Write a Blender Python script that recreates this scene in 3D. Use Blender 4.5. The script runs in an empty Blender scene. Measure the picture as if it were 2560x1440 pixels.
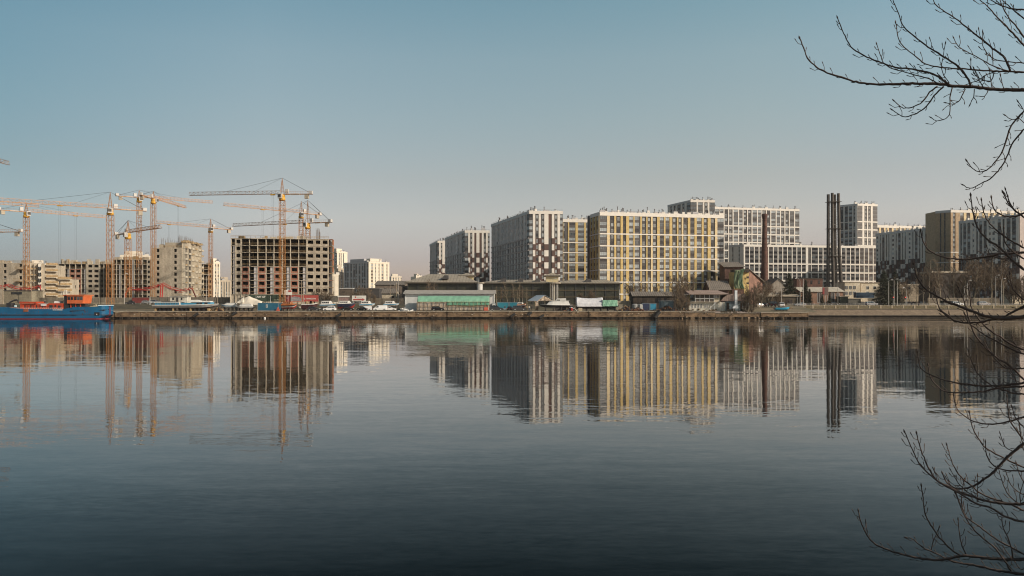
import bpy, bmesh, math, random
from mathutils import Vector, Matrix
R = math.radians
random.seed(7)
scn = bpy.context.scene
COL = scn.collection
# ---------------------------------------------------------------- camera
F, CX, HY, CZ = 1991.0, 1280.0, 754.0, 6.1      # focal length in pixels of a 2560 wide picture, horizon row, eye height over the water
cam = bpy.data.cameras.new("camera"); camo = bpy.data.objects.new("camera", cam); COL.objects.link(camo)
cam.lens = 28.0; cam.sensor_width = 36.0; cam.clip_start = 0.1; cam.clip_end = 12000
cam.shift_y = (HY-720.0)/2560.0
camo.location = (0, 0, CZ); camo.rotation_euler = (R(90), 0, 0)
scn.camera = camo
def W(px, Y): return (px-CX)*Y/F
def Z(py, Y): return CZ+(HY-py)*Y/F
# ---------------------------------------------------------------- light
SUN_AZ, SUN_EL = 117.0, 30.0
sv = Vector((math.sin(R(SUN_AZ))*math.cos(R(SUN_EL)), math.cos(R(SUN_AZ))*math.cos(R(SUN_EL)), math.sin(R(SUN_EL))))
sl = bpy.data.lights.new("sun", 'SUN'); sl.energy = 4.5; sl.angle = R(0.5); sl.color = (1.0, 0.87, 0.72)
so = bpy.data.objects.new("sun", sl); COL.objects.link(so); so.location = (300, -200, 300)
so.rotation_euler = sv.to_track_quat('Z', 'Y').to_euler()
world = bpy.data.worlds.new("World"); scn.world = world; world.use_nodes = True
nt = world.node_tree; nt.nodes.clear()
wo = nt.nodes.new('ShaderNodeOutputWorld'); bg = nt.nodes.new('ShaderNodeBackground')
sky = nt.nodes.new('ShaderNodeTexSky'); sky.sky_type = 'NISHITA'; sky.sun_disc = False
sky.sun_elevation = R(SUN_EL); sky.sun_rotation = R(SUN_AZ); sky.altitude = 0; sky.air_density = 1.0; sky.dust_density = 1.0; sky.ozone_density = 1.0
tc = nt.nodes.new('ShaderNodeTexCoord'); sx = nt.nodes.new('ShaderNodeSeparateXYZ'); nt.links.new(tc.outputs['Generated'], sx.inputs[0])
rp = nt.nodes.new('ShaderNodeValToRGB'); nt.links.new(sx.outputs[2], rp.inputs[0])
SKYRAMP = [(0.0, (.68, .545, .62)), (1.0, (.5, .5, .45)), (.052, (.69, .55, .61)), (.102, (.90, .70, .63)), (.151, (.926, .728, .597)), (.222, (.964, .85, .67)), (.29, (.988, .945, .737)), (.35, (.864, .96, .766)), (.45, (.55, .6, .5))]
el = rp.color_ramp.elements
el[0].position = 0; el[1].position = 1
for i, (p, c) in enumerate(SKYRAMP):
    e = el.new(p) if i > 1 else el[i]
    e.position = p; e.color = (c[0], c[1], c[2], 1)
mm = nt.nodes.new('ShaderNodeMix'); mm.data_type = 'RGBA'; mm.blend_type = 'MULTIPLY'; mm.inputs[0].default_value = 1.0
nt.links.new(sky.outputs[0], mm.inputs[6]); nt.links.new(rp.outputs[0], mm.inputs[7])
# the sky grows paler towards the sun's side (right) and deeper blue away from it
r2 = nt.nodes.new('ShaderNodeMapRange'); r2.inputs[1].default_value = -0.6; r2.inputs[2].default_value = 0.6; nt.links.new(sx.outputs[0], r2.inputs[0])
c2 = nt.nodes.new('ShaderNodeValToRGB'); nt.links.new(r2.outputs[0], c2.inputs[0]); e2 = c2.color_ramp.elements; e2[0].position = 0.06; e2[1].position = 0.87
e2[0].color = (.47, .59, .64, 1); e2[1].color = (.99, .98, .97, 1); q = e2.new(.26); q.color = (.775, .785, .79, 1); q = e2.new(.5); q.color = (.87, .865, .85, 1); q = e2.new(.74); q.color = (.99, .96, .92, 1)
m3 = nt.nodes.new('ShaderNodeVectorMath'); m3.operation = 'MULTIPLY'; nt.links.new(mm.outputs[2], m3.inputs[0]); nt.links.new(c2.outputs[0], m3.inputs[1])
m4 = nt.nodes.new('ShaderNodeVectorMath'); m4.operation = 'SCALE'; m4.inputs[3].default_value = 1.29; nt.links.new(m3.outputs[0], m4.inputs[0])
nt.links.new(m4.outputs[0], bg.inputs[0]); bg.inputs[1].default_value = 0.134; nt.links.new(bg.outputs[0], wo.inputs[0])
scn.cycles.filter_width = 1.1
scn.view_settings.view_transform = 'Standard'; scn.view_settings.look = 'None'; scn.view_settings.exposure = 0.0; scn.view_settings.gamma = 1.0
# ---------------------------------------------------------------- materials
MATS = {}
def M(name, col=None, rough=0.8, metal=0.0, var=0.12, scale=0.6, emit=None, ior=None, spec=None):
    if name in MATS: return MATS[name]
    m = bpy.data.materials.new(name); m.use_nodes = True; n = m.node_tree; b = n.nodes['Principled BSDF']
    b.inputs['Roughness'].default_value = rough; b.inputs['Metallic'].default_value = metal
    b.inputs['Base Color'].default_value = (*col, 1)
    if ior: b.inputs['IOR'].default_value = ior
    if spec is not None: b.inputs['Specular IOR Level'].default_value = spec
    if emit:
        b.inputs['Emission Color'].default_value = (*emit[0], 1); b.inputs['Emission Strength'].default_value = emit[1]
    if var > 0:
        t = n.nodes.new('ShaderNodeTexCoord'); ns = n.nodes.new('ShaderNodeTexNoise'); ns.inputs['Scale'].default_value = scale; ns.inputs['Detail'].default_value = 5
        n.links.new(t.outputs['Object'], ns.inputs['Vector'])
        r = n.nodes.new('ShaderNodeValToRGB'); r.color_ramp.elements[0].position = 0.3; r.color_ramp.elements[1].position = 0.7
        lo, hi = 1-var*1.6, 1+var*0.8
        r.color_ramp.elements[0].color = (col[0]*lo, col[1]*lo, col[2]*lo, 1)
        r.color_ramp.elements[1].color = (min(1, col[0]*hi), min(1, col[1]*hi), min(1, col[2]*hi), 1)
        n.links.new(ns.outputs['Fac'], r.inputs[0]); n.links.new(r.outputs[0], b.inputs['Base Color'])
    MATS[name] = m; return m
def stained(name, col, dark, sx=0.5, sz=0.15, rough=0.9, mixc=0.5, thr=(0.4, 0.65)):
    """a wall that carries vertical water stains and blotches"""
    if name in MATS: return MATS[name]
    m = bpy.data.materials.new(name); m.use_nodes = True; n = m.node_tree; b = n.nodes['Principled BSDF']; b.inputs['Roughness'].default_value = rough
    t = n.nodes.new('ShaderNodeTexCoord'); mp = n.nodes.new('ShaderNodeMapping'); mp.inputs['Scale'].default_value = (sx, sx, sz)
    n.links.new(t.outputs['Object'], mp.inputs[0])
    a = n.nodes.new('ShaderNodeTexNoise'); a.inputs['Scale'].default_value = 1.0; a.inputs['Detail'].default_value = 6; a.inputs['Roughness'].default_value = 0.65
    n.links.new(mp.outputs[0], a.inputs['Vector'])
    r = n.nodes.new('ShaderNodeValToRGB'); r.color_ramp.elements[0].position = thr[0]; r.color_ramp.elements[1].position = thr[1]
    r.color_ramp.elements[0].color = (*dark, 1); r.color_ramp.elements[1].color = (*col, 1); n.links.new(a.outputs['Fac'], r.inputs[0])
    c = n.nodes.new('ShaderNodeTexNoise'); c.inputs['Scale'].default_value = 1.7; c.inputs['Detail'].default_value = 4; n.links.new(t.outputs['Object'], c.inputs['Vector'])
    x = n.nodes.new('ShaderNodeMix'); x.data_type = 'RGBA'; x.blend_type = 'OVERLAY'; x.inputs[0].default_value = mixc
    n.links.new(r.outputs[0], x.inputs[6]); n.links.new(c.outputs['Fac'], x.inputs[7]); n.links.new(x.outputs[2], b.inputs['Base Color'])
    MATS[name] = m; return m
def ribbed(name, col, dark, per=0.6, axis=0, rough=0.6, duty=0.75):
    """corrugated or seamed sheet: fine lines along one object axis"""
    if name in MATS: return MATS[name]
    m = bpy.data.materials.new(name); m.use_nodes = True; n = m.node_tree; b = n.nodes['Principled BSDF']; b.inputs['Roughness'].default_value = rough
    t = n.nodes.new('ShaderNodeTexCoord'); s = n.nodes.new('ShaderNodeSeparateXYZ'); n.links.new(t.outputs['Object'], s.inputs[0])
    d = n.nodes.new('ShaderNodeMath'); d.operation = 'DIVIDE'; d.inputs[1].default_value = per; n.links.new(s.outputs[axis], d.inputs[0])
    f = n.nodes.new('ShaderNodeMath'); f.operation = 'FRACT'; n.links.new(d.outputs[0], f.inputs[0])
    g = n.nodes.new('ShaderNodeMath'); g.operation = 'GREATER_THAN'; g.inputs[1].default_value = duty; n.links.new(f.outputs[0], g.inputs[0])
    ns = n.nodes.new('ShaderNodeTexNoise'); ns.inputs['Scale'].default_value = 0.4; ns.inputs['Detail'].default_value = 5; n.links.new(t.outputs['Object'], ns.inputs['Vector'])
    x = n.nodes.new('ShaderNodeMix'); x.data_type = 'RGBA'; n.links.new(g.outputs[0], x.inputs[0]); x.inputs[6].default_value = (*col, 1); x.inputs[7].default_value = (*dark, 1)
    y = n.nodes.new('ShaderNodeMix'); y.data_type = 'RGBA'; y.blend_type = 'OVERLAY'; y.inputs[0].default_value = 0.45
    n.links.new(x.outputs[2], y.inputs[6]); n.links.new(ns.outputs['Fac'], y.inputs[7]); n.links.new(y.outputs[2], b.inputs['Base Color'])
    MATS[name] = m; return m
# ---------------------------------------------------------------- mesh builder
class MB:
    def __init__(s): s.v = []; s.f = []; s.m = []; s.mats = []
    def mi(s, mat):
        if mat not in s.mats: s.mats.append(mat)
        return s.mats.index(mat)
    def face(s, pts, mat):
        k = len(s.v); s.v += [tuple(p) for p in pts]; s.f.append(tuple(range(k, k+len(pts)))); s.m.append(s.mi(mat))
    def hexa(s, P, mat):
        k = len(s.v); s.v += [tuple(p) for p in P]; q = s.mi(mat)
        for a in ((0, 3, 2, 1), (4, 5, 6, 7), (0, 1, 5, 4), (1, 2, 6, 5), (2, 3, 7, 6), (3, 0, 4, 7)):
            s.f.append(tuple(k+i for i in a)); s.m.append(q)
    def box(s, x0, x1, y0, y1, z0, z1, mat):
        s.hexa([(x0, y0, z0), (x1, y0, z0), (x1, y1, z0), (x0, y1, z0), (x0, y0, z1), (x1, y0, z1), (x1, y1, z1), (x0, y1, z1)], mat)
    def fbox(s, A, d, n, u0, u1, w0, w1, z0, z1, mat):
        """box in a wall frame: u along the wall, w outwards"""
        def p(u, w, z): return (A[0]+d[0]*u+n[0]*w, A[1]+d[1]*u+n[1]*w, z)
        s.hexa([p(u0, w1, z0), p(u1, w1, z0), p(u1, w0, z0), p(u0, w0, z0), p(u0, w1, z1), p(u1, w1, z1), p(u1, w0, z1), p(u0, w0, z1)], mat)
    def bar(s, p, q, r, mat, n=4, r2=None, cap=True):
        p = Vector(p); q = Vector(q); a = q-p
        if a.length < 1e-6: return
        a.normalize(); u = a.cross(Vector((0, 0, 1)) if abs(a.z) < 0.95 else Vector((1, 0, 0))).normalized(); w = a.cross(u)
        r2 = r if r2 is None else r2; k = len(s.v); mi = s.mi(mat)
        for c, rr in ((p, r), (q, r2)):
            for i in range(n):
                t = 2*math.pi*(i+0.5)/n; s.v.append(tuple(c+u*(math.cos(t)*rr)+w*(math.sin(t)*rr)))
        for i in range(n):
            j = (i+1) % n; s.f.append((k+i, k+j, k+n+j, k+n+i)); s.m.append(mi)
        if cap:
            s.f.append(tuple(k+i for i in range(n-1, -1, -1))); s.m.append(mi); s.f.append(tuple(k+n+i for i in range(n))); s.m.append(mi)
    def path(s, pts, rad, mat, n=4):
        """one tube through points, radius per point"""
        pts = [Vector(p) for p in pts]; k = len(s.v); mi = s.mi(mat); N = len(pts); prev = None
        for i, p in enumerate(pts):
            a = (pts[min(i+1, N-1)]-pts[max(i-1, 0)])
            a = a.normalized() if a.length > 1e-9 else Vector((0, 0, 1))
            if prev is None: u = a.cross(Vector((0.3, 0.9, 0.2))).normalized()
            else:
                u = prev-a*prev.dot(a); u = u.normalized() if u.length > 1e-6 else a.cross(Vector((0.3, 0.9, 0.2))).normalized()
            prev = u; w = a.cross(u)
            for j in range(n):
                t = 2*math.pi*j/n; s.v.append(tuple(p+u*(math.cos(t)*rad[i])+w*(math.sin(t)*rad[i])))
        for i in range(N-1):
            for j in range(n):
                j2 = (j+1) % n; s.f.append((k+i*n+j, k+i*n+j2, k+(i+1)*n+j2, k+(i+1)*n+j)); s.m.append(mi)
        s.f.append(tuple(k+j for j in range(n-1, -1, -1))); s.m.append(mi)
        s.f.append(tuple(k+(N-1)*n+j for j in range(n))); s.m.append(mi)
    def rings(s, rings, mats, closed=False, cap=True):
        """loft of equally long rings; mats: one material or one per span"""
        k = len(s.v); n = len(rings[0])
        for r in rings: s.v += [tuple(p) for p in r]
        for i in range(len(rings)-1):
            for j in range(n if closed else n-1):
                j2 = (j+1) % n
                mt = mats[j] if isinstance(mats, list) else mats
                s.f.append((k+i*n+j, k+(i+1)*n+j, k+(i+1)*n+j2, k+i*n+j2)); s.m.append(s.mi(mt))
        if cap:
            mt = mats[0] if isinstance(mats, list) else mats
            for base, rev in ((k, False), (k+(len(rings)-1)*n, True)):
                idx = [base+j for j in range(n)]
                s.f.append(tuple(idx[::-1] if rev else idx)); s.m.append(s.mi(mt))
    def prism(s, poly, z0, z1, mat, top=None):
        n = len(poly); k = len(s.v); s.v += [(p[0], p[1], z0) for p in poly]+[(p[0], p[1], z1) for p in poly]; mi = s.mi(mat); mt = s.mi(top or mat)
        for i in range(n):
            j = (i+1) % n; s.f.append((k+i, k+j, k+n+j, k+n+i)); s.m.append(mi)
        s.f.append(tuple(k+i for i in range(n-1, -1, -1))); s.m.append(mi); s.f.append(tuple(k+n+i for i in range(n))); s.m.append(mt)
    def xprism(s, prof, y0, y1, mat):
        """profile in x,z extruded along y"""
        n = len(prof); k = len(s.v); s.v += [(p[0], y0, p[1]) for p in prof]+[(p[0], y1, p[1]) for p in prof]; mi = s.mi(mat)
        for i in range(n):
            j = (i+1) % n; s.f.append((k+i, k+j, k+n+j, k+n+i)); s.m.append(mi)
        s.f.append(tuple(k+i for i in range(n-1, -1, -1))); s.m.append(mi); s.f.append(tuple(k+n+i for i in range(n))); s.m.append(mi)
    def mesh(s, name, off=(0, 0, 0), smooth=False):
        me = bpy.data.meshes.new(name)
        me.from_pydata([(a-off[0], b-off[1], c-off[2]) for a, b, c in s.v], [], s.f)
        for m in s.mats: me.materials.append(m)
        me.polygons.foreach_set('material_index', s.m)
        if smooth: me.polygons.foreach_set('use_smooth', [True]*len(s.f))
        me.update(); return me
    def build(s, name, parent=None, smooth=False, bevel=0.0, fix=True):
        if not s.v: return None
        off = (0, 0, 0)
        if parent is not None:
            p = parent; off = Vector((0, 0, 0))
            while p is not None: off = off+p.location; p = p.parent
        me = s.mesh(name, off, smooth)
        if fix:
            b = bmesh.new(); b.from_mesh(me)
            if len(b.verts) < 60000: bmesh.ops.recalc_face_normals(b, faces=b.faces)
            b.to_mesh(me); b.free()
        o = bpy.data.objects.new(name, me); COL.objects.link(o)
        if parent is not None: o.parent = parent
        if bevel:
            md = o.modifiers.new('bevel', 'BEVEL'); md.width = bevel; md.segments = 2; md.limit_method = 'ANGLE'
        return o
def tag(o, label=None, cat=None, group=None, kind=None):
    if label: o['label'] = label
    if cat: o['category'] = cat
    if group: o['group'] = group
    if kind: o['kind'] = kind
    return o
def thing(name, loc, label, cat, group=None, rz=0.0):
    o = bpy.data.objects.new(name, None); COL.objects.link(o); o.location = loc; o.rotation_euler = (0, 0, rz); o.empty_display_size = 0.5
    return tag(o, label, cat, group)
def copy_tree(o, parent=None):
    c = o.copy(); COL.objects.link(c)
    if parent is not None: c.parent = parent
    for ch in list(o.children): copy_tree(ch, c)
    return c
def place(proto, used, loc, rz, label, scale=1.0, group=None):
    """first use moves the prototype itself, later uses copy the thing and its parts"""
    o = proto if proto.name not in used else copy_tree(proto)
    used.add(proto.name)
    o.location = loc; o.rotation_euler = (0, 0, rz); o['label'] = label
    o.scale = (scale, scale, scale) if not isinstance(scale, tuple) else scale
    if group: o['group'] = group
    return o
def text_mesh(name, s, size, mat, loc, rz, parent=None, depth=0.03, bold=0.0):
    cu = bpy.data.curves.new(name, 'FONT'); cu.body = s; cu.size = size; cu.extrude = depth; cu.offset = bold; cu.align_x = 'LEFT'
    t = bpy.data.objects.new(name+'_tmp', cu); COL.objects.link(t)
    dg = bpy.context.evaluated_depsgraph_get(); me = bpy.data.meshes.new_from_object(t.evaluated_get(dg)); me.name = name
    bpy.data.objects.remove(t); me.materials.clear(); me.materials.append(mat)
    o = bpy.data.objects.new(name, me); COL.objects.link(o)
    off = parent.location if parent is not None else Vector((0, 0, 0))
    o.parent = parent; o.location = Vector(loc)-off; o.rotation_euler = (R(90), 0, rz); return o
# ---------------------------------------------------------------- shared materials
conc = stained('raw_concrete', (0.48, 0.415, 0.32), (0.33, 0.28, 0.215), 0.35, 0.12)
conc_l = stained('pale_concrete', (0.60, 0.53, 0.42), (0.42, 0.37, 0.29), 0.4, 0.2)
conc_d = M('inner_concrete_shade', (0.06, 0.052, 0.045), 0.95)  # blackened so the shade inside the open floors sits in the colour
brick = M('brick_infill', (0.33, 0.145, 0.095), 0.9, var=0.2, scale=1.5)
redbrick = stained('old_red_brick', (0.15, 0.073, 0.052), (0.08, 0.042, 0.033), 0.8, 0.3)
timber = M('raw_timber', (0.36, 0.25, 0.13), 0.85, var=0.25, scale=1)
white = M('white_cladding', (0.74, 0.69, 0.62), 0.7, var=0.05)
whiteg = M('shaded_white_cladding', (0.60, 0.58, 0.56), 0.7, var=0.06)  # grey copy of white for sun-averted faces, shade put into the colour
lgrey = M('light_grey_cladding', (0.46, 0.44, 0.44), 0.7, var=0.06)
brown = M('brown_cladding', (0.105, 0.060, 0.050), 0.75, var=0.1)
dgrey = M('dark_grey_cladding', (0.060, 0.056, 0.056), 0.7, var=0.1)
mgrey = M('mid_grey_panel', (0.085, 0.08, 0.08), 0.6, var=0.1)
sgrey = M('side_grey_panel', (0.24, 0.225, 0.225), 0.7, var=0.1)
yellow = M('yellow_cladding', (0.58, 0.42, 0.17), 0.75, var=0.12, scale=1.2)
ypale = M('pale_yellow_cladding', (0.70, 0.55, 0.32), 0.75, var=0.1, scale=1.2)
tan = M('tan_cladding', (0.42, 0.305, 0.19), 0.8, var=0.15, scale=1.0)
frame_w = M('white_window_frame', (0.6, 0.6, 0.58), 0.5, var=0)
frame_g = M('grey_window_frame', (0.30, 0.30, 0.30), 0.5, var=0)
frame_d = M('dark_window_frame', (0.05, 0.05, 0.055), 0.5, var=0)
glA = M('glass_curtain_painted_sky', (0.33, 0.37, 0.39), 0.12, var=0.35, scale=0.8, ior=1.6)  # pale tone paints curtains and sky reflection into the glass
glB = M('glass_grey', (0.10, 0.12, 0.13), 0.08, var=0.4, scale=0.8, ior=1.7)
glC = M('glass_dark_room', (0.028, 0.030, 0.034), 0.06, var=0.4, scale=0.8, ior=1.6)
glD = M('glass_painted_bright_sky', (0.43, 0.48, 0.50), 0.10, var=0.25, scale=0.8, ior=1.6)  # bright sky reflection put into the loggia glass colour
roofgrey = M('roof_felt', (0.14, 0.13, 0.12), 0.9)
vent_m = M('vent_metal', (0.12, 0.11, 0.105), 0.6, var=0.2)
steel = M('galvanised_steel', (0.42, 0.41, 0.39), 0.5, metal=0.4, var=0.1)
rubber = M('black_rubber', (0.018, 0.017, 0.016), 0.8, var=0)
# ================================================================ water, ground, banks
def water_material():
    m = bpy.data.materials.new('river_water'); m.use_nodes = True; n = m.node_tree; b = n.nodes['Principled BSDF']
    b.inputs['Base Color'].default_value = (0.002, 0.004, 0.005, 1); b.inputs['Roughness'].default_value = 0.3; b.inputs['Specular IOR Level'].default_value = 0.0
    t = n.nodes.new('ShaderNodeTexCoord')
    def noise(sc, det, rough=0.5):
        mp = n.nodes.new('ShaderNodeMapping'); mp.inputs['Scale'].default_value = sc; n.links.new(t.outputs['Object'], mp.inputs[0])
        a = n.nodes.new('ShaderNodeTexNoise'); a.inputs['Scale'].default_value = 1.0; a.inputs['Detail'].default_value = det; a.inputs['Roughness'].default_value = rough
        n.links.new(mp.outputs[0], a.inputs['Vector']); return a
    def vm(op, a, bb):
        v = n.nodes.new('ShaderNodeVectorMath'); v.operation = op
        for i, s in enumerate((a, bb)):
            if s is None: continue
            if hasattr(s, 'links') or hasattr(s, 'node'): n.links.new(s, v.inputs[i])
            else: v.inputs[i].default_value = s
        return v.outputs[0]
    fine = noise((2.2, 6.5, 1), 3, 0.6); mid = noise((0.35, 1.7, 1), 2, 0.5); big = noise((0.05, 0.22, 1), 1, 0.5)
    fv = vm('SUBTRACT', fine.outputs['Color'], (0.5, 0.5, 0.5)); mv = vm('SUBTRACT', mid.outputs['Color'], (0.5, 0.5, 0.5)); bv = vm('SUBTRACT', big.outputs['Color'], (0.5, 0.5, 0.5))
    patch = noise((0.012, 0.075, 1), 4, 0.62)
    pr = n.nodes.new('ShaderNodeMapRange'); pr.inputs[1].default_value = 0.52; pr.inputs[2].default_value = 0.72; pr.inputs[3].default_value = 0.7; pr.inputs[4].default_value = 2.3
    n.links.new(patch.outputs['Fac'], pr.inputs[0])
    # a breeze off the far right bank roughens the water there
    sep = n.nodes.new('ShaderNodeSeparateXYZ'); n.links.new(t.outputs['Object'], sep.inputs[0])
    rx = n.nodes.new('ShaderNodeMapRange'); rx.inputs[1].default_value = -20; rx.inputs[2].default_value = 80; n.links.new(sep.outputs[0], rx.inputs[0])
    ry = n.nodes.new('ShaderNodeMapRange'); ry.inputs[1].default_value = 175; ry.inputs[2].default_value = 215; n.links.new(sep.outputs[1], ry.inputs[0])
    st = noise((0.006, 0.10, 1), 3, 0.55)
    sr = n.nodes.new('ShaderNodeMapRange'); sr.inputs[1].default_value = 0.45; sr.inputs[2].default_value = 0.55; sr.inputs[3].default_value = 0; sr.inputs[4].default_value = 13.0; n.links.new(st.outputs['Fac'], sr.inputs[0])
    def mth(op, a, c):
        q = n.nodes.new('ShaderNodeMath'); q.operation = op
        for i, s in enumerate((a, c)):
            if isinstance(s, (int, float)): q.inputs[i].default_value = s
            else: n.links.new(s, q.inputs[i])
        return q.outputs[0]
    wind = mth('MULTIPLY', mth('MULTIPLY', rx.outputs[0], ry.outputs[0]), sr.outputs[0])
    amp = mth('ADD', pr.outputs[0], wind)
    cmb = n.nodes.new('ShaderNodeCombineXYZ'); n.links.new(amp, cmb.inputs[0]); n.links.new(amp, cmb.inputs[1])
    s1 = vm('MULTIPLY', fv, (0.020, 0.046, 0.0)); s1 = vm('MULTIPLY', s1, cmb.outputs[0])
    s2 = vm('MULTIPLY', mv, (0.010, 0.030, 0.0)); s3 = vm('MULTIPLY', bv, (0.004, 0.012, 0.0))
    s = vm('ADD', vm('ADD', s1, s2), s3); s = vm('ADD', s, (0, 0, 1)); nn = n.nodes.new('ShaderNodeVectorMath'); nn.operation = 'NORMALIZE'; n.links.new(s, nn.inputs[0])
    gl = n.nodes.new('ShaderNodeBsdfGlossy'); gl.inputs['Roughness'].default_value = 0.015; fr = n.nodes.new('ShaderNodeFresnel'); fr.inputs['IOR'].default_value = 1.33
    for q in (gl, fr): n.links.new(nn.outputs[0], q.inputs['Normal'])
    cr = n.nodes.new('ShaderNodeValToRGB'); e = cr.color_ramp.elements; e[0].position = 0.02; e[0].color = (.02, .02, .02, 1); e[1].position = 1.0; e[1].color = (1, 1, 1, 1)
    for ps, vl in ((0.145, .04), (0.20, .13), (0.259, .235), (0.34, .45), (0.42, .59), (0.595, .88), (0.8, .96)): k = e.new(ps); k.color = (vl, vl, vl, 1)
    n.links.new(fr.outputs[0], cr.inputs[0]); mx = n.nodes.new('ShaderNodeMixShader'); n.links.new(cr.outputs[0], mx.inputs[0]); n.links.new(b.outputs[0], mx.inputs[1]); n.links.new(gl.outputs[0], mx.inputs[2])
    n.links.new(mx.outputs[0], n.nodes['Material Output'].inputs['Surface'])
    return m
mb = MB(); wm = water_material()
mb.face([(-2500, -400, 0), (2500, -400, 0), (2500, 330, 0), (-2500, 330, 0)], wm)
tag(mb.build('water', fix=False), kind='structure')
dirt = stained('bare_dirt_and_dry_grass', (0.20, 0.15, 0.095), (0.11, 0.095, 0.055), 0.12, 0.12)
G0 = 4.9
def gprofile(x):
    xq = W(2020, 300); xm = W(1860, 295)
    if x <= xm: return [(290, 2.52), (297, 2.62), (308, 2.72), (321, 2.85), (333, G0), (345, G0)]
    if x <= xq: return [(290, 2.3), (295, 3.0), (301, 3.7), (312, 4.1), (328, 4.6), (345, G0)]
    return [(308.5, 3.25), (312, 3.5), (318, 4.1), (323, 4.45), (336, 4.5), (352, G0)]
xs = [-6000, -2500, -1200, -700, -400, -300]+[-260+i*10 for i in range(35)]+[W(1859, 295), W(1861, 295), W(2019, 300), W(2021, 300)]+[130+i*20 for i in range(12)]+[500, 900, 2000, 6000]
xs = sorted(set(xs)); mb = MB(); rows = []
for x in xs:
    rows.append([(x, y, z) for y, z in gprofile(x)]+[(x, 500, G0), (x, 1500, G0), (x, 9000, G0)])
mb.rings(rows, dirt, cap=False)
tag(mb.build('ground', fix=False), kind='structure')
# far side right: the embankment road (asphalt), pavement strip and grass
asph = stained('asphalt', (0.075, 0.07, 0.065), (0.05, 0.048, 0.045), 0.2, 0.2)
mb = MB(); mb.box(W(1990, 330), 900, 324.5, 335, 4.3, 4.54, asph); tag(mb.build('road'), kind='structure')
mb = MB(); mb.box(W(1990, 330), 900, 323.6, 324.48, 4.2, 4.66, conc); tag(mb.build('kerb'), kind='structure')
mb = MB(); mb.face([(-700, 321.5, 3.0), (W(1900, 325), 321.5, 3.0), (W(1900, 325), 332.5, 4.98), (-700, 332.5, 4.98)], stained('dark_verge_grass', (0.085, 0.07, 0.04), (0.045, 0.04, 0.024), 0.3, 0.3)); tag(mb.build('verge', fix=False), kind='structure')
mb = MB(); mb.box(-700, W(600, 338), 335.5, 341, 4.6, 4.93, asph); tag(mb.build('road'), kind='structure')
# near bank, under the camera and to its right, carries the tree whose branches hang into view
mb = MB(); mb.prism([(-300, -200), (300, -200), (300, 4.6), (-300, 4.6)], -3, 4.4, dirt); tag(mb.build('near_bank'), kind='structure')
# quay wall
quay_m = stained('weathered_quay_concrete', (0.25, 0.165, 0.095), (0.115, 0.072, 0.042), 0.28, 0.5, thr=(0.38, 0.62))
wet_m = stained('wet_algae_concrete', (0.055, 0.04, 0.026), (0.02, 0.016, 0.012), 0.5, 0.6)
root = thing('quay_wall', (0, 289, 0), 'long stained brown concrete quay wall at the far waterline under the boatyard', 'quay')
mb = MB(); x = -700.0; xe = W(2020, 289); rnd = random.Random(3)
while x < xe:
    L = rnd.uniform(9, 17); x1 = min(x+L, xe); dy = rnd.uniform(-0.18, 0.18); dz = rnd.uniform(-0.08, 0.08)
    if x > W(1700, 289): dz -= rnd.uniform(0.0, 0.5); dy += rnd.uniform(-0.3, 0.3)
    mb.box(x+0.16, x1, 288.6+dy, 291, 0.55, 2.45+dz, quay_m); mb.box(x+0.02, x1, 288.35+dy, 291, 2.45+dz, 2.62+dz, conc)
    x = x1
mb.build('wall', root)
mb = MB(); mb.box(-700, xe, 288.9, 291, -3, 0.6, wet_m); mb.build('footing', root)
mb = MB(); x = -260.0
while x < xe:
    w = rnd.uniform(0.25, 1.1)
    if rnd.random() < 0.75: mb.box(x, x+w, 288.3, 288.88, -0.6, rnd.uniform(0.35, 0.65), wet_m)
    x += w+rnd.choice([0.12, 0.3, 0.5, 1.4])
mb.build('timber_fender', root)
mb = MB()
for i in range(240):
    px = rnd.uniform(290, 2010); x = W(px, 289); z = rnd.uniform(0.9, 2.3); w = rnd.uniform(0.1, 0.5); h = rnd.uniform(0.08, 0.3)
    mb.box(x, x+w, 288.3, 288.5, z, z+h, wet_m if rnd.random() < 0.6 else conc)
o = mb.build('pitting', root); o['kind'] = 'stuff'
# broken slabs and rubble at the ruined right end of the quay
rub = M('rubble', (0.21, 0.15, 0.095), 0.95, var=0.3, scale=2)
root = thing('rubble_slope', (W(1940, 290), 290, 0), 'broken concrete slabs and rubble tumbling to the water at the ruined end of the quay', 'rubble'); root['kind'] = 'stuff'
mb = MB()
for i in range(260):
    px = rnd.uniform(1700, 2012); y = rnd.uniform(287.6, 300); x = W(px, y); z = max(0.1, (y-287.6)*0.28)+rnd.uniform(0, 0.4)
    if y < 289: z = rnd.uniform(0, 0.7)
    s = rnd.uniform(0.15, 0.75); a = rnd.uniform(0, 3.1); d = (math.cos(a), math.sin(a)); n_ = (d[1], -d[0])
    mb.fbox((x, y), d, n_, -s, s, -s*0.6, s*0.6, z-0.3, z+s*0.35, rub)
o = mb.build('rubble', root); o['kind'] = 'stuff'
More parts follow.
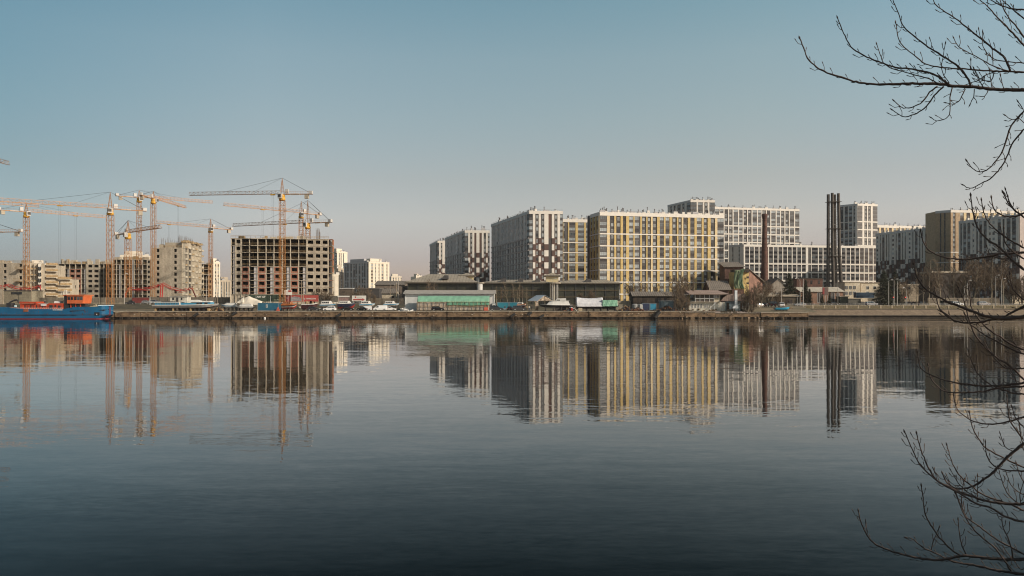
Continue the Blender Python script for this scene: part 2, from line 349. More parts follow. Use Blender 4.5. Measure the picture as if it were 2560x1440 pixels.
# right embankment: wet foot, pitched slope, coping, posts
slope_m = stained('embankment_stone', (0.22, 0.165, 0.11), (0.15, 0.11, 0.075), 0.5, 0.5)
root = thing('embankment_wall', (W(2300, 303), 303, 0), 'smooth sloping pale brown stone embankment with dark wet foot, right of the quay', 'embankment')
x0 = W(2021, 303)
mb = MB(); mb.box(x0, 900, 303.4, 306, -3, 0.72, wet_m); mb.build('footing', root)
mb = MB()
for (ya, za, yb, zb, mt) in ((303.0, 0.72, 303.6, 0.9, wet_m), (303.6, 0.9, 308.2, 3.02, slope_m)):
    mb.face([(x0, ya, za), (900, ya, za), (900, yb, zb), (x0, yb, zb)], mt)
mb.face([(x0, 303.0, 0.72), (x0, 303.6, 0.9), (x0, 308.2, 3.02), (x0, 308.6, 0)], slope_m)
mb.face([(x0, 303.0, 0.72), (900, 303.0, 0.72), (900, 303.4, 0.5), (x0, 303.4, 0.5)], wet_m)
mb.build('slope', root, fix=False)
mb = MB(); mb.box(x0, 900, 308.15, 308.9, 2.7, 3.3, M('dark_coping', (0.06, 0.05, 0.04), 0.9)); mb.build('coping', root)
mb = MB(); post_m = M('stone_post', (0.42, 0.34, 0.24), 0.9)
mb.rings([[(-a, -a, z), (a, -a, z), (a, a, z), (-a, a, z)] for a, z in ((0.27, 0), (0.25, 0.95), (0.3, 1.0), (0.3, 1.12), (0.1, 1.25))], post_m, closed=True)
p0 = mb.build('kerb_post'); tag(p0, 'x', 'post', 'squat stone posts along the embankment edge')
used = set()
k = 0
while 2032+28.2*k < 2600:
    px = 2032+28.2*k; place(p0, used, (W(px, 311.5), 311.5, 3.3), 0, 'squat pale stone post in the even row along the grassy embankment edge'); k += 1
# tyre-like rubber fenders on the quay
mb = MB(); mb.bar((-0.95, 0, 0), (0.95, 0, 0), 0.46, rubber, 14); f0 = mb.build('rubber_fender'); mb = MB()
mb.bar((0.94, 0, 0), (1.0, 0, 0), 0.3, M('rusty_core', (0.12, 0.09, 0.07), 0.9), 12); mb.build('core', f0)
mb = MB(); mb.bar((0.2, 0, 0.3), (0.15, 0.2, 1.3), 0.05, rubber); mb.build('chain', f0)
tag(f0, 'x', 'fender', 'rubber fenders hung on the quay wall'); used = set()
for px, py, lab in ((490, 787, 'black cylindrical rubber fender hung on the quay below the long blue white ship'), (586, 783.5, 'black rubber fender hung high on the quay below the boat by the white tent'),
                    (847, 788, 'black rubber fender on the quay below the red keeled boat'), (1282, 788, 'low black rubber fender touching the water below the dark estate car'),
                    (1324, 784, 'black rubber fender hung high near the quay top left of the tarpaulin tent'), (1354, 791, 'black rubber fender at the waterline below the dark cabin boat'),
                    (1643, 786, 'big ragged black rubber fender leaning on the quay below the dark scrap heap')):
    o = place(f0, used, (W(px, 287.9), 287.9, Z(py, 287.9)), 0, lab, 1.0 if px != 1643 else 1.5); o.rotation_euler = (0, R(-32 if px != 1643 else -50), R(12))
bpy.ops.object.select_all(action='DESELECT')
mb = MB(); rr = [[(math.cos(t*math.pi/6)*r, math.sin(t*math.pi/6)*r, z) for t in range(12)] for r, z in ((0.05, -0.35), (0.25, -0.25), (0.36, 0), (0.28, 0.24), (0.1, 0.36))]
mb.rings(rr, M('white_plastic', (0.8, 0.78, 0.74), 0.4, var=0), closed=True)
o = mb.build('mooring_buoy', smooth=True); o.location = (W(662, 287.2), 287.2, 0.1); tag(o, 'small round white mooring buoy floating at the foot of the quay', 'buoy')
# ================================================================ apartment blocks
GL = {'a': glA, 'b': glB, 'c': glC, 'd': glD}
def win_template(mb, A, d, n, w, h, kind, g):
    """kind 'w': two-leaf window, 'b': glazed loggia with a dark parapet panel below, 's': narrow, 'x': plain far pane"""
    gm = GL[g]
    if kind == 'x':
        mb.fbox(A, d, n, 0, w, 0.0, 0.05, 0, h, gm); return
    if kind == 'b':
        mb.fbox(A, d, n, 0, w, 0.0, 0.10, 0, h*0.40, mgrey)
        mb.fbox(A, d, n, 0.05, w-0.05, 0.0, 0.05, h*0.42, h, gm)
        k = max(2, int(round(w/0.9)))
        for i in range(k+1):
            u = w*i/k; mb.fbox(A, d, n, max(0, u-0.04), min(w, u+0.04), 0.052, 0.12, h*0.42, h, frame_d if g == 'c' else frame_g)
        mb.fbox(A, d, n, 0, w, 0.052, 0.13, h*0.96, h, frame_d if g == 'c' else frame_g); return
    mb.fbox(A, d, n, 0, w, 0.0, 0.05, 0, h, gm)
    for u0, u1, z0, z1 in ((0, 0.08, 0, h), (w-0.08, w, 0, h), (0.08, w-0.08, 0, 0.08), (0.08, w-0.08, h-0.08, h), (w*0.5-0.05, w*0.5+0.05, 0.08, h-0.08)):
        mb.fbox(A, d, n, u0, u1, 0.052, 0.10, z0, z1, frame_d if g == 'c' else frame_w)
WC = {}
class Bld:
    def __init__(s, name, label, cat, base, group=None):
        s.root = thing(name, base, label, cat, group); s.wins = []; s.rnd = random.Random(hash(label) % 1000 if False else len(label)*7+3)
    def win(s, A, d, n, u, w, z, h, kind, off, g=None):
        g = g or s.rnd.choice('aabbc'); p = (A[0]+d[0]*u+n[0]*off, A[1]+d[1]*u+n[1]*off, z)
        s.wins.append((p, d, n, round(w, 1), round(h, 1), kind, g))
    def finish(s, name='window'):
        def key(t):
            p = t[0]; vis = abs(t[2][1]*p[1]+t[2][0]*p[0])/p[1]
            return -(t[3]*t[4]*vis)/(p[1]*p[1]) + (1 if (t[0][2] < 12) else 0)
        ws = sorted(s.wins, key=key); rest = MB()
        for i, (p, d, n, w, h, kind, g) in enumerate(ws):
            if i < 99:
                kk = (w, h, kind, g)
                if kk not in WC:
                    m = MB(); win_template(m, (0, 0), (1, 0), (0, -1), w, h, kind, g); me = m.mesh(name)
                    b = bmesh.new(); b.from_mesh(me); bmesh.ops.recalc_face_normals(b, faces=b.faces); b.to_mesh(me); b.free(); WC[kk] = me
                o = bpy.data.objects.new(name, WC[kk]); COL.objects.link(o); o.parent = s.root
                o.location = Vector(p)-s.root.location; o.rotation_euler = (0, 0, math.atan2(d[1], d[0]))
            else:
                mm_ = MB(); win_template(mm_, (p[0], p[1]), d, n, w, h, kind, g)
                k = len(rest.v); rest.v += [(a, b, c+p[2]) for a, b, c in mm_.v]; rest.f += [tuple(i+k for i in f) for f in mm_.f]; rest.m += [rest.mi(mm_.mats[q]) for q in mm_.m]
        if rest.v:
            o = rest.build(name, s.root); o['kind'] = 'stuff'
def thin(cols, f=0.72):
    """narrower piers, wider glazing"""
    return [(w*f if k == 'p' else w*1.12, k) for w, k in cols]
def frame(A, B):
    L = math.hypot(B[0]-A[0], B[1]-A[1]); d = ((B[0]-A[0])/L, (B[1]-A[1])/L); return L, d, (d[1], -d[0])
def P(px, Y): return (W(px, Y), Y)
def facade(b, A, B, ztop, fh, nf, cols, panel, bands=(), bandm=None, name='cladding', parapet=1.5, pm=None, wh=0.5, glass=None, bh=0.3):
    """cols: (width, kind) with kinds p pier, w window, b loggia, d blank, s slit window. panel(ci, t, kind) gives the panel material; t counts floors from the top"""
    L, d, n = frame(A, B); tot = sum(c[0] for c in cols); mb = MB(); u = 0.0; zt = ztop-parapet
    for ci, (cw, k) in enumerate(cols):
        w = cw/tot*L; dep = {'p': 0.34, 'w': 0.08, 'b': 0.10, 'd': 0.12, 's': 0.08, 'x': 0.06}[k]
        for t in range(nf):
            z1 = zt-t*fh; z0 = z1-fh; mt = panel(ci, t, k)
            mb.fbox(A, d, n, u, u+w, 0.0, dep, z0, z1, mt)
            g = glass(ci, t) if glass else None
            if k == 'w': ww = min(w*0.52, 1.8); b.win(A, d, n, u+(w-ww)*(0.35 if ci % 2 else 0.6), ww, z0+fh*0.27, fh*wh, 'w', dep+0.004, g)
            elif k == 's': ww = min(w*0.5, 1.0); b.win(A, d, n, u+(w-ww)/2, ww, z0+fh*0.2, fh*0.62, 'x', dep+0.004, g)
            elif k == 'b': b.win(A, d, n, u+0.05, w-0.1, z0+fh*0.04, fh*0.92, 'b', dep+0.004, g or b.rnd.choice('ddabc'))
            elif k == 'x': b.win(A, d, n, u+w*0.12, w*0.76, z0+fh*0.2, fh*0.6, 'x', dep+0.004, g)
        u += w
    mb.fbox(A, d, n, -0.02, L+0.02, 0.0, 0.42, zt, ztop, pm or white)
    for t in bands: z = zt-t*fh; mb.fbox(A, d, n, -0.01, L+0.01, 0.0, 0.40, z-bh, z+bh, bandm or white)
    mb.build(name, b.root)
def core(b, poly, ztop, mat, name='wall'):
    mb = MB(); mb.prism(poly, G0-0.5, ztop-0.25, mat, roofgrey); mb.build(name, b.root)
def roof_stuff(b, A, B, depth, z, count, seed, pale=True):
    """vent blocks, stub pipes and small huts spread over the roof, each a part"""
    L, d, n = frame(A, B); rnd = random.Random(seed)
    for i in range(count):
        u = L*(i+rnd.uniform(0.2, 0.8))/count; v = -rnd.uniform(1.0, min(5.0, depth*0.4)); mb = MB()
        w = rnd.uniform(1.0, 3.2); h = rnd.uniform(0.7, 1.5)
        mb.fbox(A, d, n, u, u+w, v-1.2, v, z-0.3, z+h, white if pale and rnd.random() < 0.6 else lgrey)
        for k in range(rnd.randint(1, 3)):
            c = (A[0]+d[0]*(u+w*(k+0.5)/3)+n[0]*(v-0.6), A[1]+d[1]*(u+w*(k+0.5)/3)+n[1]*(v-0.6)); hh = h+rnd.uniform(0.5, 1.6)
            mb.bar((c[0], c[1], z+h-0.05), (c[0], c[1], z+hh), 0.17, vent_m, 6); mb.bar((c[0], c[1], z+hh), (c[0], c[1], z+hh+0.28), 0.36, vent_m, 6, r2=0.2)
        mb.build('roof_vent', b.root)
    mb = MB(); k = int(L/2.5)
    mb.fbox(A, d, n, 0, L, 0.2, 0.26, z+0.55, z+0.62, vent_m)
    for i in range(k+1): mb.fbox(A, d, n, L*i/k-0.03, L*i/k+0.03, 0.2, 0.26, z-0.02, z+0.55, vent_m)
    mb.build('roof_railing', b.root)
def ext(P_, Q, back):
    """four corner footprint behind the wall P-Q"""
    L, d, n = frame(P_, Q); return [P_, Q, (Q[0]-n[0]*back, Q[1]-n[1]*back), (P_[0]-n[0]*back, P_[1]-n[1]*back)]
# ---- three brown and white blocks
def brownwhite(label, pl, pc, pr, ztop, nf, fcols, scols, topn, seed, vents, chk):
    A, Bc, C_ = P(*pl), P(*pc), P(*pr); b = Bld('apartment_building', label, 'apartment block', (Bc[0], Bc[1], G0), 'brown and white apartment blocks')
    D = (C_[0]+A[0]-Bc[0], C_[1]+A[1]-Bc[1]); core(b, [A, Bc, C_, D], ztop, brown)
    def pf(ci, t, k):
        if t < topn: return {'p': white, 'd': brown, 'w': mgrey, 'b': mgrey}[k]
        if k == 'p' and ci in chk[(t+seed) % 2]: return white
        return {'p': brown, 'd': dgrey, 'w': brown, 'b': brown}[k]
    facade(b, Bc, C_, ztop, 3.0, nf, fcols, pf)
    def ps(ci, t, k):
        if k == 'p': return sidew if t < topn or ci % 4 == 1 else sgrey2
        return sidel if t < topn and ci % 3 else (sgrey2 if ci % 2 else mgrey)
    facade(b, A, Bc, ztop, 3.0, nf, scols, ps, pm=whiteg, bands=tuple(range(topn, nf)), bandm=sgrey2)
    roof_stuff(b, Bc, C_, 15, ztop, max(2, vents//3), seed); roof_stuff(b, A, Bc, 15, ztop, vents, seed+1); b.finish(); return b
sgrey2 = M('side_brown_grey_panel', (0.40, 0.34, 0.315), 0.7, var=0.1)  # warmed and lifted on the shaded sides, ambient light put into the colour
sidew = M('lifted_side_white', (0.72, 0.65, 0.61), 0.7, var=0.05); sidel = M('lifted_side_panel', (0.52, 0.46, 0.44), 0.7, var=0.06)  # side copies of the cladding, lighter and warmer in place of ambient light
side = []
for i in range(9): side += [(2.2, 'w'), (0.9, 'p'), (2.4, 's'), (1.0, 'p'), (3.0, 'w'), (0.7, 'p')]
side += [(4.5, 'b')]
brownwhite('largest and nearest brown and white checked block, next to the narrow yellow one', (1229, 464.6), (1323, 395), (1407, 396.5), 51.1, 15,
    [(40, 'b'), (27, 'p'), (38, 'w'), (25, 'p'), (38, 'w'), (47, 'p'), (37, 'd'), (28, 'p'), (36, 'w'), (29, 'p'), (32, 'b')], side, 4, 1, 10, ({3, 7}, {1, 5, 9}))
brownwhite('middle one of three brown and white blocks, two dark strips on its white top', (1113, 541), (1162, 482), (1224, 483), 49.2, 15,
    [(38, 'b'), (22, 'p'), (25, 'w'), (23, 'p'), (24, 'd'), (35, 'p'), (26, 'd'), (22, 'p'), (25, 'w'), (22, 'p'), (21, 'b')], side[:31]+[(4.5, 'b')], 4, 2, 8, ({3, 7}, {1, 5, 9}))
brownwhite('smallest and leftmost brown and white apartment block, partly hidden by the next one', (1075, 598), (1094, 562), (1128, 563), 49.0, 15,
    [(16, 'b'), (18, 'p'), (16, 'w'), (40, 'p'), (20, 'w'), (15, 'p'), (20, 'b')], side[:19]+[(4.5, 'b')], 4, 2, 4, ({3}, {1, 5}))
# ---- yellow blocks
def yel(ci, t, k):
    if k == 'p': return ypale if (ci*7+3) % 5 < 1 else yellow
    return dgrey if k == 'w' else mgrey
b = Bld('apartment_building', 'long yellow, dark grey and white apartment block with white bands every two floors', 'apartment block', (*P(1499, 398), G0), 'yellow apartment blocks')
A, Bc, C_ = P(1476, 411), P(1499, 398), P(1809, 412); core(b, [A, Bc, C_, (C_[0]-4, C_[1]+15), (A[0]-1, A[1]+6)], 50.9, dgrey)
Ocols = [(72,'b'),(30,'p'),(45,'w'),(21,'p'),(44,'w'),(26,'p'),(32,'w'),(32,'p'),(44,'b'),(14,'p'),(45,'b'),(12,'d'),(18,'p'),(45,'w'),(13,'p'),(35,'w'),(20,'p'),(45,'w'),(29,'p'),(43,'b'),(18,'p'),(42,'b'),(30,'p'),(48,'w'),(17,'p'),(35,'w'),(18,'p'),(47,'w'),(28,'p'),(44,'b'),(26,'p'),(52,'b'),(23,'p'),(42,'w'),(35,'p'),(45,'w'),(27,'p'),(70,'b')]
facade(b, Bc, C_, 50.9, 3.02, 15, thin(Ocols, 1.04), lambda ci, t, k: yel(ci, t, k), bands=(3, 5, 7, 9, 11, 13), parapet=1.8)
facade(b, A, Bc, 50.9, 3.02, 15, [(1, 'p'), (1.4, 'w'), (1.6, 'p'), (1.4, 'w'), (1.6, 'p'), (1.4, 'w'), (1.4, 'p')], yel, bands=(3, 5, 7, 9, 11, 13), parapet=1.8)
roof_stuff(b, Bc, C_, 15, 50.9, 24, 5); b.finish()
b = Bld('apartment_building', 'narrow yellow and dark block squeezed between the brown block and the long yellow one', 'apartment block', (*P(1443, 450), G0), 'yellow apartment blocks')
A, C_ = P(1404, 449), P(1484, 452); core(b, ext(A, C_, 15), 52.6, dgrey)
facade(b, A, C_, 52.6, 2.86, 16, [(14,'p'),(16,'w'),(24,'d'),(12,'p'),(55,'b'),(22,'p'),(55,'b'),(15,'p'),(52,'b'),(18,'p')], yel, bands=(4, 6, 8, 10, 12, 14), parapet=1.7)
roof_stuff(b, A, C_, 15, 52.6, 7, 8); b.finish()
# ---- white grid blocks behind
def wg(ci, t, k): return white if k == 'p' else (dgrey if k in 'wd' else mgrey)
def grid(label, pl, pc, pr, ztop, fh, nf, fc, sc, bands, seed, vents, back=15, pm=None, sp=None, fp=None, grp='white grid apartment blocks', cat='apartment block', bm=None, gl=None):
    Bc, C_ = P(*pc), P(*pr); b = Bld('apartment_building', label, cat, (Bc[0], Bc[1], G0), grp)
    if pl:
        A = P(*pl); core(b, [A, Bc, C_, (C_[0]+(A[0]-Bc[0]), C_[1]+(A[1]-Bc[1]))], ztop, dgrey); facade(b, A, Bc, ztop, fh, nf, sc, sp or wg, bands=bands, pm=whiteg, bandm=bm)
    else: core(b, ext(Bc, C_, back), ztop, dgrey)
    facade(b, Bc, C_, ztop, fh, nf, thin(fc), fp or wg, bands=bands, pm=pm, bandm=bm, glass=gl, bh=0.45)
    roof_stuff(b, Bc, C_, 15, ztop, vents, seed); b.finish(); return b
rep = lambda s, n_: [x for _ in range(n_) for x in s]
grid('tall white tower with wide grey windows rising behind the long yellow block', (1670, 569), (1726, 540), (1787, 542), 75.0, 3.0, 23,
     [(15,'b'),(5,'p'),(12,'b'),(6,'p'),(8,'w'),(7,'p'),(14,'b')], [(6,'p'),(5,'w'),(4,'p'),(5,'w'),(4,'p'),(8,'w'),(4,'p'),(5,'w'),(5,'p'),(8,'b')], (3, 6, 9), 11, 6)
grid('wide white gridded tower block behind the brick chimney, dark and pale window strips alternating', None, (1783, 590), (1998, 605), 76.2, 3.05, 23,
     [(3,'p')]+rep([(9,'b'),(3,'p'),(7,'b'),(3,'p'),(7,'w'),(3,'p'),(7,'w'),(3,'p')], 4)+[(9,'b'),(3,'p'),(9,'b')], None, (4, 6, 8, 10, 12), 12, 12)
rb = grid('long lower white gridded block with large dark panes stretching behind the chimneys', (1822, 568), (1859, 560), (2206, 580), 46.3, 3.0, 13,
     [(4,'p')]+rep([(8,'b'),(2.6,'p')], 13)+[(5,'p'),(6,'d'),(2,'p'),(8,'b'),(5,'b'),(3,'p')]+rep([(8,'b'),(2.6,'p')], 13)+[(10,'b')], [(10,'p'),(3,'w'),(14,'p'),(3,'w'),(10,'p')], (4, 6, 8, 10, 12), 13, 9, gl=lambda c, t: 'ccccb'[(c*3+t*7) % 5])
grid('white tower with grey loggias standing right of the steel flue stack', (2100, 610), (2143, 600), (2193, 605), 79.9, 3.0, 24,
     [(11,'b'),(7,'p'),(6,'w'),(4,'p'),(6,'w'),(7,'p'),(11,'b')], [(11,'w'),(4,'p'),(10,'b'),(3,'p'),(10,'b'),(4,'p'),(5,'w'),(6,'p')], (4, 6, 8, 10), 14, 5, gl=lambda c, t: ('a' if t < 4 else 'c') if c % 2 else 'b')
def vb(topn):
    def f(ci, t, k):
        if t < topn: return {'p': white, 'w': white, 'd': dgrey, 's': dgrey, 'b': mgrey}[k]
        if k in 'ps' and (ci*3+t+ci//3) % 3 == 0: return white
        return dgrey if k in 'wds' else brown
    return f
def gdark(ci, t): return 'cbcacbd'[(ci*5+t*3) % 7]
A, C_ = P(2190, 549), P(2338, 500); b = Bld('apartment_building', 'dark based block with pale striped top running behind the spruces and bare birches', 'apartment block', (*C_, G0), 'dark and white apartment blocks')
core(b, ext(A, C_, 14), 53.0, brown)
facade(b, A, C_, 53.0, 2.95, 16, rep([(6,'w'),(3,'p'),(2.2,'s'),(3,'p'),(5,'b'),(3,'p'),(2.2,'s'),(3,'p'),(2.2,'s'),(4,'p')], 3)+[(9,'b'),(4,'p'),(5,'b')], vb(6), glass=gdark, pm=whiteg)
roof_stuff(b, A, C_, 14, 53.0, 10, 21); b.finish()
A, C_ = P(2398, 452), P(2548, 415); b = Bld('apartment_building', 'dark based pale topped block at the right edge, in front of the tan tower', 'apartment block', (*C_, G0), 'dark and white apartment blocks')
core(b, [A, C_, P(2640, 424), P(2500, 466)], 51.7, brown)
facade(b, A, C_, 51.7, 2.95, 15, rep([(2.5,'p'),(3,'s'),(2,'p'),(5,'b'),(2,'p'),(5,'b'),(3,'p'),(4,'w')], 2)+[(6,'w'),(4,'p'),(5,'b'),(2.5,'p'),(3,'s'),(3,'p'),(6,'b'),(2,'p'),(6,'b'),(4,'p')], vb(6), pm=whiteg, glass=gdark)
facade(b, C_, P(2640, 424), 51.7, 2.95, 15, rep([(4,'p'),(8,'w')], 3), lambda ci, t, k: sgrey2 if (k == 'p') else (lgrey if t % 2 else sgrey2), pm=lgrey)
roof_stuff(b, A, C_, 14, 51.7, 9, 22); b.finish()
b = Bld('apartment_building', 'tan brick tower with two dark window strips and a sunlit narrow corner, behind the birches', 'apartment block', (*P(2376, 480), G0), 'tan apartment blocks')
A, Bc, C_ = P(2339, 486), P(2376, 480), P(2610, 489); core(b, [A, Bc, C_, (C_[0]-4, C_[1]+16), (A[0], A[1]+12)], 61.3, tan)
facade(b, A, Bc, 61.3, 3.0, 18, [(10,'p'),(4,'x'),(6,'p'),(4,'x'),(11,'p')], lambda ci, t, k: tan if k == 'p' else dgrey, bands=(8, 10, 12, 14), pm=whiteg, glass=lambda c, t: 'c')
facade(b, Bc, C_, 61.3, 3.0, 18, [(4,'p'),(5,'w'),(9,'p'),(7,'b'),(5,'p'),(7,'b'),(6,'p')]+rep([(5,'w'),(6,'p'),(7,'b'),(4,'p'),(7,'b'),(6,'p')], 4), lambda ci, t, k: (tan if ci < 3 else ypale) if k == 'p' else (dgrey if k == 'w' else mgrey), bands=(8, 10, 12, 14))
roof_stuff(b, Bc, C_, 14, 61.3, 12, 23); b.finish()
b = Bld('apartment_building', 'distant pale yellow block just showing its top floors behind the dark striped block', 'apartment block', (*P(2260, 640), G0), 'tan apartment blocks')
A, C_ = P(2190, 640), P(2345, 655); core(b, ext(A, C_, 15), 67.6, dgrey)
facade(b, A, C_, 67.6, 3.0, 12, rep([(7,'b'),(4,'p'),(7,'b'),(4,'p'),(4,'w'),(4,'p')], 5), lambda ci, t, k: ypale if k == 'p' else mgrey, parapet=2.0)
roof_stuff(b, A, C_, 15, 67.6, 10, 24); b.finish()
# ---- far hazy blocks left of centre
def far(label, pl, pc, pr, ztop, cols1, cols2, m1, m2, seed, nf=14, fh=3.0):
    Bc, C_ = P(*pc), P(*pr); b = Bld('apartment_building', label, 'apartment block', (Bc[0], Bc[1], G0), 'distant hazy apartment blocks')
    fr = lambda ci, t, k: m1 if k == 'p' else m2
    if pl:
        A = P(*pl); core(b, [A, Bc, C_, (C_[0]+A[0]-Bc[0], C_[1]+A[1]-Bc[1])], ztop, m1); facade(b, A, Bc, ztop, fh, nf, cols1, fr, pm=m1)
    else: core(b, ext(Bc, C_, 16), ztop, m1)
    facade(b, Bc, C_, ztop, fh, nf, cols2, fr, pm=m1)
    L, d, n = frame(Bc, C_)
    mb = MB(); mb.fbox(Bc, d, n, L*0.15, L*0.7, -9, -3, ztop-0.3, ztop+3.2, m1); mb.build('roof_hut', b.root); roof_stuff(b, Bc, C_, 15, ztop, 3, seed); b.finish()
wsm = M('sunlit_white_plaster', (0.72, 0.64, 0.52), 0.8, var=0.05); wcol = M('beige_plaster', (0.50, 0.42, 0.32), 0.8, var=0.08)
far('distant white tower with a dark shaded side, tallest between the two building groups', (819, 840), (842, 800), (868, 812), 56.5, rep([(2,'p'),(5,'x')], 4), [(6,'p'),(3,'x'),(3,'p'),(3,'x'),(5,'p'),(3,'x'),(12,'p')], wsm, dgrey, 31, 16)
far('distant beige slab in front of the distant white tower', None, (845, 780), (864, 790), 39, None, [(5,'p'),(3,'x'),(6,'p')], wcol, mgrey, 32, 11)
far('distant wide shaded grey block joined to the bright cream tower on its right', None, (860, 770), (923, 745), 43.5, None, rep([(3,'p'),(4,'x'),(1,'p'),(4,'x'),(4,'p'),(4,'x')], 3), lgrey, dgrey, 33, 12)  # grey tone carries the shade of this building's left face
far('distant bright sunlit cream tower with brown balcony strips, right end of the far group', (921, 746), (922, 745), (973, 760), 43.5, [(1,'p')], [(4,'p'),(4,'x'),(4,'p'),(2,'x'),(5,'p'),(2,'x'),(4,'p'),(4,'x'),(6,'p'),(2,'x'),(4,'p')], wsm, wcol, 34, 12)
far('white windowless low block right beside the open concrete frame building', None, (822, 520), (846, 523), 24.0, None, [(9,'p'),(1,'x'),(3,'p'),(1,'x'),(8,'p')], wsm, dgrey, 35, 6)
far('slim distant white tower with balcony strip seen left of the big concrete frame', None, (533, 690), (550, 694), 40.5, None, [(4,'p'),(3,'x'),(3,'p'),(3,'x'),(3,'p')], wsm, wcol, 36, 11)
far('distant low cream block between the slim tower and the big concrete frame', None, (549, 760), (580, 765), 26.5, None, rep([(3,'p'),(2,'x')], 5), wcol, mgrey, 37, 6)
far('distant white block with roof huts behind the left crane mast', None, (70, 690), (118, 695), 39.0, None, rep([(5,'p'),(2,'x')], 5), wsm, mgrey, 38, 6)
far('distant white block peeping over the dark frame building between the crane masts', None, (300, 620), (372, 625), 42.5, None, rep([(5,'p'),(2,'x')], 6), wsm, mgrey, 39, 6)
far('very distant cream house group on the skyline left of the grey hip roof', None, (978, 1050), (1004, 1055), 39.5, None, rep([(3,'p'),(2,'x')], 4), wsm, wcol, 40, 5)
far('very distant low cream house on the skyline beside the grey hip roof', None, (1040, 1000), (1054, 1004), 38.0, None, rep([(3,'p'),(2,'x')], 3), wsm, wcol, 41, 5)
# ================================================================ concrete frame buildings under construction
def railing(mb, A, d, n, L, w, z, h=1.1, mat=None, step=2.0):
    mat = mat or timber
    for zz in (z+h*0.5, z+h): mb.fbox(A, d, n, 0, L, w-0.04, w+0.04, zz-0.05, zz+0.05, mat)
    k = max(1, int(L/step))
    for i in range(k+1): mb.fbox(A, d, n, L*i/k-0.04, L*i/k+0.04, w-0.04, w+0.04, z, z+h, mat)
def site_building(label, pa, pb, depth, ztop, nf, fh, bays, slab=0.0, seed=1, zb=None, rail=True, props=True):
    """bays: (width, kinds) ; kinds is a string, one letter per floor from the top:
    o open frame, w concrete panel with window, r brick panel with window, l grey half wall beside an opening, n blank panel with small window, s blank panel, y open balcony with boarded rail"""
    A, B = P(*pa), P(*pb); L, d, n = frame(A, B); rnd = random.Random(seed)
    root = thing('unfinished_building', (A[0], A[1], G0), label, 'building site', 'unfinished concrete buildings')
    tot = sum(b_[0] for b_ in bays); zb = ztop-nf*fh if zb is None else zb
    if any('o' in b_[1] or 'l' in b_[1] or 'w' in b_[1] or 'r' in b_[1] for b_ in bays):
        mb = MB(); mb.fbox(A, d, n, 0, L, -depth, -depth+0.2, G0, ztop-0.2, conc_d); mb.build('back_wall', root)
    for t in range(nf+1):
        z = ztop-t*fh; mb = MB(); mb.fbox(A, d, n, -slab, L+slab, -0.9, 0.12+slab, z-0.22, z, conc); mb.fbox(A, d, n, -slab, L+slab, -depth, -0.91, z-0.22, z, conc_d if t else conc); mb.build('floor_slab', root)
    mb = MB(); mb.fbox(A, d, n, 0, L, -depth, -0.3, G0-0.3, zb-0.23, conc); mb.build('ground_floor', root)
    u = 0.0; props_mb = MB()
    for bi, (bw, kinds) in enumerate(bays+[(0, '')]):
        w = bw/tot*L
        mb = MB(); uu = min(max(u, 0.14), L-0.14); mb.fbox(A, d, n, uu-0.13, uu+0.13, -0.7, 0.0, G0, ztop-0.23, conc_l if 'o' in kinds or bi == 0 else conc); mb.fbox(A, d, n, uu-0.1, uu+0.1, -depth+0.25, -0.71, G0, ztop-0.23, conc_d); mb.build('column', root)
        if not kinds: break
        for t in range(nf):
            k = kinds[min(t, len(kinds)-1)]; z1 = ztop-t*fh-0.23; z0 = z1-fh+0.24; a, e = u+0.15, u+w-0.15; mb = MB()
            if k in 'wr':
                mt = conc if k == 'w' else brick; m_ = (e-a)*0.14; zs, zl = z0+(z1-z0)*0.27, z0+(z1-z0)*0.84; off = 0.0
                for q in ((a, a+m_, z0, z1), (e-m_, e, z0, z1), (a+m_, e-m_, z0, zs), (a+m_, e-m_, zl, z1)): mb.fbox(A, d, n, q[0], q[1], -0.25, 0.02, q[2], q[3], mt)
                mb.build('wall_panel', root)
                if props: props_mb.fbox(A, d, n, a+m_, e-m_, -0.9, -0.82, zs+0.1, zs+0.2, timber)
            elif k in 'ns':
                if k == 's': mb.fbox(A, d, n, a-0.14, e+0.14, -0.25, 0.16, z0, z1, conc)
                else:
                    c = (a+e)/2; hw = 0.7; zs, zl = z0+(z1-z0)*0.25, z0+(z1-z0)*0.85
                    for q in ((a-0.14, c-hw, z0, z1), (c+hw, e+0.14, z0, z1), (c-hw, c+hw, z0, zs), (c-hw, c+hw, zl, z1)): mb.fbox(A, d, n, q[0], q[1], -0.25, 0.16, q[2], q[3], conc)
                mb.build('wall_panel', root)
            elif k == 'l':
                mb.fbox(A, d, n, a+(e-a)*0.55, e, -0.5, -0.3, z0, z1, lgrey); mb.build('wall_panel', root)
                props_mb.fbox(A, d, n, a, e, -0.1, 0.0, z0+0.9, z0+1.0, timber)
            elif k == 'y':
                mb.fbox(A, d, n, a, e, -1.6, -1.4, z0, z1, conc); mb.fbox(A, d, n, a, e, 0.0, 0.06, z0+0.1, z0+0.9, timber); mb.build('balcony_wall', root)
            elif k == 'o':
                mb2 = props_mb
                for zz in (0.55, 1.0): mb2.fbox(A, d, n, a, e, -0.12, -0.06, z0+zz-0.04, z0+zz+0.04, timber)
                for q in range(rnd.randint(0, 4)):
                    x = rnd.uniform(a, e-1.0); y = -rnd.uniform(1.5, 7); mb2.fbox(A, d, n, x, x+rnd.uniform(0.4, 1.6), y-0.4, y, z0+0.02, z0+rnd.uniform(0.3, 1.3), timber)
                for q in range(rnd.randint(1, 5)):
                    x = rnd.uniform(a, e); y = -rnd.uniform(0.6, 6); mb2.fbox(A, d, n, x, x+0.08, y-0.08, y, z0, z1, timber)
        u += w
    if props_mb.v: props_mb.build('shoring', root)['kind'] = 'stuff'
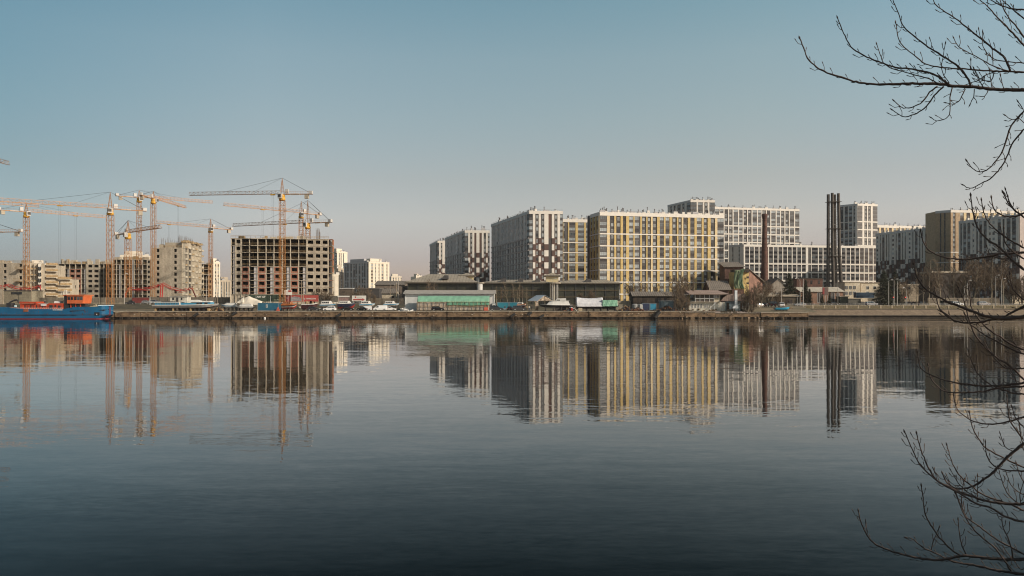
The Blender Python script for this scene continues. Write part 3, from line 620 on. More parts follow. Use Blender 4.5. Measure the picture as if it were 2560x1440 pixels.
    if rail:
        mb = MB(); railing(mb, A, d, n, L, 0.0, ztop); mb.build('roof_railing', root)
    return root, A, d, n, L
def rebar(root, A, d, n, u, v, z, w, cnt, seed, h=2.6):
    rnd = random.Random(seed); mb = MB()
    for i in range(cnt):
        x = u+rnd.uniform(0, w); y = v-rnd.uniform(0, 1.5); c = (A[0]+d[0]*x+n[0]*y, A[1]+d[1]*x+n[1]*y); mb.bar((c[0], c[1], z), (c[0]+rnd.uniform(-.1, .1), c[1], z+h*rnd.uniform(0.6, 1.1)), 0.045, M('rusty_rebar', (0.10, 0.07, 0.05), 0.9, var=0), 3)
    mb.build('rebar', root)
def parts_on_roof(root, A, d, n, L, z, seed, cnt, hmax=2.6, mat=None):
    rnd = random.Random(seed)
    for i in range(cnt):
        mb = MB(); u = rnd.uniform(0, L-3); w = rnd.uniform(0.6, 3.2); v = -rnd.uniform(0.3, 6); h = rnd.uniform(0.6, hmax)
        mb.fbox(A, d, n, u, u+w, v-rnd.uniform(0.3, 2), v, z+0.01, z+h, mat or rnd.choice([conc_l, conc, timber, conc])); mb.build('roof_formwork', root)
# main frame block behind the tall crane
bays = [(10, 'olllllll'), (14, 'wwwwwwww'), (18, 'oooorrrr'), (19, 'oooollll'), (19, 'oooorrrr'), (18, 'oooollll'), (19, 'oooorrrr'), (19, 'oooollll'), (19, 'oooorrrr'), (18, 'oooollll'), (19, 'wwwwwwww'), (16, 'wwwwwwww'), (17, 'wwwwwwww')]
root, A, d, n, L = site_building('biggest unfinished concrete frame with open upper floors and brick infill below, behind the tallest crane', (577, 341), (822, 346), 15, 33.3, 8, 2.99, bays, seed=4)
rebar(root, A, d, n, L-5.5, -0.5, 33.3, 1.8, 16, 5, 4.5); rebar(root, A, d, n, L-12, -1, 33.3, 2.0, 8, 6, 3); parts_on_roof(root, A, d, n, L, 33.3, 7, 16, 1.3)
mb = MB(); A2 = (A[0]+d[0]*L, A[1]+d[1]*L)
for t in range(9):
    z = 33.3-t*2.99; mb.fbox(A, d, n, L, L+1.6, -6, -1, z-0.15, z+0.02, timber if t % 3 else brick)
    if t < 5: mb.fbox(A, d, n, L+1.3, L+1.5, -6, -1, z-2.5, z, M('orange_net', (0.35, 0.12, 0.06), 0.9))
for v in (-6, -1): mb.fbox(A, d, n, L+1.5, L+1.6, v, v+0.1, G0, 33.3, timber)
mb.build('scaffold', root)
# concrete block with small windows (left of the main frame)
root, A, d, n, L = site_building('tall windowless looking concrete block with small square windows and sunlit balconies on its right side', (378, 404), (455, 404), 12, 33.5, 9, 3.0, [(34, 'n'), (10, 's'), (32, 'n')], seed=9)
parts_on_roof(root, A, d, n, L, 33.5, 3, 10, 2.8); rebar(root, A, d, n, 4, -2, 35, 9, 30, 8, 3.5)
mb = MB(); mb.fbox(A, d, n, L*0.4, L+1, -9, -2, 33.52, 36.2, conc); mb.build('stair_head', root)
Bk = P(504, 436); A1 = (A[0]+d[0]*L, A[1]+d[1]*L); L2, d2, n2 = frame(A1, Bk)
mb = MB(); mb.prism([A1, Bk, (Bk[0]-14, Bk[1]+2), (A1[0]-12, A1[1]+14)], G0, 36.3, conc); mb.build('wing_wall', root)
for t in range(10):
    z = 36.3-t*3.0
    for q in range(6):
        u = L2*(q+0.08)/6; mb = MB(); w = L2/6*0.62
        mb.fbox(A1, d2, n2, u, u+w, 0, 1.7, z-3.0, z-2.82, conc_l); mb.fbox(A1, d2, n2, u, u+w, 1.55, 1.7, z-2.82, z-2.1, conc_l if (q+t) % 3 else timber); mb.fbox(A1, d2, n2, u, u+0.15, 0, 1.55, z-2.82, z-0.2, conc_l); mb.build('balcony', root)
        mb = MB(); mb.fbox(A1, d2, n2, u+w*0.3, u+w*0.8, 0.0, 0.03, z-2.8, z-0.6, glC); mb.build('opening', root)
mb = MB(); railing(mb, A1, d2, n2, L2, -0.2, 36.3, 1.2); mb.build('roof_railing', root); rebar(root, A1, d2, n2, 1, -1, 36.3, L2*0.7, 46, 12, 3.6)
for q in range(9):
    mb = MB(); u = L2*q/9; mb.fbox(A1, d2, n2, u, u+L2/11, -0.5, 1.9, 36.1+0.4*(q % 3), 37.0+0.5*(q % 2), timber); mb.build('roof_formwork', root)
# lower wing right of it
root, A, d, n, L = site_building('low dark balcony wing of the site between the balconied concrete block and the slim tower', (501, 452), (529, 456), 12, 27.6, 7, 3.0, [(5, 'y'), (8, 'o'), (5, 'y')], slab=0.4, seed=14)
# long block behind, left centre
bays = [(6, 'yyy'), (14, 'orrrrrr'), (10, 'olllllll'), (13, 'orrrrrrr'), (13, 'orrrrrrr'), (10, 'ollllll'), (3, 's'), (13, 'wwwwwwww'), (14, 'wwwwwwww'), (9, 'oooooooo'), (10, 'oooooooo'), (10, 'oooooooo')]
root, A, d, n, L = site_building('long six storey concrete and brick shell behind the orange ship wheelhouse', (139, 472), (282, 474), 14, 28.6, 7, 2.97, bays, seed=19)
parts_on_roof(root, A, d, n, L, 28.6, 21, 24, 3.0)
root, A, d, n, L = site_building('dark open concrete frame standing between the two crane masts left of the small windowed block', (281, 468), (380, 470), 14, 31.0, 8, 2.97, [(8, 'o'), (9, 'olllllll'), (8, 'o'), (9, 'o'), (9, 'lllll'), (9, 'o'), (8, 'lolololo'), (9, 'o'), (7, 'wwwwwwww'), (3, 's')], seed=23)
parts_on_roof(root, A, d, n, L, 31.0, 25, 16, 2.0)
# left block with the blank wall and stepped balconies
root, A, d, n, L = site_building('pale concrete block at the left edge with blank wall and stepped balconies', (-70, 392), (66, 392), 13, 25.3, 7, 3.0, [(26, 'n'), (40, 'n'), (22, 'n'), (12, 's'), (26, 'n')], seed=31)
parts_on_roof(root, A, d, n, L, 25.3, 33, 12, 1.6)
for u, t in ((L*0.5, 1), (L*0.93, 1), (L*0.9, 3)):
    mb = MB(); mb.fbox(A, d, n, u-2.2, u+0.8, 0.17, 2.4, 25.3-t*3-0.35, 25.3-t*3-0.15, timber); railing(mb, (A[0]+d[0]*(u-2.2), A[1]+d[1]*(u-2.2)), d, n, 3, 2.3, 25.3-t*3-0.15, 1.3); mb.build('loading_platform', root)
A1 = P(66, 392.1); B1 = P(95, 394); L1, d1, n1 = frame(A1, B1)
mb = MB(); mb.prism([A1, B1, P(95, 405), P(66, 405)], G0, 25.0, conc); mb.build('wing_wall', root)
for t in range(6):
    z = 24.9-t*3
    for q in range(3):
        mb = MB(); u = L1*q/3+0.1; mb.fbox(A1, d1, n1, u, u+L1/3-0.25, 0.0, 1.5, z-3, z-2.85, conc_l); mb.fbox(A1, d1, n1, u, u+0.12, 0, 1.5, z-2.85, z-0.2, conc_l); mb.fbox(A1, d1, n1, u+0.12, u+L1/3-0.25, 1.4, 1.5, z-2.85, z-2.2, timber); mb.build('balcony', root)
mb = MB(); mb.prism([P(95, 392), P(112, 393), P(112, 405), P(95, 405)], G0, 24.9, conc); mb.build('stair_wall', root)
mb = MB(); mb.prism([P(95.5, 391.4), P(103, 391.8), P(103, 392.6), P(95.5, 392.0)], 8, 24.7, M('white_render', (0.72, 0.67, 0.58), 0.8)); mb.build('stair_strip', root)
for t in range(6):
    for px in (96.6, 101):
        mb = MB(); x = W(px, 391.4); mb.box(x, x+0.4, 391.2, 391.45, 21.5-t*2.9, 23.3-t*2.9, glC); mb.build('window', root)
for st, (pa, pb, zt_) in enumerate((((112, 394), (141, 398), 24.2), ((141, 398), (176, 403), 17.4))):
    A3, B3 = P(*pa), P(*pb); L3, d3, n3 = frame(A3, B3); mb = MB(); mb.prism([A3, B3, (B3[0], B3[1]+8), (A3[0], A3[1]+8)], G0, zt_, conc); mb.build('wing_wall', root)
    t = 0
    while zt_-t*3.0 > 8:
        z = zt_-t*3.0; mb = MB(); mb.fbox(A3, d3, n3, 0, L3, 0.01, 1.8, z-0.2, z, conc_l); railing(mb, A3, d3, n3, L3, 1.7, z, 1.1, timber, 1.0)
        mb.fbox(A3, d3, n3, 0, L3, 1.62, 1.66, z+0.05, z+0.95, timber); mb.build('balcony', root); t += 1
mb = MB()
for q in range(5): mb.box(W(151+q*4, 400), W(153+q*4, 400), 399.2, 399.6, 8.2, 12.0, M('white_render'))
mb.build('white_frame', root)
# ================================================================ tower cranes
orange = M('crane_orange_paint', (0.40, 0.18, 0.055), 0.55, var=0.15, scale=0.5); opale = M('crane_hazed_orange', (0.50, 0.265, 0.13), 0.6, var=0.15, scale=0.5)  # paler jib orange has the distance haze put into its colour
cyel = M('crane_yellow_paint', (0.62, 0.33, 0.035), 0.5, var=0.1); cwhite = M('crane_white_cab', (0.50, 0.48, 0.45), 0.5, var=0.05)
cable = M('steel_cable', (0.05, 0.047, 0.045), 0.6, var=0); cdark = M('crane_brown_steel', (0.20, 0.12, 0.07), 0.6, var=0.2)
def lattice(mb, p, q, w, mat, step, tri=False, up=None, r=0.09, taper=1.0, side=None):
    """square (or triangular) lattice beam from p to q"""
    p = Vector(p); q = Vector(q); a = (q-p); L = a.length; a.normalize(); s = Vector(side) if side else a.cross(Vector((0, 0, 1))).normalized(); u = s.cross(a).normalized()
    if u.z < 0 and not side: u = -u
    def corners(c, k):
        ww = w*k
        if tri: return [c-s*ww/2, c+s*ww/2, c+u*ww*1.0]
        return [c-s*ww/2-u*ww/2, c+s*ww/2-u*ww/2, c+s*ww/2+u*ww/2, c-s*ww/2+u*ww/2]
    N = max(2, int(round(L/step))); prev = corners(p, 1.0)
    for i in range(N):
        k = 1+(taper-1)*(i+1)/N; cur = corners(p+a*(L*(i+1)/N), k); m_ = len(cur)
        for j in range(m_):
            mb.bar(prev[j], cur[j], r, mat, 4, cap=False); j2 = (j+1) % m_
            mb.bar(prev[j], cur[j2], r*0.6, mat, 3, cap=False) if i % 2 else mb.bar(prev[j2], cur[j], r*0.6, mat, 3, cap=False)
            mb.bar(cur[j], cur[j2], r*0.6, mat, 3, cap=False)
        prev = cur
def crane(label, mpx, d0, apy, spy, tip, cpx, mm_=orange, jm=opale, width=1.9, tie=True, cyl=False, hook=0.0, base=G0, tipd=None, jibroot=None, flat=1.0):
    """mast at picture column mpx and distance d0; apex row apy, slewing row spy, jib tip at picture point tip, counter-jib end column cpx"""
    mx = W(mpx, d0); zs = Z(spy, d0); za = Z(apy, d0); root = thing('tower_crane', (mx, d0, base), label, 'tower crane', 'tower cranes over the building site')
    mb = MB(); h = zs-2.6
    lattice(mb, (mx, d0, base), (mx, d0, h), width, mm_, 2.0, side=(1, 0, 0), r=0.11); mb.build('mast', root, fix=False)
    mb = MB(); mb.rings([[(mx+math.cos(t*math.pi/6)*r, d0+math.sin(t*math.pi/6)*r, z) for t in range(12)] for r, z in ((1.0, h), (1.35, h+0.3), (1.35, h+0.9), (1.1, h+1.3), (1.2, h+1.7), (1.2, zs-0.4), (0.9, zs))], cyel, closed=True); mb.build('slewing_ring', root)
    dt = d0*(HY-spy)/(HY-tip[1]) if tipd is None else tipd
    T = Vector((W(tip[0], dt), dt, Z(tip[1], dt))); R0 = Vector((mx, d0, zs)); dj = T-R0; dj.z = 0; dj.normalize(); sd = Vector((-dj.y, dj.x, 0))
    up = T.z-zs
    mb = MB(); lattice(mb, R0+dj*1.0+Vector((0, 0, 0.2)), T, 1.35, jm, 1.9, tri=True, r=0.085); mb.build('jib', root, fix=False)
    # tower head
    mb = MB()
    for s1 in (-0.7, 0.7):
        for s2 in (-0.7, 0.7):
            mb.bar(R0+sd*s1+dj*s2, (mx, d0, za), 0.1, mm_, 4, r2=0.07)
    for k in range(1, 5):
        f = k/5; c = R0.lerp(Vector((mx, d0, za)), f); w = 0.7*(1-f)
        for s1, s2, s3, s4 in ((-1, -1, 1, -1), (1, -1, 1, 1), (1, 1, -1, 1), (-1, 1, -1, -1)): mb.bar(c+sd*(s1*w)+dj*(s2*w), c+sd*(s3*w)+dj*(s4*w), 0.05, mm_, 3)
    mb.build('tower_head', root, fix=False)
    # counter jib
    dx, dy = -dj.x, -dj.y; den = (F*dx-(cpx-CX)*dy)
    t = ((cpx-CX)*d0-F*mx)/den if abs(den) > 1e-3 else 14
    t = min(max(t, 8), 22); C1 = R0-dj*t
    mb = MB(); mb.bar(R0-dj*1+sd*0.6, C1+sd*0.6, 0.16, mm_, 4); mb.bar(R0-dj*1-sd*0.6, C1-sd*0.6, 0.16, mm_, 4)
    for k in range(int(t)): mb.bar(R0-dj*(k+1)+sd*0.6, R0-dj*(k+1)-sd*0.6, 0.07, mm_, 3); mb.bar(R0-dj*(k+1)+sd*0.7, R0-dj*(k+1)+sd*0.7+Vector((0, 0, 1.1)), 0.035, mm_, 3)
    mb.bar(R0-dj*1+sd*0.7+Vector((0, 0, 1.1)), C1+sd*0.7+Vector((0, 0, 1.1)), 0.04, mm_, 3); mb.build('counter_jib', root)
    def blk(c, l, w, h0, h1, mt, nm):
        mb = MB(); c = Vector(c); pts = []
        for z in (h0, h1):
            for a, e in ((-l, -w), (l, -w), (l, w), (-l, w)): pts.append(c+dj*a+sd*e+Vector((0, 0, z)))
        mb.hexa(pts, mt); return mb.build(nm, root)
    blk(C1+dj*0.7, 0.7, 0.75, 0.1, 1.3, cwhite if not cyl else cyel, 'winch_house'); blk(C1+dj*2.4, 0.8, 0.6, -1.9, 0.05, conc, 'counterweight')
    if not cyl: blk(R0-dj*(t*0.42), 1.8, 0.7, -0.2, 0.25, cwhite, 'ballast_panel')
    blk(R0-dj*2.0+Vector((0, 0, 0.4)), 0.7, 0.45, 0, 1.7, cwhite, 'control_box')
    cb = Vector((mx, d0, zs))+sd*(-1.2 if sd.y > 0 else 1.2)+dj*0.4
    c_ = blk(cb, 0.85, 0.7, -1.8, 0.2, cwhite, 'cab')
    g = MB(); gp = cb+(sd*(-0.82 if sd.y > 0 else 0.82))
    g.hexa([gp+dj*a+sd*e+Vector((0, 0, z)) for z in (-1.3, -0.1) for a, e in ((-0.5, -0.02), (0.8, -0.02), (0.8, 0.02), (-0.5, 0.02))], glC); g.build('window', c_)
    mb = MB(); ap = Vector((mx, d0, za))
    if tie:
        mb.bar(ap, R0.lerp(T, 0.62)+Vector((0, 0, 1.3)), 0.055, cable, 3)
        mb.bar(ap, R0.lerp(T, 0.30)+Vector((0, 0, 1.3)), 0.04, cable, 3)
    mb.bar(ap, C1+sd*0.5, 0.06, cable, 3); mb.bar(ap, C1-sd*0.5, 0.06, cable, 3); mb.build('pendant_line', root)
    if hook:
        tp = R0.lerp(T, hook); mb = MB()
        mb.bar(tp-dj*1.0+Vector((0, 0, -.1)), tp+dj*1.0+Vector((0, 0, -.1)), 0.35, cyel, 4); mb.build('trolley', root); mb = MB()
        hz = max(zs*0.30, 26) if hook < 0.3 else max(zs*0.25, 14)
        for s_ in (-0.35, 0.35): mb.bar(tp+dj*s_, (tp.x+dj.x*s_, tp.y+dj.y*s_, hz), 0.03, cable, 3)
        mb.bar((tp.x, tp.y, hz), (tp.x, tp.y, hz-1.6), 0.3, cable, 6, r2=0.12); mb.build('hook_block', root)
    return root
crane('tallest tower crane in front of the biggest concrete frame, its long level jib pointing left', 705.5, 332, 445, 486, (474, 488.5), 781, jm=cdark, hook=0.10, width=2.0)
crane('pale tower crane behind the biggest concrete frame with jib rising slightly to the left', 753, 400, 503, 533, (560, 514), 803, hook=0.52, tie=False)
crane('tower crane with low brown jib ending at the right over the biggest concrete frame', 769.5, 362, 501, 558, (583, 566), 829, jm=cdark, hook=0.3)
crane('heavy tower crane with broad lattice mast and longest jib reaching the left edge', 275.5, 322, 480, 522, (-40, 501), 366, width=2.1, hook=0.42)
crane('slim tower crane at the left whose faded jib passes behind the heavy crane mast', 66, 372, 509, 530, (266, 545), -8, hook=0.6, tie=True)
crane('tower crane, farther of the pair of tall masts, with pale jib stretching right', 348, 420, 475, 494, (531, 508), 289)
crane('tower crane with mast rising behind the small windowed concrete block', 383.5, 400, 478, 497, (464, 520), 350, hook=0.75)
crane('lowest tower crane with short jib tilted up to the right', 320, 345, 551, 583, (401, 570), 289, jm=orange, tie=True, flat=0)
crane('tower crane standing between the two big concrete blocks, its jib pointing left', 526.5, 440, 547, 570, (392, 558), 581, hook=0.78)
crane('tower crane left of the frame, only its counter jib with white ballast in view', -42, 352, 548, 581, (-330, 585), 55)
crane('tower crane left of the frame, only the pale far end of its jib in view', -150, 380, 470, 500, (97, 518), -230)
crane('tower crane left of the frame, only its high orange jib tip in view', -210, 300, 300, 352, (20, 412), -300, jm=orange, tie=False, tipd=290)
# red boom of a concrete pump draped along the site
redp = M('red_boom_paint', (0.42, 0.035, 0.025), 0.5, var=0.1)
def boom(label, pts, d0, legs):
    root = thing('pump_boom', (W(pts[0][0], d0), d0, G0), label, 'pump boom', 'red pump booms'); mb = MB()
    V3 = [Vector((W(x, d0), d0, Z(y, d0))) for x, y in pts]
    mb.path(V3, [0.22]*len(V3), redp, 6); mb.path([v+Vector((0, 0.8, 0.75)) for v in V3], [0.13]*len(V3), redp, 5); mb.path([v+Vector((0, 0.2, -0.5-.2*(k % 2))) for k, v in enumerate(V3)], [0.10]*len(V3), redp, 5)
    for a in V3[::1]: mb.bar(a, a+Vector((0, 0.8, 0.55)), 0.12, redp)
    mb.build('boom', root)
    for a, b_, c, e in legs:
        mb = MB(); mb.bar((W(a, d0), d0-0.3, Z(b_, d0)), (W(c, d0), d0-0.3, Z(e, d0)), 0.26, redp, 6); mb.build('leg', root)
boom('sagging red pipe boom with two legs in front of the small windowed concrete block', [(312, 738), (320, 722), (345, 725), (372, 722), (392, 716), (406, 711), (425, 721), (450, 728), (470, 724), (480, 720)], 352, [(403, 712, 401, 745), (408, 712, 406, 745), (480, 720, 491, 744), (314, 733, 312, 752)])
boom('red pipe boom at the left edge above the site hut', [(-10, 719), (8, 717), (18, 714), (34, 720), (48, 723), (72, 722), (88, 719), (100, 716)], 352, [(101, 716, 103, 725), (103, 725, 101, 744)])
# ================================================================ low buildings behind the quay
roof_m = ribbed('standing_seam_roof', (0.30, 0.26, 0.20), (0.20, 0.17, 0.135), 1.4, 0, 0.6, 0.8); roofr = ribbed('standing_seam_roof_side', (0.30, 0.26, 0.20), (0.20, 0.17, 0.135), 1.4, 1, 0.6, 0.8)
dglass = stained('dark_green_netting_over_glass', (0.050, 0.050, 0.030), (0.022, 0.024, 0.018), 0.25, 0.25, 0.5)
def hip(mb, x0, x1, y0, y1, z0, z1, inx0, inx1, mat, over=1.2, mats=None):
    x0 -= over; x1 += over; y0 -= over; y1 += over; ym = (y0+y1)/2
    b = [(x0, y0, z0), (x1, y0, z0), (x1, y1, z0), (x0, y1, z0)]; r = [(x0+inx0, ym, z1), (x1-inx1, ym, z1)]; ms = mats or mat
    mb.face([b[0], b[1], r[1], r[0]], mat); mb.face([b[2], b[3], r[0], r[1]], mat); mb.face([b[1], b[2], r[1]], ms); mb.face([b[3], b[0], r[0]], ms)
    mb.box(x0, x1, y0, y1, z0-0.5, z0-0.01, M('dark_eave', (0.10, 0.085, 0.065), 0.8))
root = thing('warehouse', (W(1300, 350), 350, G0), 'very long dark glazed warehouse with low pale brown metal roofs behind the white hangar', 'warehouse')
secs = [((1019, 1190), 14.6, 18.7, 9, 9), ((1206, 1376), 14.5, 16.1, 9, 9), ((1388, 1548), 14.3, 16.0, 9, 5)]
for i, ((a, e), ze, zr, i0, i1) in enumerate(secs):
    mb = MB(); mb.box(W(a, 350), W(e, 350), 350, 380, G0, ze-0.4, dglass); mb.build('wall', root)
    mb = MB(); x = W(a, 350)
    while x < W(e, 350): mb.box(x, x+0.25, 349.7, 349.95, G0, ze-0.5, frame_d); x += 4.4
    for z in (8, 11): mb.box(W(a, 350), W(e, 350), 349.6, 349.68, z, z+0.25, M('brown_weathered_rail', (0.15, 0.11, 0.06), 0.9))
    mb.build('mullions', root)
    mb = MB(); hip(mb, W(a, 350), W(e, 350), 350, 380, ze, zr, i0, i1, roof_m, mats=roofr); mb.build('roof', root)
    for f in ((0.55,) if i == 0 else (0.3, 0.55, 0.8) if i == 1 else (0.5,)):
        mb = MB(); x = W(a, 355)*(1-f)+W(e, 355)*f; zz = ze+(zr-ze)*0.5; mb.xprism([(x-1.6, zz-0.6), (x+1.6, zz-0.6), (x+1.4, zz+1.1), (x-0.2, zz+1.1)], 352, 357, dgrey); mb.build('dormer', root)
for px, wd in ((1199, 15), (1385, 22)):
    mb = MB(); cx = W(px, 348); r = wd/2*348/F
    if px == 1199: mb.bar((cx, 348.5, 9.8), (cx, 348.5, 14), r, M('white_metal_cylinder', (0.55, 0.54, 0.52), 0.5), 18)
    for k in range(7): t = math.pi*(k)/6+math.pi; mb.bar((cx+math.cos(t)*r*0.9, 348.5+math.sin(t)*r*0.9, G0), (cx+math.cos(t)*r*0.9, 348.5+math.sin(t)*r*0.9, 14), 0.12, steel, 5)
    mb.bar((cx, 348.5, G0), (cx, 348.5, 14), 0.5, conc_l, 8); mb.build('stair_tower', root)
    mb = MB(); mb.bar((cx, 349, 14.0), (cx, 349, 14.5), r*1.6, roof_m, 18); mb.build('canopy', root)
for px in (1170, 1378):
    mb = MB(); x = W(px, 372); mb.box(x-2.8, x+2.8, 362, 368, 14.6, 18.0, M('cream_paint', (0.55, 0.46, 0.28), 0.8)); mb.build('lantern_wall', root)
    mb = MB(); hip(mb, x-2.8, x+2.8, 362, 368, 18.0, 19.3, 3.9, 3.9, roof_m, over=1.0); mb.build('lantern_roof', root)
mb = MB(); mb.box(W(1004, 350), W(1016, 350), 352, 366, G0, 12.6, dgrey); mb.box(W(1002, 350), W(1019, 350), 351.5, 366, 12.65, 13.0, roofgrey); mb.build('annex', root)
# white hangar and its tarpaulin lean-to
wsheet = M('white_sheet_metal', (0.62, 0.62, 0.60), 0.5, var=0.07); green = M('green_tarpaulin', (0.20, 0.40, 0.28), 0.45, var=0.12, scale=0.5)
root = thing('hangar', (W(1124, 306), 306, 2.7), 'long low white metal hangar with grey roof on the quay, green tarpaulin in front', 'hangar')
x0, x1 = W(1013, 306), W(1235, 306)
mb = MB(); mb.box(x0, x1, 306, 317, 2.6, 9.4, wsheet); mb.build('wall', root)
mb = MB(); ov = 0.7
prof = [(305.2, 9.2), (305.2, 9.4), (311.5, 10.6), (317.8, 9.4), (317.8, 9.2), (311.5, 10.35)]
mb.rings([[(x, y, z) for y, z in prof] for x in (x0-ov, x1+ov)], M('dull_grey_roof', (0.34, 0.31, 0.27), 0.6), closed=True)
mb.build('roof', root)
mb = MB(); mb.box(x0-ov, x1+ov, 305.1, 305.19, 9.0, 9.35, steel); mb.build('gutter', root)
for x in (x0-0.1, x1-0.15): mb = MB(); mb.box(x, x+0.25, 305.8, 305.98, 2.6, 9.0, frame_w); mb.build('corner_post', root)
def cloth(name, root, fx, nu, nv, mat, amp=0.12, seed=1, th=0.03):
    rnd = random.Random(seed); g = []; ph = [rnd.uniform(0, 6) for _ in range(6)]
    for i in range(nu+1):
        r = []
        for j in range(nv+1):
            p = Vector(fx(i/nu, j/nv)); u = i/nu*nu; v = j/nv*nv
            k = math.sin(u*0.9+ph[0]+v*0.4)+0.7*math.sin(u*2.1+ph[1]-v*0.7)+0.6*math.sin(v*1.3+ph[2]+u*0.2)+rnd.uniform(-0.22, 0.22)
            r.append(p+Vector((0, -abs(amp)*k*0.5, amp*0.3*k)))
        g.append(r)
    mb = MB(); mb.rings(g, mat, cap=False); o = mb.build(name, root, smooth=True, fix=False)
    md = o.modifiers.new('thickness', 'SOLIDIFY'); md.thickness = th; return o
root = thing('tarpaulin_shed', (W(1132, 300), 300, 2.7), 'long shed of grey plastic sheeting under a pale green tarpaulin before the hangar', 'tarpaulin shed')
xa, xb = W(1042, 299), W(1223, 299)
cloth('tarpaulin', root, lambda u, v: (xa+(xb-xa)*u, 303.5-3.6*v, 8.3-(0.5+1.9*v)*v if v < 0.8 else 8.3-(0.5+1.9*v)*v), 90, 10, green, 0.05, 3)
cloth('tarpaulin_flap', root, lambda u, v: (xa+(xb-xa)*(0.415+0.585*u), 299.8-0.15*v, 6.0-1.35*v*(1-0.1*math.sin(u*9))), 54, 5, M('green_tarpaulin_flap', (0.12, 0.30, 0.20), 0.45, var=0.2), 0.10, 5)
plas = stained('grey_plastic_sheeting', (0.50, 0.44, 0.37), (0.30, 0.26, 0.22), 0.6, 0.5, 0.35)
cloth('plastic_sheet', root, lambda u, v: (xa+(xb-xa)*u, 300.05, 5.9-3.2*v), 90, 8, plas, 0.08, 7)
cloth('side_sheet', root, lambda u, v: (xa, 303.5-3.5*u, 2.7+(5.4 - 2.2*u)*v), 6, 6, plas, 0.05, 8)
mb = MB(); k = 18
for i in range(k+1): x = xa+(xb-xa)*i/k; mb.box(x-0.06, x+0.06, 299.6, 299.72, 2.7, 6.0, timber)
for z in (4.35, 5.9): mb.box(xa, xb, 299.56, 299.6, z, z+0.15, timber)
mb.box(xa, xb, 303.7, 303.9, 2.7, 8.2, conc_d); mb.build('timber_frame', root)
# generic small buildings
def gable(root, x0, x1, y0, y1, z0, ze, zr, wall, roof, axis='x', over=0.5, nm=''):
    mb = MB(); mb.box(x0, x1, y0, y1, z0, ze, wall)
    if axis == 'x':
        ym = (y0+y1)/2
        for x in (x0+0.01, x1-0.01): mb.face([(x, y0, ze), (x, y1, ze), (x, ym, zr)], wall)
    else:
        xm = (x0+x1)/2
        for y in (y0+0.01, y1-0.01): mb.face([(x0, y, ze), (x1, y, ze), (xm, y, zr)], wall)
    mb.build('wall', root, fix=False); mb = MB(); t = 0.22; s = (zr-ze)
    if axis == 'x':
        k = s/((y1-y0)/2)*over; mb.rings([[(x, y0-over, ze-k), (x, ym, zr), (x, y1+over, ze-k), (x, y1+over, ze-k+t), (x, ym, zr+t), (x, y0-over, ze-k+t)] for x in (x0-over, x1+over)], roof, closed=True)
    else:
        k = s/((x1-x0)/2)*over; mb.rings([[(x0-over, y, ze-k), (xm, y, zr), (x1+over, y, ze-k), (x1+over, y, ze-k+t), (xm, y, zr+t), (x0-over, y, ze-k+t)] for y in (y0-over, y1+over)], roof, closed=True)
    mb.build('roof', root)
def shed(root, x0, x1, y0, y1, z0, zf, zb, wall, roof, over=0.5):
    """single pitch roof, front height zf, back height zb"""
    mb = MB(); mb.hexa([(x0, y0, z0), (x1, y0, z0), (x1, y1, z0), (x0, y1, z0), (x0, y0, zf), (x1, y0, zf), (x1, y1, zb), (x0, y1, zb)], wall); mb.build('wall', root)
    k = (zb-zf)/(y1-y0)*over; mb = MB(); a, b_ = zf-k+0.02, zb+k+0.02
    mb.hexa([(x0-over, y0-over, a), (x1+over, y0-over, a), (x1+over, y1+over, b_), (x0-over, y1+over, b_), (x0-over, y0-over, a+0.2), (x1+over, y0-over, a+0.2), (x1+over, y1+over, b_+0.2), (x0-over, y1+over, b_+0.2)], roof); mb.build('roof', root)
def holes(root, name, lst, y, mat, fr=None, depth=0.06):
    """windows or doors given in picture pixels x0,x1,ytop,ybottom on a wall at distance y"""
    for a, e, t, bt in lst:
        mb = MB(); x0, x1, z1, z0 = W(a, y), W(e, y), Z(t, y), Z(bt, y); mb.box(x0, x1, y-depth, y-0.003, z0, z1, mat)
        if fr:
            w = 0.09; 
            for q in ((x0-w, x0, z0-w, z1+w), (x1, x1+w, z0-w, z1+w), (x0, x1, z1, z1+w), (x0, x1, z0-w, z0), ((x0+x1)/2-w/2, (x0+x1)/2+w/2, z0, z1)): mb.box(q[0], q[1], y-depth-0.04, y-0.004 if q[2] != z0 or q[3] != z1 else y-depth-0.002, q[2], q[3], fr)
        mb.build(name, root)
def house(label, px0, px1, d, pye, pyr, pyb, wall, roof, kind='gx', depth=9, cat='building', group=None, wins=(), doors=(), fr=None, name='low_building', over=0.5):
    x0, x1 = W(px0, d), W(px1, d); ze, zr, z0 = Z(pye, d), Z(pyr, d), Z(pyb, d)-0.4; root = thing(name, ((x0+x1)/2, d, z0), label, cat, group)
    if kind == 'gx': gable(root, x0, x1, d, d+depth, z0, ze, zr, wall, roof, 'x', over)
    elif kind == 'gy': gable(root, x0, x1, d, d+depth, z0, ze, zr, wall, roof, 'y', over)
    elif kind == 'shed': shed(root, x0, x1, d, d+depth, z0, ze, zr, wall, roof, over)
    elif kind == 'flat':
        mb = MB(); mb.box(x0, x1, d, d+depth, z0, ze, wall); mb.build('wall', root); mb = MB(); mb.box(x0-0.25, x1+0.25, d-0.25, d+depth, ze+0.004, zr, roof); mb.build('roof', root)
    if wins: holes(root, 'window', wins, d, glC, fr)
    if doors: holes(root, 'door', doors, d, dgrey)
    return root
rdark = ribbed('old_slate_sheet_roof', (0.175, 0.15, 0.125), (0.10, 0.085, 0.07), 0.9, 0, 0.8, 0.7); rbrown = ribbed('rusty_brown_sheet_roof', (0.30, 0.215, 0.175), (0.19, 0.14, 0.115), 0.8, 0, 0.7, 0.8)
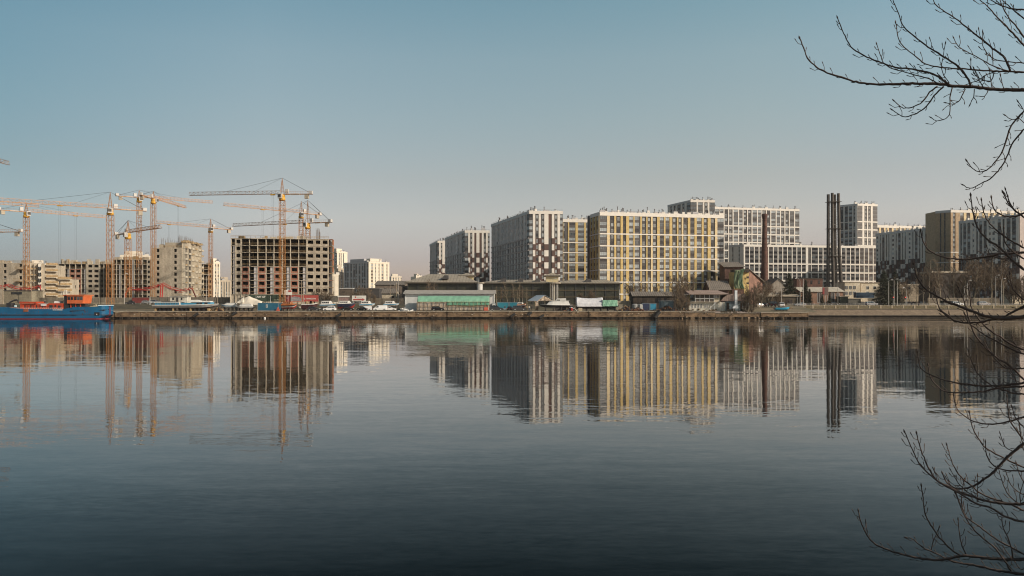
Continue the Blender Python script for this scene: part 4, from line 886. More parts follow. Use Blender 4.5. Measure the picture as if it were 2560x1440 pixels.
wood_d = stained('blackened_timber_wall', (0.075, 0.055, 0.04), (0.03, 0.023, 0.018), 1.0, 0.2); cream = stained('cream_plaster', (0.66, 0.58, 0.45), (0.50, 0.42, 0.31), 0.4, 0.3)
bluep = stained('faded_blue_plaster', (0.25, 0.33, 0.36), (0.16, 0.19, 0.2), 0.4, 0.3); whp = stained('flaking_white_plaster', (0.66, 0.63, 0.55), (0.42, 0.39, 0.32), 0.6, 0.3)
house('old dark timber shed with long grey sheet roof between the two tall lamp posts', 1583, 1690, 316, 739.5, 730, 777, wood_d, rdark, 'gx', 9, wins=((1638, 1652, 744, 757), (1660, 1668, 745, 757)), name='timber_shed', cat='shed')
house('small grey blue shed below the dark timber shed roof', 1653, 1684, 305, 753, 751, 777, bluep, steel, 'flat', 5, name='timber_shed', cat='shed')
# riverside house in three volumes
root = thing('riverside_house', (W(1768, 298), 298, 2.8), 'two storey cream and white riverside house with glazed veranda and brown roof', 'house')
d = 298
mb = MB(); mb.box(W(1722, d), W(1813, d), d, d+9, 2.4, Z(755, d), whp); mb.box(W(1748, d), W(1801, d), d+0.3, d+9, Z(755, d)+0.01, Z(735, d), cream); mb.build('wall', root)
mb = MB(); mb.box(W(1738, d), W(1785, d), d+0.05, d+0.28, Z(754, d), Z(737, d), M('veranda_dark', (0.06, 0.045, 0.035), 0.6)); mb.build('veranda', root)
for i in range(5):
    mb = MB(); x = W(1738+i*11.7, d); mb.box(x-0.07, x+0.07, d-0.15, d+0.04, Z(755, d), Z(737, d), frame_w); mb.build('veranda_post', root)
mb = MB(); mb.box(W(1725, d), W(1800, d), d-1.0, d+0.03, Z(755.4, d), Z(754.2, d), conc_l); mb.box(W(1738, d), W(1785, d), d-0.15, d-0.08, Z(747, d), Z(746, d), frame_w); mb.build('balcony', root)
mb = MB(); x0, x1 = W(1716, d), W(1812, d)
mb.hexa([(x0, d-1.3, Z(736.2, d)), (x1, d-1.3, Z(736.2, d)), (x1, d+9, Z(735, d)), (x0, d+9, Z(735, d)), (x0+1, d-1.3, Z(735.2, d)), (x1+1.5, d-1.3, Z(735.2, d)), (x1-0.5, d+9, Z(724.5, d)), (x0+1, d+9, Z(724.5, d))], rbrown); mb.build('roof', root)
holes(root, 'window', [(1786, 1791, 738, 744.5), (1792, 1797, 738, 744.5), (1729, 1732, 760, 769.5), (1736.5, 1740, 760, 769.5), (1744, 1747.5, 760, 769.5), (1751.5, 1755, 760, 769.5), (1762, 1764.5, 761, 769), (1767, 1769.5, 761, 769)], d-0.001, glC, frame_w)
mb = MB(); mb.bar((W(1773, d-1), d-1.1, Z(772, d)), (W(1790, d-1), d-1.1, Z(756, d)), 0.12, frame_w); mb.bar((W(1785, d), d-0.9, Z(776, d)), (W(1785, d), d-0.9, Z(755, d)), 0.1, frame_w); mb.bar((W(1805, d), d-0.9, Z(776, d)), (W(1805, d), d-0.9, Z(755, d)), 0.1, frame_w); mb.build('outside_stair', root)
mb = MB(); mb.box(W(1813.2, d), W(1873, d), d+0.5, d+9, 2.4, Z(753, d), bluep); mb.build('annex_wall', root)
holes(root, 'door', [(1816, 1823, 757, 774), (1851, 1856, 757, 775), (1858, 1863, 757, 776)], d+0.49, wood_d)
mb = MB(); prof = [(W(1802, d), Z(752, d)), (W(1808, d), Z(744, d)), (W(1818, d), Z(734.5, d)), (W(1862, d), Z(734.5, d)), (W(1869, d), Z(743, d)), (W(1876, d), Z(752, d))]
mb.rings([[(x, y, z) for x, z in prof] for y in (d-0.4, d+10)], rbrown, closed=True); mb.build('annex_roof', root)
# white loading chute
root = thing('chute', (W(1840, 294), 294, 2.7), 'tall white square chute standing on a funnel shaped foot in front of the riverside house', 'chute'); d = 294; mb = MB()
mb.box(W(1837.5, d), W(1843.5, d), d, d+0.9, Z(761, d), Z(726, d), M('white_paint', (0.72, 0.74, 0.74), 0.5)); mb.build('duct', root); mb = MB()
mb.rings([[(W(a, d), d-0.3, Z(q, d)), (W(e, d), d-0.3, Z(q, d)), (W(e, d), d+1.2, Z(q, d)), (W(a, d), d+1.2, Z(q, d))] for a, e, q in ((1838, 1843, 760.9), (1837, 1844, 763), (1831.5, 1845, 768), (1832, 1845, 771))], M('white_paint'), closed=True); mb.build('funnel', root)
mb = MB(); mb.bar((W(1834, d), d, Z(771, d)), (W(1834, d), d, 2.6), 0.09, steel); mb.bar((W(1843, d), d, Z(771, d)), (W(1843, d), d, 2.6), 0.09, steel); mb.build('leg', root)
# ruined yellow house with green netting, brick wing and brick head house
yplast = stained('yellow_plaster', (0.60, 0.44, 0.17), (0.42, 0.31, 0.14), 0.4, 0.3); pinkb = stained('peeling_pink_brick', (0.27, 0.15, 0.11), (0.17, 0.095, 0.07), 0.4, 0.4)
d = 372
root = thing('derelict_mill', (W(1850, d), d, G0), 'derelict yellow mill house draped with green netting, peeling brick wing sloping to the chimney', 'old mill')
mb = MB(); mb.prism([P(1822, 379), P(1834, 372), P(1872, 373), P(1872, 392), P(1826, 392)], G0, Z(680, d), yplast); mb.build('wall', root)
mb = MB(); mb.prism([P(1826, 378), P(1836, 371), P(1874, 371.6), P(1874, 393), P(1828, 393)], Z(680, d)+0.01, Z(673, d), wood_d); mb.build('roof_storey', root)
mb = MB(); A, B = P(1872.2, 373.2), P(1906, 380); L, dd, n = frame(A, B); zt = Z(673, d); zl = Z(702, d)
k = [(A[0], A[1]), (B[0], B[1]), (B[0]+0.5, B[1]+14), (A[0]+0.5, A[1]+14)]
mb.hexa([(k[0][0], k[0][1], G0), (k[1][0], k[1][1], G0), (k[2][0], k[2][1], G0), (k[3][0], k[3][1], G0), (k[0][0], k[0][1], zt), (k[1][0], k[1][1], zl), (k[2][0], k[2][1], zl), (k[3][0], k[3][1], zt)], pinkb); mb.build('brick_wing', root)
mb = MB(); mb.hexa([(k[0][0], k[0][1]-.6, zt), (k[1][0]+1, k[1][1]-.6, zl-0.5), (k[2][0]+1, k[2][1], zl-0.5), (k[3][0], k[3][1], zt), (k[0][0], k[0][1]-.6, zt+0.35), (k[1][0]+1, k[1][1]-.6, zl-0.15), (k[2][0]+1, k[2][1], zl-0.15), (k[3][0], k[3][1], zt+0.35)], rdark); mb.build('wing_roof', root)
holes(root, 'window', [(1866, 1872, 676, 681), (1866, 1872, 691, 696), (1866, 1872, 706, 710)], 371.5, glC); holes(root, 'window', [(1866, 1872, 691.5, 695.5)], 372.3, glC)
cloth('netting', root, lambda u, v: (W(1837+22*u-(3*math.sin(v*3)) , 370.4), 370.4-0.3*math.sin(u*7), Z(676+46*v, 370)), 14, 20, M('green_netting', (0.15, 0.20, 0.11), 0.7, var=0.3, scale=0.5), 0.14, 9)
cloth('netting_fold', root, lambda u, v: (W(1853+9*u-7*math.sin(v*3.1), 369.6), 369.6, Z(672+50*v, 370)), 6, 20, M('dark_green_netting', (0.05, 0.10, 0.05), 0.7, var=0.3), 0.2, 12)
mb = MB(); mb.box(W(1831, d-2), W(1860, d-2), d-2, d-0.5, G0, Z(723, d), redbrick); mb.build('brick_base', root)
house('small square brick head house with tilted grey roof above the yellow derelict mill', 1812, 1858, 396, 667, 655, 760, redbrick, rdark, 'shed', 10, name='brick_head_house', cat='brick building', over=0.8)
house('low dark gabled brick shed left of the yellow derelict mill', 1778, 1822, 368, 722, 702, 752, redbrick, rdark, 'gx', 12, name='brick_shed', cat='shed', over=1.0)
# brick chimney
d = 402; cx = W(1911.5, d); root = thing('brick_chimney', (cx, d, G0), 'tall tapering round red brick chimney in front of the white gridded block', 'chimney')
def circ(x, y, z, r, n=24): return [(x+math.cos(t*2*math.pi/n)*r, y+math.sin(t*2*math.pi/n)*r, z) for t in range(n)]
zt = Z(535, d); mb = MB(); mb.rings([circ(cx, d, z, r) for z, r in ((G0, 2.15), (G0+6, 2.0), (zt-12, 1.25), (zt-3.0, 1.12), (zt-2.6, 1.12))], redbrick, closed=True); mb.build('shaft', root)
mb = MB(); mb.rings([circ(cx, d, z, r) for z, r in ((zt-2.58, 1.15), (zt-1.2, 1.4), (zt-0.4, 1.45), (zt, 1.3))], M('sooty_brick', (0.10, 0.05, 0.04), 0.9), closed=True); mb.build('crown', root)
mb = MB()
for k in range(13): z = G0+6+k*3.0; r = 2.0-(2.0-1.2)*k*3.0/(zt-12-G0-6+9)+0.05; mb.rings([circ(cx, d, z, r), circ(cx, d, z+0.12, r)], M('iron_band', (0.08, 0.045, 0.035), 0.8), closed=True)
mb.build('iron_band', root)
# steel flue stack of four pipes
d = 462; root = thing('flue_stack', (W(2084, d), d, G0), 'four tall dark steel flue pipes joined by a lattice mast, taller than the blocks behind', 'flue stack'); zt = Z(486, d)
flue = M('flue_steel', (0.075, 0.063, 0.052), 0.55, metal=0.2, var=0.15)
tops = [(2070.5, 0, zt), (2079.3, -.8, zt+0.7), (2087.6, .8, zt), (2096, 0, zt+0.6)]; bots = [(2069.5, 0), (2081.5, -2), (2094, 2), (2105.5, 0)]
pp = []
for (a, dy, z), (b_, dy2) in zip(tops, bots):
    mb = MB(); zm = G0+30; top = Vector((W(a, d), d+dy, z)); mid = Vector((W(a+(b_-a)*0.25, d), d+dy*1.2, zm)); bot = Vector((W(b_, d), d+dy2, G0))
    mb.path([bot, mid, top], [1.05, 0.9, 0.82], flue, 14); mb.build('flue_pipe', root); pp.append((bot, mid, top))
mb = MB()
def pz(i, z):
    b0, m0, t0 = pp[i]; return b0.lerp(m0, (z-G0)/30.0) if z < G0+30 else m0.lerp(t0, min(1, (z-G0-30)/(t0.z-G0-30)))
z = G0+1; k = 0
while z < zt-3:
    for i, j in ((0, 1), (1, 2), (2, 3), (0, 3)):
        mb.bar(pz(i, z), pz(j, z), 0.09, steel if (i+k) % 3 == 0 else flue, 4); a, b_ = (i, j) if k % 2 else (j, i); mb.bar(pz(a, z), pz(b_, z+3), 0.07, steel if i == 1 else flue, 4)
    z += 3; k += 1
mb.build('lattice', root, fix=False)
mb = MB()
for z in (zt-4.5, zt-20, zt-36): mb.prism([(pz(0, z).x-0.9, d-2.6), (pz(3, z).x+0.9, d-2.6), (pz(3, z).x+0.9, d+2.6), (pz(0, z).x-0.9, d+2.6)], z, z+0.15, flue)
mb.build('platform', root)
# other low buildings, left to right
house('long flat concrete site office roofed in grey behind the ship at the left', 10, 80, 338, 727, 725.5, 757, stained('grey_green_plaster', (0.27, 0.24, 0.17), (0.2, 0.17, 0.12), 0.3, 0.2), dgrey, 'flat', 8, wins=((28, 55, 730, 736),), name='site_office')
house('pale site cabin on the quayside road below the small windowed block', 425, 468, 338, 742, 741, 757, whp, steel, 'flat', 4, wins=((431, 435, 744, 750), (452, 456, 744, 750)), doors=((440, 446, 744, 756),), name='site_cabin', cat='cabin')
house('low cream building with grey hipped roof left of the dark glazed warehouse', 955, 990, 372, 733, 722, 752, cream, rdark, 'gx', 10, wins=((980, 986, 740, 746),))
house('dark fenced low hall with a white edged flat roof behind the white hoarding', 850, 881, 380, 722, 720.5, 752, stained('dark_timber_cladding', (0.14, 0.11, 0.085), (0.09, 0.07, 0.055), 0.5, 0.2), frame_w, 'flat', 9, wins=((855, 858, 729, 731), (859, 862, 729, 731)))
house('low dark hall with two pale blue square panels behind the bare trees', 881, 948, 384, 722, 720, 752, dgrey, roofgrey, 'flat', 9, wins=((883, 891, 725, 731), (892, 900, 725, 731)), fr=bluep)
house('grey brown factory shed with roof lights behind the low cream building', 938, 1012, 460, 712, 702, 745, stained('brown_grey_render', (0.22, 0.175, 0.14), (0.14, 0.11, 0.09), 0.3, 0.3), rdark, 'gx', 20, wins=((944, 950, 720, 726), (960, 966, 720, 726), (975, 981, 720, 726)))
house('light grey gabled house between the brick chimney and the spruce', 1928, 1966, 385, 712, 696, 755, stained('flaking_grey_plaster', (0.36, 0.32, 0.27), (0.26, 0.22, 0.18), 0.4, 0.4), rdark, 'gy', 14, name='gabled_house', cat='house')
house('square red brick house with arched windows standing behind the dark spruces', 1992, 2057, 392, 697, 695, 750, redbrick, M('dark_coping'), 'flat', 12, wins=((2026, 2031, 701, 710), (2045, 2050, 701, 710)), name='brick_house', cat='house')
house('low orange walled building with wide pale sheet roof under the steel flues', 2002, 2108, 350, 729, 718, 761, stained('orange_plaster', (0.33, 0.18, 0.12), (0.21, 0.13, 0.09), 0.4, 0.3), ribbed('pale_sheet_roof', (0.46, 0.41, 0.33), (0.35, 0.31, 0.25), 0.8, 0, 0.6), 'gx', 14, wins=((2044, 2052, 732, 756), (2078, 2086, 732, 756), (2092, 2098, 733, 750)), fr=frame_w)
house('two storey cream office with small paired windows behind the blue container', 2112, 2150, 392, 706, 704.5, 752, cream, conc, 'flat', 12, wins=((2113, 2119, 715, 723), (2123, 2129, 715, 723), (2133, 2139, 715, 723), (2113, 2119, 729, 737), (2123, 2129, 729, 737), (2133, 2139, 729, 737)), fr=frame_w, name='office_building', cat='office')
house('cream office wing standing back beside the big spruce', 2152, 2200, 400, 708, 706.5, 752, cream, conc, 'flat', 12, wins=((2166, 2172, 716, 723), (2184, 2190, 716, 723), (2166, 2172, 729, 736)), fr=frame_w, name='office_building', cat='office')
house('pale low building glimpsed through the bare birches', 2230, 2296, 395, 712, 710, 752, stained('beige_render', (0.36, 0.30, 0.22), (0.27, 0.22, 0.16), 0.3, 0.3), conc, 'flat', 10, wins=((2262, 2276, 716, 724),))
house('dark flat roofed hall with pale roof edge behind the birch trunks, below the tan tower', 2330, 2425, 410, 682, 678, 752, stained('dark_brown_render', (0.07, 0.055, 0.045), (0.04, 0.032, 0.028), 0.3, 0.3), conc, 'flat', 16)
house('long low beige canopy roof with yellow posts behind the parked cars', 1905, 2000, 345, 741, 734, 761, stained('dark_canopy', (0.10, 0.08, 0.055), (0.05, 0.04, 0.03), 0.4, 0.3), M('beige_sheet', (0.42, 0.35, 0.26), 0.7), 'shed', 9, wins=((1964, 1981, 749, 759),), name='market_canopy', cat='canopy')
house('pale flat utility building at the far right edge behind the last lamp post', 2530, 2600, 372, 737, 735, 758, cream, conc, 'flat', 8)
house('grey metal kiosk beside the low orange walled building', 2100, 2120, 345, 742, 740.5, 760, stained('kiosk_green', (0.06, 0.07, 0.05), (0.04, 0.045, 0.035), 0.4, 0.3), conc, 'flat', 4, name='kiosk', cat='kiosk')
house('pair of plain grey site boxes under the blue container', 2121, 2152, 350, 747, 746, 761, stained('grey_box_paint', (0.17, 0.165, 0.14), (0.13, 0.125, 0.11), 0.4, 0.3), conc, 'flat', 3, name='site_cabin', cat='cabin')
house('bus stop like dark kiosk on the embankment behind the bare branches', 2360, 2392, 337, 752, 751, 765, stained('bus_shelter', (0.09, 0.085, 0.07), (0.06, 0.055, 0.045), 0.4, 0.3), conc, 'flat', 3, name='kiosk', cat='kiosk')
# grassy hill on the skyline
mb = MB(); hx0, hx1 = W(1000, 1300), W(1062, 1300); rings_ = []
for i in range(15):
    u = i/14; rings_.append([(hx0-60+(hx1-hx0+120)*u, 1250+80*v, G0+((34+8*math.sin(u*5)))*math.sin(math.pi*u)**0.6*math.sin(math.pi*v/5.0)) for v in range(6)])
mb.rings(rings_, stained('far_scrub', (0.16, 0.15, 0.10), (0.09, 0.09, 0.06), 0.03, 0.03), cap=False); tag(mb.build('hill', smooth=True), kind='structure')
# ================================================================ fences, hoardings, signs
fen = stained('precast_fence_concrete', (0.34, 0.29, 0.22), (0.22, 0.19, 0.14), 0.6, 0.4)
fen_in = M('fence_relief', (0.20, 0.17, 0.13), 0.9)
def fence(label, px0, px1, d, pyt, zb, mat=fen, panel=2.6, coff=True, name='concrete_fence'):
    root = thing(name, (W(px0, d), d, zb), label, 'fence'); x0, x1 = W(px0, d), W(px1, d); zt = Z(pyt, d); n_ = max(1, int((x1-x0)/panel)); w = (x1-x0)/n_
    for i in range(n_):
        mb = MB(); a = x0+i*w; mb.box(a+0.14, a+w-0.14, d, d+0.1, zb-0.2, zt, mat)
        if coff:
            for q in range(5): mb.box(a+0.2+(w-0.4)*q/5+0.05, a+0.2+(w-0.4)*(q+1)/5-0.05, d-0.06, d-0.002, zb+0.9, zt-0.15, fen_in)
        mb.build('panel', root)
        mb = MB(); mb.box(a-0.12, a+0.12, d-0.12, d+0.15, zb-0.2, zt+0.12, mat); mb.build('post', root)
    return root
fence('precast concrete panel fence running behind the ship and the quayside road', 82, 340, 343, 744, G0)
fence('taller blank grey hoarding fence behind the long blue and white ship', 340, 576, 345, 743, G0, stained('grey_hoarding', (0.17, 0.15, 0.12), (0.11, 0.10, 0.08), 0.5, 0.4), panel=3.2)
fence('old concrete lattice fence between the white signboard and the hangar', 924, 975, 342, 745.5, G0-1, fen, 3.0)
fence('dark solid fence joining the hangar', 975, 1010, 340, 745, G0-1, stained('dark_fence', (0.10, 0.09, 0.075), (0.07, 0.06, 0.05), 0.4, 0.3), 3.0, False)
fence('pale concrete fence behind the bare tree trunks at the right', 2320, 2500, 348, 745, G0-0.3, stained('pale_fence', (0.42, 0.36, 0.27), (0.30, 0.25, 0.19), 0.4, 0.4), 4.0)
fence('low grey concrete block wall beside the timber shed', 1540, 1578, 318, 752, 2.8, fen, 3.0, False)
txt_w = M('sign_white_paint', (0.72, 0.70, 0.64), 0.6, var=0); dkgreen = M('dark_green_board', (0.045, 0.07, 0.045), 0.7, var=0.1); red_b = M('faded_red_board', (0.42, 0.075, 0.06), 0.7, var=0.15, scale=0.4)
def board(label, px0, px1, d, pyt, pyb, mat, zb=G0, cat='billboard', name='billboard', legs=True):
    root = thing(name, (W(px0, d), d, zb), label, cat); x0, x1 = W(px0, d), W(px1, d); mb = MB(); mb.box(x0, x1, d, d+0.12, Z(pyb, d), Z(pyt, d), mat); mb.build('board', root)
    if legs:
        for i in range(3): mb = MB(); x = x0+(x1-x0)*(0.1+0.4*i); mb.box(x-0.1, x+0.1, d+0.13, d+0.33, zb-0.3, Z(pyt, d), steel); mb.build('post', root)
    return root
d = 334
rt = board('dark green hoarding with white lettering ART OF beside the white tent', 622, 713, d, 737.5, 754, dkgreen)
text_mesh('lettering', 'ART OF', 1.05, txt_w, (W(642, d), d-0.03, Z(744.2, d)), 0, rt, bold=0.03); text_mesh('lettering', 'HOPTRANS', 0.72, M('sign_olive_paint', (0.42, 0.42, 0.30), 0.6, var=0), (W(686, d), d-0.03, Z(751.3, d)), 0, rt, bold=0.02)
rt = board('long red hoarding with grey picture panel and white letters behind the orange boat', 714, 796, d, 738, 754, red_b)
mb = MB(); pts = [(W(724+a, d), Z(q, d)) for a, q in ((0, 752.5), (30, 752.5), (28, 745), (22, 742), (12, 741), (3, 743.5))]; k = [(x, d-0.05, z) for x, z in pts]+[(x, d-0.005, z) for x, z in pts]
mb.rings([k[:6], k[6:]], M('poster_grey', (0.30, 0.28, 0.29), 0.7, var=0.3, scale=1.5), closed=True); mb.build('picture_panel', rt)
text_mesh('lettering', 'ТЬ ТИВНОСТИ', 0.75, txt_w, (W(757, d), d-0.03, Z(748.5, d)), 0, rt, bold=0.02); text_mesh('lettering', 'Р', 0.95, txt_w, (W(716, d), d-0.03, Z(748, d)), 0, rt, bold=0.02)
rt = board('small white and red notice board above the junction of the green and red hoardings', 710, 730, d-0.6, 725, 737, txt_w, name='notice_board', cat='notice board')
mb = MB(); mb.box(W(722, d), W(730, d), d-0.66, d-0.605, Z(730, d), Z(725.6, d), red_b); mb.build('red_strip', rt)
for i in range(3): mb = MB(); mb.box(W(711.5, d), W(721, d), d-0.64, d-0.605, Z(729+i*2.5, d), Z(728.5+i*2.5, d), lgrey); mb.build('text_line', rt)
d = 336
rt = board('white signboard with a big red arrow pointing right, behind the boats', 880, 915, d, 739, 753, txt_w, zb=4.6)
mb = MB(); x0, x1 = W(883, d), W(912, d); zc = Z(749, d); mb.xprism([(x0, zc-0.32), (x1-1.0, zc-0.32), (x1-1.0, zc-0.62), (x1, zc), (x1-1.0, zc+0.62), (x1-1.0, zc+0.32), (x0, zc+0.32)], d-0.04, d-0.003, red_b); mb.build('arrow', rt)
mb = MB(); mb.rings([[(W(889, d)+math.cos(t*math.pi/6)*r, y, Z(743, d)+math.sin(t*math.pi/6)*r) for t in range(12)] for r, y in ((0.35, d-0.003), (0.35, d-0.04), (0.2, d-0.041))], red_b, closed=True); mb.build('logo', rt)
for i in range(2): mb = MB(); mb.box(W(893, d), W(905, d), d-0.03, d-0.003, Z(743.6+i*1.8, d), Z(743.0+i*1.8, d), lgrey); mb.build('text_line', rt)
rt = board('faded pinkish poster fence with white top strip left of the arrow signboard', 846, 873, d, 743, 754, stained('faded_poster', (0.36, 0.22, 0.20), (0.16, 0.12, 0.11), 1.2, 1.0), zb=4.6)
mb = MB(); mb.box(W(844, d), W(874, d), d-0.15, d-0.01, Z(742.5, d), Z(739.5, d), txt_w); mb.build('top_strip', rt)
board('dark grey green hoarding with scuffs between the red hoarding and the poster fence', 797, 845, d, 740, 755, stained('scuffed_board', (0.22, 0.20, 0.16), (0.10, 0.095, 0.08), 0.8, 0.8), zb=4.6)
board('red site gate hoarding behind the parked white cars left of the red boom leg', 330, 372, 342, 744, 757, M('maroon_gate', (0.20, 0.04, 0.035), 0.7, var=0.2), name='site_gate', cat='gate')
rt = board('tall narrow red and grey advertising panel on a post before the low orange walled building', 2056, 2071, 340, 718, 738, M('brown_ad_panel', (0.13, 0.09, 0.075), 0.7), zb=4.4)
mb = MB(); mb.box(W(2056.3, 340), W(2061, 340), 339.9, 339.99, Z(736, 340), Z(719, 340), M('deep_red_panel', (0.25, 0.025, 0.025), 0.6)); mb.build('red_strip', rt)
# low metal fence along the embankment road
root = thing('guard_railing', (W(2000, 336), 336, G0-0.4), 'long low grey guard railing along the far side of the embankment road', 'railing'); mb = MB(); x = W(1970, 336)
for z in (4.9, 5.35): mb.box(x, 240, 336.3, 336.36, z, z+0.07, steel)
while x < 240: mb.box(x, x+0.08, 336.37, 336.45, 4.4, 5.45, steel); x += 1.9
mb.build('rail', root)
# ================================================================ containers, boats, ship
cblue = ribbed('blue_corrugated_steel', (0.02, 0.135, 0.22), (0.012, 0.075, 0.125), 0.28, 0, 0.5, 0.5); cteal = ribbed('teal_corrugated_steel', (0.02, 0.22, 0.30), (0.012, 0.12, 0.17), 0.28, 0, 0.5, 0.5); cnavy = ribbed('navy_corrugated_steel', (0.02, 0.035, 0.09), (0.012, 0.02, 0.05), 0.28, 0, 0.5, 0.5)
def container(label, px0, px1, d, pyt, pyb, mat, depth=2.5, win=None, cat='container', name='shipping_container'):
    x0, x1, z0, z1 = W(px0, d), W(px1, d), Z(pyb, d), Z(pyt, d); root = thing(name, ((x0+x1)/2, d, z0), label, cat); mb = MB(); mb.box(x0+.08, x1-.08, d+.05, d+depth-.05, z0+.1, z1-.1, mat); mb.build('body', root)
    mb = MB(); e = M('container_rim', (0.20, 0.24, 0.28), 0.6, var=0.1)
    for x in (x0, x1-0.12): mb.box(x, x+0.12, d, d+0.12, z0, z1, e); mb.box(x, x+0.12, d+depth-.12, d+depth, z0, z1, e)
    for z in (z0, z1-0.12): mb.box(x0+.12, x1-.12, d, d+.12, z, z+.12, e)
    for x in (x0, x1-0.12): mb.box(x, x+.12, d+.12, d+depth-.12, z1-.12, z1, e)
    mb.build('rim', root); mb = MB(); mb.box(x0+.12, x1-.12, d+.12, d+depth-.12, z1-.1, z1-.03, M('container_roof', (0.26, 0.30, 0.33), 0.6)); mb.build('roof', root)
    if win: holes(root, 'window', [win], d+0.045, glC, frame_w)
    return root
container('blue corrugated site container with one small window on the quay beside the white tent', 644, 697, 293, 757, 776.5, cblue, 4, (665.5, 668.5, 762, 768.5))
container('dark navy storage box squeezed behind the blue container', 697, 706, 297, 757, 777, cnavy)
container('teal container with dark doorway, first behind the dark estate car', 1243, 1272, 312, 755.5, 772, cteal)
container('teal container right behind the black hatchback seen from the back', 1273, 1294, 313, 755.5, 772, cteal)
container('navy container under the left lamp post beside the rusty scrap', 1606, 1624, 299, 758, 776.5, cnavy)
container('small bright blue container next to the navy one', 1625, 1641, 299, 758.5, 775, M('bright_blue_paint', (0.03, 0.25, 0.40), 0.5, var=0.2), 2.2)
container('dark blue site container raised up in front of the cream office', 2140, 2186, 344, 731, 745, M('deep_blue_paint', (0.012, 0.04, 0.075), 0.6, var=0.2), 2.5)
container('white camper cabin peeping over the dark estate car', 1230, 1239, 303, 758, 768, wsheet, 3, (1232, 1237, 762, 765), 'cabin', 'camper_cabin')
hwhite = M('boat_white_gelcoat', (0.68, 0.66, 0.62), 0.35, var=0.08); hblue = M('boat_blue_stripe', (0.03, 0.22, 0.38), 0.4, var=0.1); hgrey = M('boat_grey_hull', (0.36, 0.36, 0.36), 0.5, var=0.1); hdark = M('boat_black_hull', (0.020, 0.018, 0.022), 0.5, var=0.2)
hred = M('boat_red_antifouling', (0.45, 0.025, 0.015), 0.55, var=0.15); horange = M('varnished_orange_wood', (0.42, 0.13, 0.03), 0.5, var=0.2); maroon = M('boat_maroon_hull', (0.06, 0.016, 0.02), 0.5, var=0.2); navyh = M('boat_navy_hull', (0.015, 0.02, 0.05), 0.45, var=0.1)
cradle_shade = M('cradle_shade_dark', (0.06, 0.05, 0.045), 0.8, var=0.1)  # cradles coloured dark to carry the shade under the hulls
def hull(mb, L, Bm, zk, zd, bands, bow=0.35, stern=0.06, sheer=0.35):
    """lofted hull along x, bow at +x; bands: list of (height fraction, material)"""
    rings_ = []; N = 14
    for i in range(N+1):
        t = i/N; x = -L/2+L*t; b = Bm/2*(1-stern*(1-t)**2)*(1-max(0, (t-(1-bow))/bow)**2.2)**0.9 if t < 1 else 0.02
        b = max(b, 0.02); kz = zk+(zd-zk)*0.75*max(0, (t-0.75)/0.25)**2; top = zd+sheer*t**3; r = []
        fr = [0.0]+[f for f, _ in bands]
        for s in (1, -1):
            ff = fr if s == 1 else fr[::-1]
            for f in ff:
                w = b*(0.45+0.55*min(1, f*1.6)**0.6) if f > 0 else b*0.12
                r.append((x+0.25*L*0.12*f*(t > 0.9), s*w, kz+(top-kz)*f))
        rings_.append(r)
    m1 = [m for _, m in bands]; mats = m1+[bands[-1][1]]+m1[::-1]+[bands[0][1]]
    mb.rings(rings_, mats, closed=True)
def cradle(root, L, zk, z0, Bm, n_=4):
    mb = MB()
    for i in range(n_):
        x = -L*0.4+L*0.72*i/(n_-1); mb.box(x-0.15, x+0.15, -Bm*0.45, Bm*0.45, z0, zk+0.06, cradle_shade)
        for s in (-1, 1): mb.bar((x, s*Bm*0.48, z0), (x, s*Bm*0.36, zk+0.7), 0.07, cradle_shade)
    mb.build('cradle', root)
def boat(label, pxc, d, Lpx, pyb, pyk, pyd, pyt, bands, cabin, style='cruiser', rz=0.0, Bm=None, group=None, name='boat'):
    """stored boat: centre column, length in picture pixels, rows of ground, keel, deck and cabin top"""
    s_ = d/F; L = Lpx*s_; z0 = 0; gz = Z(pyb, d); zk = (pyb-pyk)*s_; zd = (pyb-pyd)*s_; zt = (pyb-pyt)*s_; Bm = Bm or max(2.2, L*0.34)
    root = thing(name, (0, 0, 0), label, 'boat', group, rz); mb = MB(); hull(mb, L, Bm, zk, zd, bands); mb.build('hull', root); cradle(root, L, zk, z0-0.05, Bm)
    mb = MB(); mb.box(-L*0.47, L*0.2, -Bm*0.42, Bm*0.42, zd-0.12, zd+0.03, bands[-1][1]); mb.build('deck', root)
    if style == 'cruiser':
        mb = MB(); h = zt-zd; mb.rings([[(x, -y, zd+0.03), (x+dx, -y*0.85, zd+h), (x+dx, y*0.85, zd+h), (x, y, zd+0.03)] for x, dx, y in ((-L*0.42, 0.05*L, Bm*0.4), (L*0.12, -0.02*L, Bm*0.38), (L*0.30, -0.12*L, Bm*0.28))], cabin, closed=True); mb.build('cabin', root)
        for k in range(4):
            mb = MB(); x = -L*0.33+k*L*0.115; mb.box(x, x+L*0.075, -Bm*0.405, -Bm*0.37, zd+h*0.38, zd+h*0.74, glC); mb.build('window', root)
        mb = MB(); mb.box(-L*0.40, L*0.16, -Bm*0.37, Bm*0.37, zt-0.02, zt+0.07, cabin); mb.build('cabin_roof', root)
        mb = MB()
        for k in range(8): x = -L*0.46+k*L*0.115; mb.bar((x, -Bm*0.43, zd), (x, -Bm*0.43, zd+0.55), 0.02, steel, 3)
        mb.bar((-L*0.46, -Bm*0.43, zd+0.55), (L*0.36, -Bm*0.3, zd+0.6), 0.022, steel, 3); mb.build('guard_rail', root)
    elif style == 'open':
        mb = MB(); rnd = random.Random(int(pxc))
        for k in range(7): x = rnd.uniform(-L*0.4, L*0.25); mb.box(x, x+rnd.uniform(.3, .9), -Bm*0.3, rnd.uniform(0, Bm*.3), zd+.03, zd+rnd.uniform(.25, zt-zd), rnd.choice([cabin, hwhite, timber]))
        mb.build('deck_gear', root)
    root.location = (W(pxc, d), d, gz); return root
